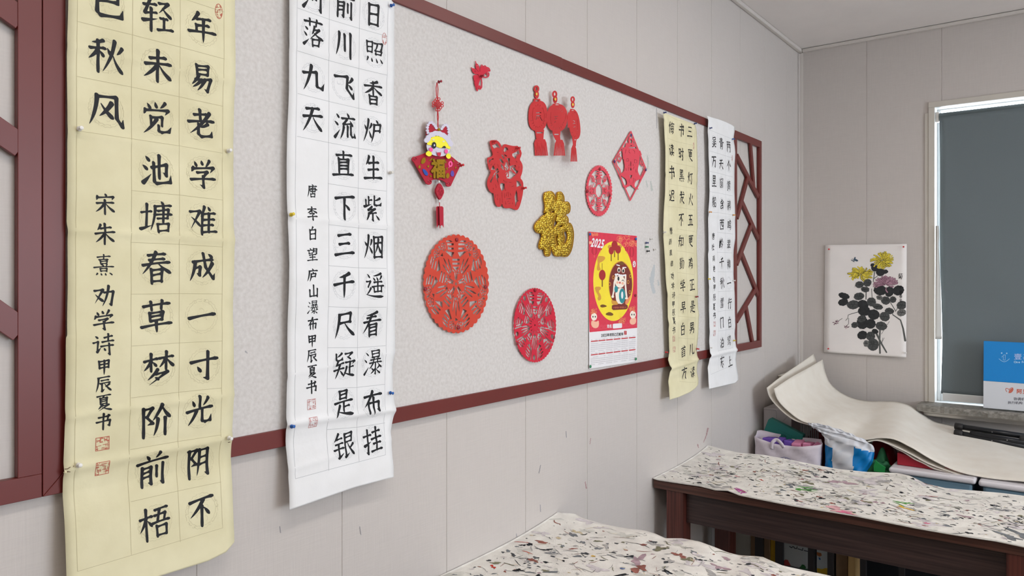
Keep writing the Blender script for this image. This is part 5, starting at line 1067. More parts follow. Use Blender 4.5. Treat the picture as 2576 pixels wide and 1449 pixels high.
LV = [(355, 700, 62, 32, .3, 0), (345, 768, 55, 38, -.2, 0), (455, 795, 70, 48, -.1, 1), (515, 705, 56, 40, -.2, 1), (560, 792, 60, 48, .2, 0), (570, 862, 66, 54, 0, 0), (648, 765, 50, 48, .3, 1), (715, 815, 56, 32, .2, 1), (672, 900, 64, 55, .2, 0), (790, 922, 55, 50, .4, 1), (842, 862, 50, 34, .2, 1), (552, 990, 62, 66, 0, 0), (640, 1000, 54, 52, .2, 0), (755, 1022, 62, 46, .2, 1), (470, 1012, 38, 32, -.3, 1), (545, 945, 50, 36, -.4, 1), (552, 1120, 55, 46, -.2, 0), (640, 1132, 48, 50, .2, 1), (665, 1222, 62, 66, .2, 1), (688, 1080, 36, 26, .3, 0), (592, 1210, 30, 36, 0, 2), (742, 640, 70, 54, .1, 0), (840, 655, 48, 56, .3, 0), (938, 642, 62, 52, -.4, 0), (800, 750, 50, 44, .2, 1), (880, 740, 35, 35, .3, 1), (736, 720, 36, 25, .2, 2), (972, 800, 54, 46, -.3, 1), (972, 880, 50, 38, -.2, 2), (520, 580, 46, 36, -.2, 1), (606, 560, 44, 40, -.5, 1), (582, 632, 45, 30, .1, 1), (685, 405, 40, 34, .2, 0), (660, 370, 22, 20, 0, 0), (745, 447, 48, 40, .1, 0), (800, 440, 28, 22, -.2, 0)]
for i, (x, y, rx, ry, an, sh) in enumerate(LV):
    pf('leaf', lambda P, x=x, y=y, rx=rx, ry=ry, an=an, i=i: np.maximum(f_ell(P, *q(x, y), rx / 4.26, ry / 4.26, an) + 0.5 * np.sin(P[:, 0] * .6 + i) * np.sin(P[:, 1] * .8 + 2 * i), f_poly(P, q((140, 150), (1018, 150), (1018, 1350), (140, 1300)))), (x - rx - 14, x + rx + 14, y - max(rx, ry) - 14, y + max(rx, ry) + 14), M_leafs[sh])
    if sh: pf('leaf_vein', lambda P, x=x, y=y, rx=rx, ry=ry: U(f_stroke(P, q((x - rx * .7, y + 2), (x, y - ry * .1), (x + rx * .7, y + 4)), .6), f_stroke(P, q((x - rx * .2, y), (x - rx * .4, y - ry * .6)), .5), f_stroke(P, q((x + rx * .2, y), (x + rx * .1, y - ry * .6)), .5), f_stroke(P, q((x, y), (x - rx * .2, y + ry * .6)), .5)), (x - rx, x + rx, y - ry, y + ry), M_leafs[0])
def bloom(cx, cy, rx, ry, n, seed, m, ml, up=False):
    rr = random.Random(seed); pet = []
    for k in range(n):
        a = rr.uniform(math.pi, 2 * math.pi) if up and rr.random() < .85 else rr.uniform(0, 2 * math.pi); f = rr.uniform(.45, 1.0); i0 = rr.uniform(.05, .4)
        pet.append(([(cx + rx * i0 * math.cos(a), cy + ry * i0 * math.sin(a)), (cx + rx * f * .7 * math.cos(a + .12), cy + ry * f * .7 * math.sin(a + .12)), (cx + rx * f * math.cos(a), cy + ry * f * math.sin(a))], rr.uniform(5.5, 8) / 4.26 * min(1, rx / 120)))
    bx = (cx - rx - 20, cx + rx + 20, cy - ry - 20, cy + ry + 20)
    pf('flower_head', lambda P: U(*[f_stroke(P, q(p), w_ * .6, w_) for p, w_ in pet]), bx, m, 0.4)
    pf('petal_outlines', lambda P: np.abs(U(*[f_stroke(P, q(p), w_ * .6, w_) for p, w_ in pet[:n // 3]])) - .22, bx, ml, 0.35); pf('petal_outlines', lambda P: np.abs(U(*[f_stroke(P, q(p), w_ * .6, w_) for p, w_ in pet[n // 3:2 * n // 3]])) - .3, bx, ml, 0.35)
bloom(765, 318, 125, 98, 95, 1, M_py, M_pl); bloom(535, 465, 138, 82, 95, 2, M_py, M_pl); bloom(798, 580, 140, 95, 85, 3, M_pp, M_pl2, True); bloom(262, 985, 46, 32, 12, 4, M_pp, M_pl2); bloom(382, 1035, 38, 20, 9, 5, M_pp, M_pl2)
pf('painted_butterfly', lambda P: U(f_ell(P, *q(468, 305), 2, 5.5, .3), f_ell(P, *q(485, 318), 5, 2.6, .35), f_stroke(P, q((432, 315), (455, 328), (465, 335)), .8), f_stroke(P, q((440, 300), (455, 312)), .4)), (420, 510, 275, 345), M_bf)
for k, (c_, x, y, h) in enumerate((('菊', 958, 490, 16), ('甲', 962, 610, 9), ('辰', 962, 660, 9), ('春', 962, 705, 10), ('写', 962, 755, 10))):
    v, f = brush(c_, 44, 70 + k); p0 = q(x, y); link_mesh('written_character', [onB(p0[0] + a * h * .82, p0[1] - c * h, picsurf(p0[0], p0[1]) - 0.0022) for a, c in v], f, M_ink, pic)
# ============================================================ push pins
PM = {'white': mat('pin_white', (236, 234, 230), 0.25), 'blue': mat('pin_blue', (24, 92, 176), 0.25), 'navy': mat('pin_navy', (36, 56, 120), 0.25), 'yellow': mat('pin_yellow', (222, 196, 40), 0.25), 'orange': mat('pin_orange', (232, 160, 70), 0.25), 'red': mat('pin_red', (206, 36, 44), 0.25), 'dark red': mat('pin_dark_red', (150, 26, 44), 0.25), 'green': mat('pin_green', (24, 130, 84), 0.3), 'black': mat('pin_black', (40, 46, 52), 0.3), 'purple': mat('pin_purple', (70, 44, 110), 0.3), 'clear': mat('pin_clear', (226, 222, 214), 0.15)}
M_steel = mat('pin_steel', (170, 170, 172), 0.3, metal=0.9)
PMESH = {}
def lathe(prof, n=14):
    V = [(r * math.cos(2*math.pi*k/n), -h, r * math.sin(2*math.pi*k/n)) for h, r in prof for k in range(n)]
    Fs = [(i*n+k, i*n+(k+1) % n, (i+1)*n+(k+1) % n, (i+1)*n+k) for i in range(len(prof)-1) for k in range(n)]
    return V, Fs + [tuple(range(n)), tuple((len(prof)-1)*n+k for k in range(n))]
def pin_mesh(color, kind):
    if (color, kind) not in PMESH:
        prof = [(0.004, 0.0018), (0.0042, 0.0046), (0.0056, 0.0048), (0.0068, 0.0024), (0.0115, 0.0022), (0.013, 0.0036), (0.0148, 0.0038), (0.0156, 0.003)] if kind == 'pin' else [(0.0005, 0.0058), (0.0012, 0.006), (0.0024, 0.0052), (0.003, 0.003)]
        V, Fs = lathe(prof); me = bpy.data.meshes.new('head'); me.from_pydata(V, [], Fs); me.materials.append(PM[color]); me.polygons.foreach_set('use_smooth', [True] * len(me.polygons))
        V, Fs = lathe([(-0.006, 0.0004), (0.0045, 0.0006)], 6); m2 = bpy.data.meshes.new('needle'); m2.from_pydata(V, [], Fs); m2.materials.append(M_steel); PMESH[(color, kind)] = (me, m2)
    return PMESH[(color, kind)]
def pin(px, py, color, y, where, kind='pin', wall='A', tilt=0.0, depth=0.0):
    sh = 3.2 if kind == 'pin' else 0; p = onA(px - sh * (1.6 if px < 1000 else 1), py, y) if wall == 'A' else onB(px + (2 if kind == 'pin' else 0), py, y)
    t = bpy.data.objects.new('push_pin' if kind == 'pin' else 'thumbtack', None); COL.objects.link(t); t.empty_display_size = 0.01
    t.location = p; t.rotation_euler = (tilt, 0, (-math.pi / 2 if wall == 'B' else 0) + tilt * 0.5)
    me, m2 = pin_mesh(color, kind)
    for nm, m in (('head', me),) + ((('needle', m2),) if kind == 'pin' else ()):
        o = bpy.data.objects.new(nm, m); COL.objects.link(o); o.parent = t
    tag(t, '%s %s %s' % (color, 'push pin' if kind == 'pin' else 'flat thumbtack', where), 'push pin' if kind == 'pin' else 'thumbtack', 'pins and tacks on the walls')
def ysc(sf, px, py, y0): p = onA(px, py, y0); return sf(p[0], p[2]) - 0.001
for px, py, c, sf, y0, wh in ((202, 325, 'white', surfNY, YS, 'in the upper left edge of the big yellow scroll'), (577, 381, 'white', surfNY, YS, 'in the upper right edge of the big yellow scroll'), (578, 1101, 'white', surfNY, YS, 'in the lower right edge of the big yellow scroll'), (200, 1170, 'white', surfNY, YS, 'in the torn lower left edge of the big yellow scroll'),
    (986, 15, 'blue', surfNW, YS, 'at the top right corner of the near white scroll'), (984, 435, 'clear', surfNW, YS, 'half way up the right edge of the near white scroll'), (735, 541, 'yellow', surfNW, YS, 'in the left edge of the near white scroll'), (984, 988, 'blue', surfNW, YS, 'in the lower right edge of the near white scroll'), (736, 1073, 'blue', surfNW, YS, 'in the lower left edge of the near white scroll'),
    (1671, 284, 'navy', surfFY, YS2, 'at the top left corner of the pale yellow far scroll'), (1748, 312, 'navy', surfFY, YS2, 'at the top right corner of the pale yellow far scroll'), (1671, 585, 'clear', surfFY, YS2, 'in the left edge of the pale yellow far scroll'), (1675, 886, 'red', surfFY, YS2, 'at the lower left edge of the pale yellow far scroll'), (1754, 877, 'red', surfFY, YS2, 'at the lower right edge of the pale yellow far scroll'), (1752, 747, 'dark red', surfFY, YS2, 'in the right edge of the pale yellow far scroll'),
    (1787, 323, 'navy', surfFW, YS3, 'at the top left of the farthest white scroll'), (1844, 350, 'blue', surfFW, YS3, 'at the top right of the farthest white scroll'), (1786, 533, 'orange', surfFW, YS3, 'in the left edge of the farthest white scroll'), (1846, 541, 'orange', surfFW, YS3, 'in the right edge of the farthest white scroll'), (1846, 706, 'white', surfFW, YS3, 'in the right edge of the farthest white scroll, over the lattice'), (1783, 701, 'yellow', surfFW, YS3, 'half way down the left edge of the farthest white scroll'), (1847, 857, 'yellow', surfFW, YS3, 'in the lower right edge of the farthest white scroll'), (1787, 874, 'white', surfFW, YS3, 'in the lower left edge of the farthest white scroll')):
    pin(px, py, c, ysc(sf, px, py, y0), wh, tilt=random.uniform(-.15, .15))
for px, py, c, y, wh in ((1104, 207, 'dark red', YH - 0.002, 'holding the cord of the fan charm'), (1160, 417, 'red', YH - 0.004, 'at the right corner of the fan charm'), (1211, 193, 'dark red', YD - 0.002, 'through the butterfly paper cut'), (1243, 357, 'red', YD - 0.005, 'at the top left of the red cut-out character'), (1302, 372, 'red', YD - 0.005, 'at the top right of the red cut-out character'), (1318, 474, 'red', YD - 0.005, 'at the right side of the red cut-out character'),
    (1626, 611, 'navy', YB, 'alone on the board, topmost of the dark trio by the calendar'), (1626, 621, 'green', YB, 'alone on the board between a blue and a black pin'), (1629, 632, 'black', YB, 'alone on the board below the green pin'), (1638, 601, 'white', YB, 'alone on the board, above and right of the dark trio'), (1647, 628, 'white', YB, 'alone on the board, lower of two white ones by the calendar')):
    pin(px, py, c, y, wh, tilt=random.uniform(-.12, .12))
for px, py, c, y, wh in ((1149, 603, 'dark red', YD - 0.005, 'at the top of the coral round paper cut'), (1070, 727, 'dark red', YD - 0.005, 'at the left of the coral round paper cut'), (1222, 722, 'dark red', YD - 0.005, 'at the right of the coral round paper cut'), (1153, 824, 'dark red', YD - 0.005, 'at the foot of the coral round paper cut'),
    (1346, 730, 'dark red', YD - 0.005, 'at the top of the crimson round paper cut'), (1301, 864, 'dark red', YD - 0.005, 'at the left of the crimson round paper cut'), (1393, 849, 'dark red', YD - 0.005, 'at the right of the crimson round paper cut'),
    (1509, 425, 'dark red', YD - 0.003, 'at the top of the rose scalloped oval'), (1477.5, 481, 'dark red', YD - 0.003, 'at the left of the rose scalloped oval'), (1534, 491, 'dark red', YD - 0.003, 'at the right of the rose scalloped oval'),
    (1587.5, 340, 'purple', YD - 0.003, 'at the top of the rose diamond'), (1545.5, 406, 'purple', YD - 0.003, 'at the left corner of the rose diamond'), (1624.5, 427, 'purple', YD - 0.003, 'at the right corner of the rose diamond'),
    (1484, 589, 'blue', YC - 0.004, 'at the top left corner of the calendar'), (1599.5, 601, 'blue', YC - 0.004, 'at the top right corner of the calendar'), (1599, 743, 'dark red', YC - 0.004, 'in the right edge of the calendar'), (1485, 922, 'green', YC - 0.004, 'at the bottom left corner of the calendar'), (1599.5, 903, 'green', YC - 0.004, 'at the bottom right corner of the calendar')):
    pin(px, py, c, y, wh, 'tack')
for px, py, c, wh in ((2084, 627, 'red', 'at the top left of the flower painting'), (2271.5, 621, 'red', 'at the top right of the flower painting'), (2082.5, 877, 'red', 'at the bottom left of the flower painting'), (2277, 887, 'white', 'at the bottom right of the flower painting')):
    pin(px, py, c, picsurf(px, py) - 0.001, wh, wall='B')
# ============================================================ roller blind, flap and sign in the window
M_blind = mat('slate_blind', (108, 118, 122), 0.75, 0.02, 200, 0.08, 500); M_bltube = mat('blind_roll', (104, 116, 120), 0.7); M_flap = mat('translucent_strip', (206, 204, 198), 0.5)
BX = XF + 0.034
bl = thing('roller_blind', 'slate grey roller blind pulled down over the window', 'blind', (BX, 0, 2.55))
YB0 = -0.66; ztb = 2.551
b = MB(); b.tube([(BX + 0.006, YB0 - 0.01, ztb), (BX + 0.006, 0.703, ztb)], 0.024, 18); b.obj('roll', M_bltube, bl, True)
b = MB(); b.box(BX - 0.012, BX + 0.02, 0.704, WY1 - 0.001, ztb - 0.03, ztb + 0.03); b.obj('bracket', M_white, bl, bevel=0.003)
b = MB(); b.box(BX - 0.012, BX + 0.02, WY0 + 0.001, WY0 + 0.02, ztb - 0.03, ztb + 0.03); b.obj('bracket', M_white, bl, bevel=0.003)
nu, nv = 40, 60; V = []
for j in range(nv):
    t = j / (nv - 1); z = 2.548 + (0.925 - 2.548) * t
    for i in range(nu):
        s = i / (nu - 1); yl_ = 0.700 - 0.012 * t - 0.006 * math.sin(3.3 * t * math.pi) * t; y = yl_ + (YB0 - yl_) * s
        x = BX - 0.018 - 0.006 * math.sin(6 * s + 4 * t) * t - 0.005 * math.exp(-((t - .78 - .25 * (s - .2)) / .05)**2) - 0.008 * math.exp(-((t - .3 - 1.3 * s) / .12)**2) * (1 - t) - 0.004 * math.exp(-((t - .9 + .3 * s) / .03)**2)
        V.append((x, y, z))
link_mesh('fabric', V, grid_faces(nu, nv), M_blind, bl, True, 0.0012)
b = MB(); b.box(BX - 0.024, BX - 0.010, YB0, 0.684, 0.885, 0.930); b.obj('bottom_bar', M_alu, bl, bevel=0.004)
V = []; n1, n2 = 6, 30
for j in range(n2):
    t = j / (n2 - 1); py = 568 + (853 - 568) * t
    wl_ = 2354 - 1.5 * t; wr_ = np.interp(t, [0, .08, .16, .5, .9, 1], [2361, 2363, 2361, 2366, 2368, 2369.5])
    for i in range(n1): s = i / (n1 - 1); V.append(onB(wl_ + (wr_ - wl_) * s, py, XF - 0.016 - 0.010 * math.sin(3.1 * s + 1.5 * t)))
tag(link_mesh('hanging_strip', V, grid_faces(n1, n2), M_flap, None, True, 0.001), 'long pale loose strip hanging at the left side of the window', 'strip')
# sign board
M_sblue = mat('sign_blue', (12, 136, 214), 0.45, 0.02, 200); M_swhite = mat('sign_white', (214, 218, 224), 0.5); M_ltblue = mat('sign_pale_blue', (170, 214, 246), 0.5); M_sor = mat('sign_coral', (206, 110, 90), 0.5); M_stext = mat('sign_grey_text', (96, 98, 110), 0.5)
XS0, XS1 = 4.925, 4.955
sg = thing('sign_board', 'blue and white charity sign board leaning in the window on the sill', 'sign', (XS0, 0.4, 0.875))
q = PX(2280, 820, 5.574)
def signp(u, v, e=0.0):                          # the front face leans back towards the blind
    k = (1028 - v) / 170.0; x = XS0 + 0.022 * k - e; return onB(u, v, x)
y0s, y1s = signp(2471, 1028)[1], -0.14
def sv(y, v): z = signp(2471, v)[2]; k = (1028 - v) / 170.0; return (XS0 + 0.022 * k, y, z)
ztop_, zmid_, zbot_ = signp(2478, 858)[2], signp(2475, 958)[2], signp(2471, 1024)[2]
b = MB()
def sx(z): return XS0 + 0.022 * (z - zbot_) / (ztop_ - zbot_)
prof = [(zbot_ - 0.004, 0), (zmid_, 0), (ztop_, 0)]
def slab(z0, z1, nm, m, yy0, yy1):
    b_ = MB(); v = [(sx(z) + d, y, z) for d in (0, 0.018) for z in (z0, z1) for y in (yy0, yy1)]
    b_.add(v, [(0, 1, 3, 2), (4, 6, 7, 5), (0, 4, 5, 1), (2, 3, 7, 6), (0, 2, 6, 4), (1, 5, 7, 3)]); return b_.obj(nm, m, sg, bevel=0.001)
yL_ = signp(2474, 940)[1]
slab(zbot_ - 0.003, zmid_ - 0.0003, 'white_field', M_swhite, yL_, y1s); slab(zmid_ + 0.0003, ztop_, 'blue_field', M_sblue, yL_, y1s)
def sgn(name, fn, bx, m, step=0.35): a = q(bx[0], bx[2]); c = q(bx[1], bx[3]); return shape(name, fn, (a[0], c[0], a[1], c[1]), step, lambda u, v: (lambda p: onB(u, v, sx(p[2]) - 0.0006))(onB(u, v, XS0 + 0.01)), m, sg)
sgn('smile_emblem', lambda P: U(f_stroke(P, q([(1300 + 145 * t, 460 + 42 * math.sin(math.pi * t)) for t in np.linspace(0, 1, 10)]), .55), f_ell(P, *q(1337, 380), 1.8), f_ell(P, *q(1408, 384), 1.8), f_stroke(P, q((1340, 440), (1345, 425), (1362, 420), (1364, 405), (1388, 405), (1386, 478), (1358, 476), (1362, 432)), .45)), (1280, 1460, 360, 515), M_ltblue)
sgn('sign_writing', lambda P: U(px_text(P, '壹', *q(1507, 430), 16.5, 20.5, .1), px_text(P, '基', *q(1632, 434), 16.5, 20.5, .1)), (1500, 1650 + 110, 375, 485), mat('sign_lilac', (184, 206, 246), 0.5))
sgn('sign_writing', lambda P: px_text(P, 'One Fo', *q(1506, 508), 8.5, 11.5, .35, 6.9) if False else U(*[px_text(P, c_, *q(x, 504), 7.4, 8.6, .25) for c_, x in (('O', 1506), ('n', 1543), ('e', 1571), ('F', 1617), ('o', 1642))]), (1500, 1700, 470, 535), M_ltblue, 0.3)
sgn('heart_emblem', lambda P: U(f_stroke(P, q((1408, 922), (1392, 895), (1400, 875), (1420, 875), (1438, 892), (1470, 868), (1495, 868)), .7), f_poly(P, smooth_poly(q((1432, 935), (1445, 895), (1490, 868), (1504, 880), (1498, 910), (1470, 940), (1440, 942)), 1))), (1380, 1515, 855, 950), M_sor)
sgn('sign_writing', lambda P: U(px_text(P, '阿', *q(1543, 916), 12.5, 14.5, .35), px_text(P, '里', *q(1630, 920), 12.5, 14.5, .35)), (1538, 1720, 870, 960), M_sor)
def tilt_text(s, x, y, h, w_): return lambda P: px_text(np.stack([P[:, 0], P[:, 1] - (P[:, 0] - q(x, y)[0]) * .04], 1), s, *q(x, y), h, w_, .12)
sgn('sign_writing', tilt_text('协调机构', 1503, 1021, 8.2, 9.6), (1498, 1740, 985, 1060), M_stext, 0.3); sgn('sign_writing', tilt_text('执行机构:', 1423, 1072, 7.6, 9.2), (1418, 1700, 1035, 1110), M_stext, 0.3)
# ============================================================ painting tables with stained felts
M_woodY = wood_mat('dark_walnut_y', (84, 52, 42), 1); M_woodX = wood_mat('dark_walnut_x', (84, 52, 42), 0); M_leg = wood_mat('red_brown_leg', (92, 46, 38), 2); M_apron = wood_mat('dark_apron', (62, 46, 44), 1)
def table(label, x0, x1, y0, y1, zt=0.732, th=0.034):
    t = thing('painting_table', label, 'table', ((x0 + x1) / 2, (y0 + y1) / 2, 0))
    b = MB(); b.box(x0, x1, y0, y1, zt - th, zt); b.obj('tabletop', M_woodY, t, bevel=0.002)
    L = 0.077
    for lx in (x0 + 0.008, x1 - 0.008 - L):
        for ly in (y0 + 0.056, y1 - 0.056 - L):
            b = MB(); b.box(lx, lx + L, ly, ly + L, 0.001, zt - th - 0.0005); b.obj('leg', M_leg, t, bevel=0.003)
    for ax in (x0 + 0.04, x1 - 0.06):
        b = MB(); b.box(ax, ax + 0.02, y0 + 0.056 + L + 0.001, y1 - 0.056 - L - 0.001, 0.565, zt - th - 0.0005); b.obj('apron', M_apron, t, bevel=0.001)
    for ay in (y0 + 0.085, y1 - 0.105):
        b = MB(); b.box(x0 + 0.009 + L, x1 - 0.009 - L, ay, ay + 0.02, 0.565, zt - th - 0.0005); b.obj('apron', M_apron, t, bevel=0.001)
    return t
table('dark wooden table in front of the clutter, its long apron facing the camera', 2.95, 3.565, 0.085, 1.492)
table('nearest wooden table, only its stained felt reaching into the foreground', 1.60, 2.232, 0.085, 1.492)
M_mat = mat('stained_felt', (220, 217, 211), 0.95, 0.03, 22, 0.25, 260, rgb2=(238, 236, 229), spec=0.1, detail=8)
STC = [mat('stain_%s' % n, c, 0.9, 0.2, 40, spec=0.1) for n, c in (('charcoal', (74, 76, 80)), ('slate', (118, 122, 126)), ('mist', (176, 174, 172)), ('olive', (124, 122, 100)), ('rust', (150, 98, 88)), ('mauve', (172, 148, 156)), ('pink', (214, 168, 172)), ('sand', (206, 192, 160)), ('black', (44, 46, 50)), ('green', (92, 156, 78)), ('red', (196, 70, 58)), ('magenta', (186, 90, 160)), ('ochre', (212, 170, 70)), ('lilac', (208, 202, 204)), ('blue', (90, 108, 150)), ('rose', (218, 120, 150)), ('wash', (208, 207, 200)))]
def felt_cloth(label, front, back, seed, special):
    rr = random.Random(seed); F_ = sorted((onZ(u, v, z)[1], onZ(u, v, z)[0], z) for u, v, z in front) if len(front[0]) == 3 and front[0][0] > 50 else sorted(front)
    B_ = sorted((onZ(u, v, z)[1], onZ(u, v, z)[0], z) for u, v, z in back)
    ya = 0.09; yb = 1.4965; fy, fx, fz = zip(*F_); by, bx_, bz = zip(*B_)
    ph = [rr.uniform(0, 6.3) for _ in range(4)]
    def at(s, t):
        y = ya + (yb - ya) * s; x0, z0, x1, z1 = np.interp(y, fy, fx), np.interp(y, fy, fz), np.interp(y, by, bx_), np.interp(y, by, bz)
        base = 0.7375; z = base + (z0 - base) * (1 - t)**3 + (z1 - base) * t**3 + 0.0012 * (1 + math.sin(14 * y + ph[0] + 3 * t)) * (1 - abs(2 * t - 1)) + 0.0008 * (1 + math.sin(31 * y + 9 * t + ph[1])) * (1 - abs(2 * t - 1))
        return (x0 + (x1 - x0) * t, y, z)
    nu, nv = 110, 40; V = [at(i / (nu - 1), j / (nv - 1)) for j in range(nv) for i in range(nu)]; Fs = grid_faces(nu, nv); mi = [0] * len(Fs)
    V2 = [(x, y, z - 0.003) for x, y, z in V]; n = len(V); V += V2; Fs += [tuple(k + n for k in f[::-1]) for f in grid_faces(nu, nv)]; mi += [0] * (len(Fs) - len(mi))
    rim = [i for i in range(nu)] + [(j + 1) * nu - 1 for j in range(1, nv)] + [(nv - 1) * nu + i for i in range(nu - 2, -1, -1)] + [j * nu for j in range(nv - 2, 0, -1)]
    for a, c in zip(rim, rim[1:] + rim[:1]): Fs.append((a, c, c + n, a + n)); mi.append(0)
    WX = abs(np.mean(bx_) - np.mean(fx)); cnt = [0]
    def put(pl, m):
        """polygon given as offsets in metres (dy, dx) from (s,t)"""
        cnt[0] += 1; P = [at(min(.995, max(.005, s)), min(.99, max(.01, t))) for s, t in pl]; n0 = len(V); e = 0.0006 + cnt[0] * 2.5e-7
        V.extend((x, y, z + e) for x, y, z in P); Fs.append(tuple(range(n0, n0 + len(P)))); mi.append(m + 1)
    def blot(s, t, r, asp, ang, m, rough=.35, n_=None):
        n_ = n_ or (9 if r < .006 else 16); ph_ = [rr.uniform(0, 6.3) for _ in range(3)]; pl = []
        for k in range(n_):
            a = 2 * math.pi * k / n_; R = r * (1 + rough * .5 * math.sin(2 * a + ph_[0]) + rough * .4 * math.sin(3 * a + ph_[1]) + rough * .4 * math.sin(5 * a + ph_[2]) + rr.uniform(-.1, .1)); u, v = R * asp * math.cos(a), R * math.sin(a)
            dy, dx = u * math.cos(ang) - v * math.sin(ang), u * math.sin(ang) + v * math.cos(ang); pl.append((s + dy / (yb - ya), t + dx / WX))
        put(pl, m)
    def streak(s, t, L, w_, ang, m, bend=.3):
        n_ = 7; top = []; bot = []; a = ang; y = x = 0.0
        for k in range(n_):
            wk = w_ * (.35 + .65 * math.sin(math.pi * (k + .5) / n_)) * rr.uniform(.6, 1.2); top.append((y - wk * math.sin(a), x + wk * math.cos(a))); bot.append((y + wk * math.sin(a), x - wk * math.cos(a)))
            y += L / n_ * math.cos(a); x += L / n_ * math.sin(a); a += rr.uniform(-bend, bend)
        put([(s + dy / (yb - ya), t + dx / WX) for dy, dx in top + bot[::-1]], m)
    def dens(): return rr.random(), rr.random()**1.1
    for k in range(70): s, t = dens(); blot(s, t, rr.uniform(.008, .026), rr.uniform(1, 2.2), rr.uniform(-.6, .6), rr.choice((13, 16, 16, 13, 16, 2)), .8, 22)
    clus = [(rr.random(), rr.uniform(.15, .9)) for _ in range(16)]
    for k in range(1050):
        if rr.random() < .6: c = rr.choice(clus); s, t = c[0] + rr.gauss(0, .06), c[1] + rr.gauss(0, .12)
        else: s, t = dens()
        if not (0.02 < s < .98 and .03 < t < .97): continue
        r = rr.choice((.0014, .0018, .0025, .003, .0035, .005, .0075)) * rr.uniform(.7, 1.3); blot(s, t, r, rr.uniform(1, 2.4), rr.uniform(-.9, .9), rr.choice((0, 0, 0, 1, 1, 1, 1, 2, 2, 2, 3, 3, 5, 8, 8, 13, 7, 4, 16)), .5)
    for k in range(520):
        c = rr.choice(clus); s, t = (c[0] + rr.gauss(0, .09), c[1] + rr.gauss(0, .15)) if rr.random() < .55 else dens()
        if .03 < s < .95 and .04 < t < .96: streak(s, t, rr.uniform(.015, .07), rr.choice((.0007, .001, .0014, .0024)), rr.gauss(0, .8) + rr.choice((0, math.pi)), rr.choice((0, 1, 1, 2, 2, 2, 3, 4, 5, 7, 13, 8, 1, 3)))
    for u, v, kind, r, ang, m in special:
        p = onZ(u, v, 0.7395); s = (p[1] - ya) / (yb - ya); t = (p[0] - np.interp(p[1], fy, fx)) / (np.interp(p[1], by, bx_) - np.interp(p[1], fy, fx))
        if kind == 'b': blot(s, t, r * .62, 1.7, ang, m, .9, 24)
        elif kind == 'r': blot(s, t, r, 1.1, ang, m, .4, 16)
        else:
            for k in range(6 if kind == 'm' else 1): streak(s + rr.uniform(-.012, .012) * (kind == 'm'), t + rr.uniform(-.03, .03) * (kind == 'm'), r, .002 if kind == 's' else .003, ang + rr.uniform(-.3, .3), m)
    o = link_mesh('felt_cloth', V, Fs, [M_mat] + STC, None, midx=mi)
    me = o.data; sm = [i < (nu - 1) * (nv - 1) * 2 for i in range(len(me.polygons))]; me.polygons.foreach_set('use_smooth', sm)
    return tag(o, label, 'felt mat')
f2 = [(1634, 1199, .7385), (1652, 1206, .7385), (1700, 1213.5, .7385), (1760, 1222, .739), (1800, 1232, .738), (1830, 1233, .744), (1860, 1245, .7385), (1990, 1271, .7385), (2150, 1297, .738), (2300, 1327, .738), (2380, 1341, .738), (2430, 1349, .741), (2500, 1359, .738), (2576, 1375, .738), (2650, 1392, .738)]
b2 = [(1790, 1122, .776), (1820, 1130, .770), (1860, 1139, .765), (1920, 1144, .768), (1985, 1156, .762), (2050, 1169, .752), (2110, 1180, .748), (2180, 1187, .750), (2260, 1190, .762), (2290, 1197, .764), (2330, 1217, .752), (2380, 1228, .747), (2450, 1234, .750), (2520, 1240, .754), (2576, 1247, .757), (2700, 1264, .757)]
felt_cloth('paint-spattered white felt covering the table in front of the clutter', f2, b2, 5,
    [(2012, 1228, 'm', .07, 2.9, 9), (2010, 1231, 'b', .016, .4, 9), (2030, 1216, 'b', .022, 2.6, 3), (1985, 1222, 'b', .018, .3, 1), (2085, 1192, 'b', .02, .8, 0), (2075, 1203, 'b', .016, 0, 8), (1915, 1209, 'b', .008, 0, 10), (1862, 1236, 'm', .035, .3, 11), (1866, 1240, 'm', .02, 1.6, 11), (2110, 1282, 'b', .04, .3, 6), (2130, 1290, 'b', .024, .2, 15), (2255, 1264, 'm', .06, 3.0, 9), (2275, 1278, 'b', .018, .1, 12), (2312, 1249, 's', .08, 3.0, 10), (2350, 1225, 'm', .04, 0, 4), (2350, 1228, 'b', .012, .3, 10), (2331, 1316, 'b', .010, 1.9, 15), (2570, 1345, 'b', .035, .5, 1), (2540, 1350, 'b', .03, .2, 1), (2070, 1172, 'b', .016, .2, 3), (2180, 1212, 'b', .05, .1, 13), (2120, 1215, 'b', .035, .1, 5), (1850, 1213, 'b', .014, 1.2, 2), (2320, 1190 + 60, 's', .12, 2.8, 0), (2430, 1300, 'b', .016, .3, 5), (2150, 1260, 'b', .012, .2, 1), (2020, 1262, 's', .03, .1, 10), (2020, 1250, 's', .03, 0, 4), (1855, 1200, 'b', .012, .1, 6)])
f1 = [(y, 1.602 + 0.004 * math.sin(9 * y), .7375) for y in np.linspace(0.05, 1.52, 20)]
b1 = [(1411, 1290, .772), (1445, 1292, .768), (1465, 1303, .760), (1520, 1319, .752), (1580, 1330, .750), (1620, 1334, .752), (1648, 1342, .750), (1674, 1354, .744), (1716, 1354, .752), (1759, 1362, .758), (1795, 1375, .756), (1832, 1390, .746), (1861, 1397, .744), (1900, 1399, .752), (1919, 1401, .755), (1939, 1410, .755), (1970, 1423, .750), (2016, 1433, .746), (2083, 1447, .744), (2200, 1475, .744), (2600, 1560, .744)]
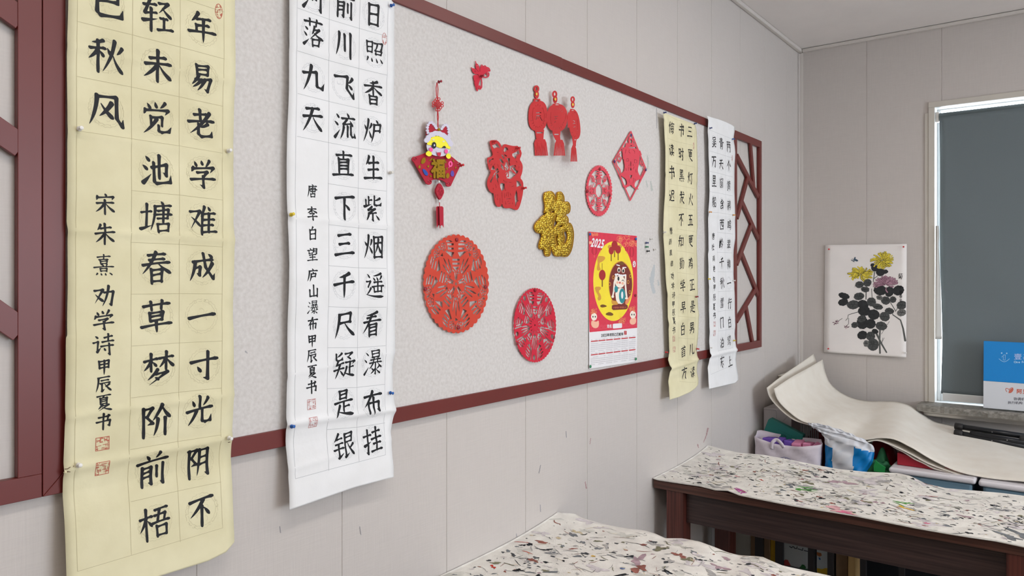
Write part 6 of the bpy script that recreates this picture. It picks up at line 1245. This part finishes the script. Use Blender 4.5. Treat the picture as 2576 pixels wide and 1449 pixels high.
felt_cloth('paint-spattered white felt with wavy edge in the foreground on the nearest table', f1, b1, 11,
    [(1605, 1410, 'b', .03, 1.2, 5), (1608, 1432, 'b', .028, 1.0, 4), (1304, 1434, 'b', .014, .2, 8), (1230, 1410, 'r', .006, 0, 0), (1375, 1385, 'b', .012, 2.4, 8), (1492, 1402, 'r', .006, .3, 12), (1525, 1377, 'b', .014, 1.2, 2), (1850, 1400, 's', .07, 2.2, 12), (1870, 1405, 's', .09, 3.0, 12), (1810, 1430, 'b', .02, .5, 5), (2022, 1439, 'r', .007, 0, 15), (1710, 1405, 'b', .02, .1, 4), (1730, 1415, 'b', .015, .3, 3), (1330, 1370, 's', .05, .2, 10), (1340, 1395, 's', .05, .4, 10), (1240, 1425, 'b', .01, .4, 10), (1450, 1345, 'b', .014, .2, 7), (1410, 1333, 's', .06, .3, 4), (1660, 1385, 'b', .02, .3, 3), (1565, 1432, 'r', .006, .4, 14)])
# ============================================================ slatted rack and what is in it
M_rack = mat('black_rack', (28, 26, 30), 0.5); M_kraft = mat('kraft_card', (150, 122, 92), 0.85, 0.06, 20); M_gwh = mat('grey_white_card', (190, 190, 182), 0.8); M_bxw = mat('white_print_card', (196, 204, 206), 0.7); M_byel = mat('yellow_card', (206, 168, 24), 0.7); M_tan = mat('tan_card', (196, 160, 104), 0.8)
RX0, RX1, RZ = 3.585, 4.95, 0.45
rack = thing('storage_rack', 'low black slatted rack behind the dark table, loaded with boxes', 'rack', (RX0, 0.8, 0))
b = MB(); b.box(RX0, RX1, 0.02, 1.492, RZ, RZ + 0.018); b.obj('top_board', M_rack, rack, bevel=0.002)
b = MB(); b.box(RX0 + 0.03, RX1, 0.02, 1.492, 0.10, 0.118); b.obj('shelf_board', M_rack, rack, bevel=0.002)
def ry(px, py=1400, x=RX0): return onB(px, py, x)[1]
for a, c in ((1898.7, 1918.8), (1949.6, 1968.7), (2032, 2047), (2081, 2095.6), (2163, 2178), (2260, 2275)):
    b = MB(); b.box(RX0 + 0.0005, RX0 + 0.022, ry(c), min(1.4915, ry(a)), 0.001, RZ - 0.0005); b.obj('slat', M_rack, rack, bevel=0.001)
for y in (0.03, 1.45):
    b = MB(); b.box(RX1 - 0.03, RX1, y, y + 0.03, 0.001, RZ - 0.0005); b.obj('post', M_rack, rack, bevel=0.001)
def card_box(label, name, px0, px1, h, m, x0, dep, cat='box'):
    t = thing(name, label, cat, (x0, ry(px1, 1400, x0), 0.118)); ya, yb = ry(px1, 1400, x0), ry(px0, 1400, x0)
    b = MB(); b.box(x0, x0 + dep, ya, yb, 0.1185, 0.1185 + h); b.obj('carton', m, t, bevel=0.002); return t, ya, yb
t, ya, yb = card_box('grey-white flat card box between the first two slats of the rack', 'card_box', 1830, 1887.6, 0.30, M_gwh, 3.66, 0.25)
card_box('narrow brown card box beside the grey-white one in the rack', 'card_box', 1888.5, 1936, 0.29, M_kraft, 3.66, 0.25)
card_box('thin yellow box edge showing beside the third slat of the rack', 'card_box', 1938, 1967, 0.285, M_byel, 3.67, 0.2)
M_pt = mat('box_print_dark', (52, 62, 74), 0.6); M_prd = mat('box_print_red', (176, 56, 50), 0.6); M_pgr = mat('box_print_green', (28, 110, 52), 0.6); M_pgy = mat('box_print_grey', (96, 100, 104), 0.6); M_por = mat('box_print_brown', (168, 96, 44), 0.6); M_pbl = mat('box_print_blue', (56, 108, 160), 0.6)
t, ya, yb = card_box('white printed box with red and green pictures in the rack', 'printed_box', 1970, 2034, 0.27, M_bxw, 3.67, 0.25)
q = PX(1760, 1320, 5.855)
def boxprint(name, poly, m, par, x=3.67, sm=0): P = smooth_poly(q(poly), sm) if sm else q(poly); return link_mesh(name, [onB(u, v, x - 0.001) for u, v in P], [tuple(range(len(P)))], m, par)
shape('box_writing', lambda P: U(*[f_stroke(P, q(a), 1.0) for a in ([(1325, 320), (1355, 340), (1375, 320)], [(1385, 325), (1400, 348), (1432, 352), (1435, 325)], [(1450, 355), (1515, 378), (1520, 345)], [(1540, 380), (1600, 395)])]), (1983, 2036, 1368, 1390), 0.4, pB(3.669), M_pt, t)
boxprint('red_print', [(1230, 545), (1262, 512), (1300, 520), (1325, 570), (1345, 605), (1240, 600)], M_prd, t); boxprint('green_print', [(1462, 640), (1492, 610), (1508, 585), (1540, 592), (1565, 625), (1560, 650), (1595, 650), (1598, 665), (1470, 650)], M_pgr, t, 3.6695); boxprint('grey_print', [(1240, 600), (1345, 605), (1600, 668), (1600, 700), (1240, 640)], M_pgy, t, 3.6693)
t, ya, yb = card_box('white and yellow printed box beyond the fourth slat of the rack', 'printed_box', 2054.5, 2085, 0.26, M_bxw, 3.67, 0.2)
boxprint('yellow_print', [(1728, 640), (1760, 645), (1800, 655), (1850, 640), (1882, 642), (1884, 740), (1728, 700)], M_byel, t); boxprint('brown_print', [(1724, 402), (1790, 418), (1800, 455), (1765, 470), (1728, 450)], M_por, t); boxprint('blue_print', [(1748, 482), (1775, 485), (1785, 515), (1765, 522)], M_pbl, t)
card_box('brown card box beyond the fifth slat of the rack', 'card_box', 2103, 2132, 0.25, M_kraft, 3.68, 0.25)
card_box('tan card tube box at the dark end of the rack', 'card_box', 2133, 2152, 0.25, M_tan, 3.66, 0.2)
# ============================================================ clutter on the rack
TOP = RZ + 0.018
M_bag = mat('white_nonwoven_bag', (222, 212, 220), 0.8, 0.03, 30, 0.2, 60); M_purple = mat('purple_foam', (112, 78, 178), 0.7); M_bpink = mat('pink_foam', (232, 148, 186), 0.7); M_tealb = mat('teal_card', (36, 128, 118), 0.5); M_bagblue = mat('bag_blue', (6, 128, 200), 0.45, 0.06, 60); M_bagw = mat('bag_white', (224, 226, 232), 0.6, 0.03, 20, 0.25, 30); M_green = mat('green_cloth', (16, 84, 46), 0.75, 0.2, 20); M_green2 = mat('bright_green_card', (24, 138, 66), 0.6); M_bin = mat('blue_bin', (118, 150, 170), 0.4); M_lid = mat('white_lid', (224, 220, 224), 0.4); M_dred = mat('dark_red_cloth', (120, 22, 34), 0.7, 0.15, 30); M_mred = mat('red_folder', (168, 28, 48), 0.5); M_mats = mat('cream_felt', (231, 224, 212), 0.95, 0.02, 12, 0.12, 200, rgb2=(236, 231, 221), spec=0.1); M_bkbag = mat('black_bag', (30, 28, 28), 0.6, 0.3, 60); M_box = mat('white_carton', (206, 200, 200), 0.75, 0.02, 10); M_tape = mat('carton_fold_line', (150, 146, 150), 0.7)
# tote bag with foam blocks
XT = 4.09
def pt(u, v, x): return onB(u, v, x)
tb = thing('tote_bag', 'white non-woven tote bag with a round print, full of foam blocks', 'bag', (XT + 0.1, 1.3, TOP))
fl, fr, zr = 1.468, pt(2063, 1130, XT)[1], pt(2063, 1118, XT)[2]
ring = [(XT + 0.015, fl - 0.005), (XT, fl - 0.05), (XT - 0.006, (fl + fr) / 2), (XT, fr + 0.03), (XT + 0.015, fr + .006), (XT + 0.11, fr + .032), (XT + 0.145, fr + 0.07), (XT + 0.145, fl - 0.04), (XT + 0.12, fl)]
rg_ = interp(ring + [ring[0]], 49)[:-1]; V = []; nz = 14
cx_, cy_ = rg_[:, 0].mean(), rg_[:, 1].mean(); rr = random.Random(4)
for j in range(nz):
    t = j / (nz - 1)
    for k, (x, y) in enumerate(rg_):
        f_ = (y - fr) / (fl - fr); top = zr - 0.006 - 0.024 * math.sin(math.pi * min(1, max(0, f_))) + (0.016 if x > XT + .08 else 0)
        s = 1.0 - 0.05 * math.sin(math.pi * t) * (0.5 + .5 * math.sin(k * 1.3)); V.append((cx_ + (x - cx_) * s + 0.004 * math.sin(17 * t + k), cy_ + (y - cy_) * s, TOP + 0.002 + (top - TOP) * t))
n = len(rg_); Fs = [(j*n+k, j*n+(k+1) % n, (j+1)*n+(k+1) % n, (j+1)*n+k) for j in range(nz-1) for k in range(n)] + [tuple(range(n))]
link_mesh('bag_body', V, Fs, M_bag, tb, True, 0.0018)
def ribbon3(pts, nrm, w_): 
    P = [Vector(p) for p in interp(pts, 24)]; V = []
    for i, p in enumerate(P):
        tt = (P[min(i+1, len(P)-1)] - P[max(i-1, 0)]).normalized(); s = tt.cross(Vector(nrm)).normalized() * w_ / 2; V += [p - s, p + s]
    return V, [(2*i, 2*i+1, 2*i+3, 2*i+2) for i in range(len(P)-1)]
V, Fs = ribbon3([pt(1941, 1130, XT - .008), pt(1944, 1112, XT - .010), pt(1953, 1106, XT - .004), pt(1962, 1112, XT - .010), pt(1972, 1126, XT - .010)], (1, 0, 0), 0.018); link_mesh('handle', V, Fs, M_bag, tb, True, 0.002)
V, Fs = ribbon3([pt(1995, 1104, XT + .15), pt(1998, 1106, XT + .13), pt(2018, 1108, XT + .12), pt(2034, 1109, XT + .13)], (0, 0, 1), 0.016); link_mesh('handle', V, Fs, M_bag, tb, True, 0.002)
M_logo = mat('bag_print_blue', (120, 124, 170), 0.7); yc_, zc_ = pt(1957, 1168, XT)[1:]
shape('round_print', lambda P: U(*[np.maximum(np.abs(f_ell(P, 1973, 1168, r_, r_ * .9)) - .5, P[:, 1] - 1166) for r_ in (20, 15)], *[f_stroke(P, [(1973 + 17.5 * math.cos(a) - 1, 1168 + 15.7 * math.sin(a)), (1973 + 17.5 * math.cos(a) + 1, 1168 + 15.7 * math.sin(a) + 1)], .7) for a in (-2.6, -2.2, -1.8, -1.4, -1.0, -.6)]), (1948, 1998, 1145, 1170), 0.4, pB(XT - 0.0095), M_logo, tb)
for k, (u0, u1, v, m, nm) in enumerate(((1917, 1946, 1100, M_purple, 'purple foam block at the left end of the tote bag'), (1947, 1967, 1104, M_purple, 'purple foam block behind the strap of the tote bag'), (1968, 1990, 1107, M_purple, 'purple foam block next to the pink ones in the tote bag'), (1991, 2016, 1110, M_bpink, 'pink foam block next to the purple ones in the tote bag'), (2017, 2039, 1113, M_bpink, 'pink foam block in the middle of the pink row'), (2040, 2059, 1117, M_bpink, 'pink foam block at the right end of the tote bag'))):
    xa = XT + 0.045; y1, y0 = pt(u0, v + 8, xa)[1], pt(u1, v + 8, xa)[1]; zt = pt(u0, v + 2, xa)[2]
    b = MB(); M_ = Matrix.Translation((xa + .045, (y0 + y1) / 2, zt - .05)) @ Matrix.Rotation(0.10 * (-1)**k, 4, 'Y') @ Matrix.Rotation(0.06 * (k % 3 - 1), 4, 'X'); hw = (y1 - y0) / 2 - .0015
    b.box(-.045, .045, -hw, hw, -.05, .05, M=M_); tag(b.obj('foam_block', m, bevel=0.006), nm, 'foam block', 'foam blocks in the tote bag')
# teal box, cartons
xq = 4.30
tq = thing('teal_box', 'teal green flat box tilted behind the foam blocks', 'box', pt(1970, 1100, xq))
b = MB(); b.prism([pt(*p, xq)[1:] for p in ((1939, 1053), (1944, 1049), (2027, 1091), (2022, 1111), (2015, 1150), (1913, 1118))], lambda p, d: (xq - 0.045 + d, p[0], p[1]), 0.042); b.obj('cover', M_tealb, tq, bevel=0.004)
shape('box_emblem', lambda P: U(np.abs(f_ell(P, 1971, 1099, 4.5, 4.5)) - .8, f_ell(P, 1971, 1100, 2.2), *[f_stroke(P, [(1971 + 6 * math.cos(a), 1099 + 6 * math.sin(a)), (1971 + 7.5 * math.cos(a), 1099 + 7.5 * math.sin(a))], .5) for a in np.arange(0, 6.2, .6)], *[f_stroke(P, [(1958 + 4 * i, 1081 + 1.9 * i), (1960 + 4 * i, 1082 + 1.9 * i)], .45) for i in range(9)]), (1955, 1998, 1078, 1108), 0.4, pB(xq - 0.0462), mat('teal_dark_print', (24, 88, 88), 0.5), tq)
xw = 4.325
wc = thing('carton', 'white carton standing in the corner behind the teal box', 'box', (xw, 1.4, TOP)); yA, yB_ = min(1.49, pt(1917, 1050, xw)[1]), pt(1991, 1060, xw)[1]; zc1 = pt(1917, 1025, xw)[2]
b = MB(); b.box(xw, xw + 0.24, yB_, yA, TOP, zc1); b.obj('carton_body', M_box, wc, bevel=0.003)
shape('fold_lines', lambda P: U(f_stroke(P, [(1920, 1030), (1950, 1032), (1953, 1036), (1954, 1052)], .35), f_stroke(P, [(1986, 1040), (1970, 1060)], .35)), (1917, 1990, 1026, 1064), 0.4, pB(xw - 0.0005), M_tape, wc)
xu = 4.58
uc = thing('carton', 'cream carton behind the raised end of the felt mats', 'box', (xu, 1.4, TOP)); zc2 = pt(1948, 945, xu)[2]
b = MB(); b.box(xu, xu + 0.2, 1.405, min(1.488, pt(1946, 950, xu)[1]), TOP, zc2); b.obj('carton_body', mat('cream_carton', (206, 200, 180), 0.8), uc, bevel=0.004)
b = MB(); b.box(xu - 0.006, xu + 0.2, 1.402, 1.4885, zc2 + 0.0005, zc2 + 0.005); b.obj('carton_lid', mat('cream_carton_lid', (220, 216, 206), 0.8), uc, bevel=0.001)
# bundle of sticks, dark cloth
st = thing('stick_bundle', 'bundle of thin grey sticks between the teal box and plastic bag', 'bundle', pt(2040, 1090, 4.33))
for k in range(9):
    u = 2017 + 5.2 * k; b = MB(); b.tube([(*pt(u, 1090, 4.33)[:2], TOP + .002), (*pt(u - 1, 1085, 4.335)[:2], pt(u - 1, 1064 + 2.4 * k, 4.335)[2])], 0.0035, 7); b.obj('stick', mat('stick_grey', (138, 140, 142), 0.5), st, True)
def lump(name, label, cat, c, r, m, seed, amp=.25, fold=6, fine=False):
    """crumpled cloth: a squashed ball pushed into sharp folds"""
    rr = random.Random(seed); dirs = [Vector((rr.gauss(0, 1), rr.gauss(0, 1), rr.gauss(0, 1))).normalized() for _ in range(fold)]; fr_ = [rr.uniform(5, 13) if fine else rr.uniform(3, 7) for _ in dirs]; ph = [rr.uniform(0, 6.3) for _ in dirs]
    V = []; n1, n2 = 60, 96
    for j in range(n1):
        a = -math.pi / 2 + math.pi * j / (n1 - 1)
        for k in range(n2):
            d = Vector((math.cos(a) * math.cos(2*math.pi*k/n2), math.cos(a) * math.sin(2*math.pi*k/n2), math.sin(a))); s = 1 + amp * .8 * sum(math.sin(f * d.dot(v) + p) for v, f, p in zip(dirs, fr_, ph)) / fold if fine else 1 + amp * sum(1 - abs(math.sin(f * d.dot(v) + p)) * 2 for v, f, p in zip(dirs, fr_, ph)) / fold
            V.append((c[0] + r[0] * d.x * s, c[1] + r[1] * d.y * s, max(TOP + .001, c[2] + r[2] * d.z * s)))
    Fs = [(j*n2+k, j*n2+(k+1) % n2, (j+1)*n2+(k+1) % n2, (j+1)*n2+k) for j in range(n1-1) for k in range(n2)]
    return tag(link_mesh(name, V, Fs, m, None, True), label, cat)
lump('red_bag', 'dark red cloth bag tucked under the felt mats behind the plastic bag', 'bag', (4.47, 1.13, 0.64), (.085, .17, .16), M_dred, 3, .15)
lump('green_cloth', 'crumpled dark green cloth between the plastic bag and the first bin', 'cloth', (4.19, 0.852, 0.565), (.075, .075, .125), M_green, 12, 1.0, 14, True)
b = MB(); b.prism([pt(*p, 4.11)[1:] for p in ((2198, 1172), (2203, 1157), (2212, 1166), (2228, 1175), (2226, 1190), (2198, 1185))], lambda p, d: (4.105 + d, p[0], p[1]), 0.006); tag(b.obj('green_card', M_green2, bevel=0.001), 'bright green folded card against the crumpled green cloth', 'card')
lump('crimson_folds', 'ribbed crimson paper bundle under the felt mats above the green cloth', 'paper bundle', (4.42, 0.88, 0.62), (.09, .075, .135), M_mred, 21, .12, 5)
# blue and white plastic bag
pb = thing('plastic_bag', 'blue and white striped plastic bag with crumpled white top', 'bag', (4.2, 1.01, TOP))
rows = []
for v, ul, ur, x0, dx in ((1215, 2072, 2176, 4.10, .10), (1190, 2070, 2180, 4.095, .11), (1165, 2069, 2186, 4.09, .115), (1135, 2069, 2192, 4.09, .115), (1114, 2070, 2190, 4.092, .075), (1102, 2068, 2176, 4.095, .045), (1092, 2060, 2150, 4.10, .032), (1083, 2044, 2118, 4.105, .025), (1076, 2034, 2085, 4.108, .018), (1072, 2031, 2060, 4.112, .012)):
    rows.append((pt(2100, v, x0)[2] if v < 1215 else TOP + .002, pt(ur, v, x0)[1], pt(ul, v, x0)[1], x0, dx))
R_ = interp(rows, 60); V = []; n = 130; mi = []; Fs = []; nr = 60
for j, (z, ya, yb, x0, dx) in enumerate(R_):
    for k in range(n):
        a = 2 * math.pi * k / n; c, s = math.cos(a), math.sin(a); y = (ya + yb) / 2 + (yb - ya) / 2 * math.copysign(abs(c)**.8, c); x = x0 + dx / 2 - dx / 2 * math.copysign(abs(s)**.8, s)
        wob = .004 * math.sin(5 * a + j * .5) + .003 * math.sin(11 * a - j * .9); V.append((x + wob, y + wob * .6, z + .004 * math.sin(3 * a + j)))
for j in range(nr - 1):
    for k in range(n):
        Fs.append((j*n+k, j*n+(k+1) % n, (j+1)*n+(k+1) % n, (j+1)*n+k)); z, ya, yb = R_[j][:3]; y = V[j*n+k][1]; f = (yb - y) / (yb - ya)
        sl = .14 * (1 - j / nr)
        y = (ya + yb) / 2 + (yb - ya) / 2 * math.copysign(abs(math.cos(2*math.pi*(k+.5)/n))**.8, math.cos(2*math.pi*(k+.5)/n)); f = (yb - y) / (yb - ya); mi.append(1 if ((f < .16 + sl * .5 and z < .728) or (f > .56 + sl and z < .742 - .06 * (f - .56))) else 0)
Fs += [tuple(range(n)), tuple((nr - 1) * n + k for k in range(n))]; mi += [0, 0]
link_mesh('bag_film', V, Fs, [M_bagw, M_bagblue], pb, True, midx=mi)
# storage bins
def bin_(label, y0, y1, x0, x1, zl):
    t = thing('storage_bin', label, 'storage bin', ((x0 + x1) / 2, (y0 + y1) / 2, TOP)); b = MB(); z0 = TOP + .0005; zt = zl - .012; ta = .02
    v = [(x0 + ta, y0 + ta, z0), (x1 - ta, y0 + ta, z0), (x1 - ta, y1 - ta, z0), (x0 + ta, y1 - ta, z0), (x0 + .01, y0 + .012, zt), (x1 - .01, y0 + .012, zt), (x1 - .01, y1 - .012, zt), (x0 + .01, y1 - .012, zt)]
    b.add(v, [(0, 3, 2, 1), (4, 5, 6, 7), (0, 1, 5, 4), (1, 2, 6, 5), (2, 3, 7, 6), (3, 0, 4, 7)]); b.obj('tub', M_bin, t, bevel=0.012, seg=3)
    b = MB(); b.box(x0 - .006, x1 + .006, y0 - .004, y1 + .004, zl - .0115, zl + .016); b.obj('lid', M_lid, t, bevel=0.011, seg=3); return t
yb0, yb1 = pt(2455, 1205, 4.10)[1] + .004, pt(2236, 1170, 4.10)[1] - .004
bin_('light blue storage bin with white lid beside the green cloth', yb0, yb1, 4.10, 4.72, 0.650)
bin_('light blue storage bin with white lid at the right edge, half under the mats', 0.03, yb0 - .018, 4.10, 4.72, 0.646)
b = MB(); b.prism([(.46, .6675), (.765, .6675), (.765, .728), (.70, .716), (.60, .690), (.46, .672)], lambda p, d: (4.17 + d, p[0], p[1]), .28); tag(b.obj('red_folder', M_mred, bevel=0.008), 'crimson folder lying on the lid of the first bin', 'folder')
# ---- stack of cream felt mats draped over everything
def drape(label, front, back, xf, xb, dz, seed, nt=80, nw=24):
    Fp = interp([onB(u, v, xf) for u, v in front], nt); Bp = interp([onB(u, v, xb) for u, v in back], nt); V = []
    for j in range(nw):
        s = j / (nw - 1)
        for i in range(nt):
            p = Fp[i] * (1 - s) + Bp[i] * s; bul = 0.012 * math.sin(math.pi * s) * math.sin(9 * i / nt + seed); V.append((p[0], min(1.485, p[1]), p[2] + dz + bul + .002 * math.sin(23 * i / nt + 7 * s)))
    return tag(link_mesh('felt_mat', V, grid_faces(nt, nw), M_mats, None, True, 0.0045), label, 'felt mat')
fr1 = [(1947, 978), (1954, 1002), (1985, 1037), (2018, 1059), (2060, 1070), (2100, 1087), (2140, 1108), (2180, 1106), (2215, 1101), (2245, 1103), (2290, 1124), (2340, 1155), (2400, 1183), (2460, 1197), (2520, 1206), (2576, 1212), (2700, 1228)]
bk1 = [(2069, 905), (2076, 938), (2088, 964), (2110, 984), (2140, 1000), (2180, 1010), (2220, 1011), (2260, 1012), (2290, 1021), (2320, 1042), (2350, 1061), (2385, 1070), (2410, 1075), (2450, 1082), (2500, 1092), (2576, 1112), (2700, 1140)]
drape('top cream felt mat of the draped stack, its left end curled upwards', fr1, bk1, 4.14, 4.9, 0.0, .5)
fr2 = [(1929, 973), (1934, 992), (1960, 1025), (2000, 1054), (2040, 1068), (2085, 1087), (2130, 1114), (2170, 1112), (2205, 1106), (2238, 1116), (2285, 1136), (2340, 1166), (2400, 1188), (2440, 1198)]
bk2 = [(2046, 889), (2060, 925), (2085, 968), (2110, 990), (2140, 1006), (2180, 1016), (2220, 1017), (2260, 1018), (2290, 1027), (2320, 1048), (2350, 1067), (2385, 1077), (2410, 1082), (2450, 1090)]
drape('second cream felt mat, sticking out left beneath the top mat', fr2, bk2, 4.145, 4.9, -0.006, .5)
fr3 = [(2218, 1105), (2250, 1120), (2290, 1143), (2340, 1169), (2395, 1187)]
bk3 = [(2230, 1024), (2262, 1026), (2290, 1035), (2320, 1056), (2350, 1074), (2395, 1087)]
drape('short cream felt mat layer peeping out below the hump of the stack', fr3, bk3, 4.15, 4.9, -0.011, .5, 50, 20)
for k, (u, v, a) in enumerate(((2420, 1126, 4), (2490, 1122, 9), (2340, 1106, 4), (2110, 1048, 5), (2225, 1084, 4), (2473, 1195, 4))): pass
# ---- folded black tripod lying on the mats
M_trip = mat('black_tube', (34, 36, 40), 0.3, metal=0.3)
tr = thing('folded_tripod', 'folded black tripod stand lying across the felt mats by the sill', 'tripod', onB(2490, 1095, 4.8))
for nm, a, c, r in (('leg', (2405, 1072), (2640, 1107), .0155), ('leg', (2404, 1089), (2640, 1136), .0165), ('leg', (2440, 1090), (2640, 1124), .014)):
    x = 4.78 if a[1] < 1080 else 4.74; p0, p1 = Vector(onB(*a, x)), Vector(onB(*c, x)); d = (p1 - p0).normalized()
    b = MB(); b.tube([p0, p1], r, 14); o = b.obj(nm, M_trip, tr, True)
    if a[0] < 2420:
        b = MB(); b.tube([p0 - d * .008, p0 - d * .004, p0 + d * .03, p0 + d * .034], [r * .9, r * 1.25, r * 1.2, r], 14); b.obj('foot', M_bkbag, tr, True)
    m = p0 + d * .17; b = MB(); b.tube([m + Vector((-r, 0, 0)), m + Vector((-r - .002, 0, 0))], .003, 8); b.obj('rivet', M_steel, tr)
cb = Vector(onB(2572, 1112, 4.76)); b = MB(); b.box(cb.x - .03, cb.x + .03, cb.y - .03, cb.y + .012, cb.z - .042, cb.z + .035); b.obj('joint', M_bkbag, tr, bevel=0.008)
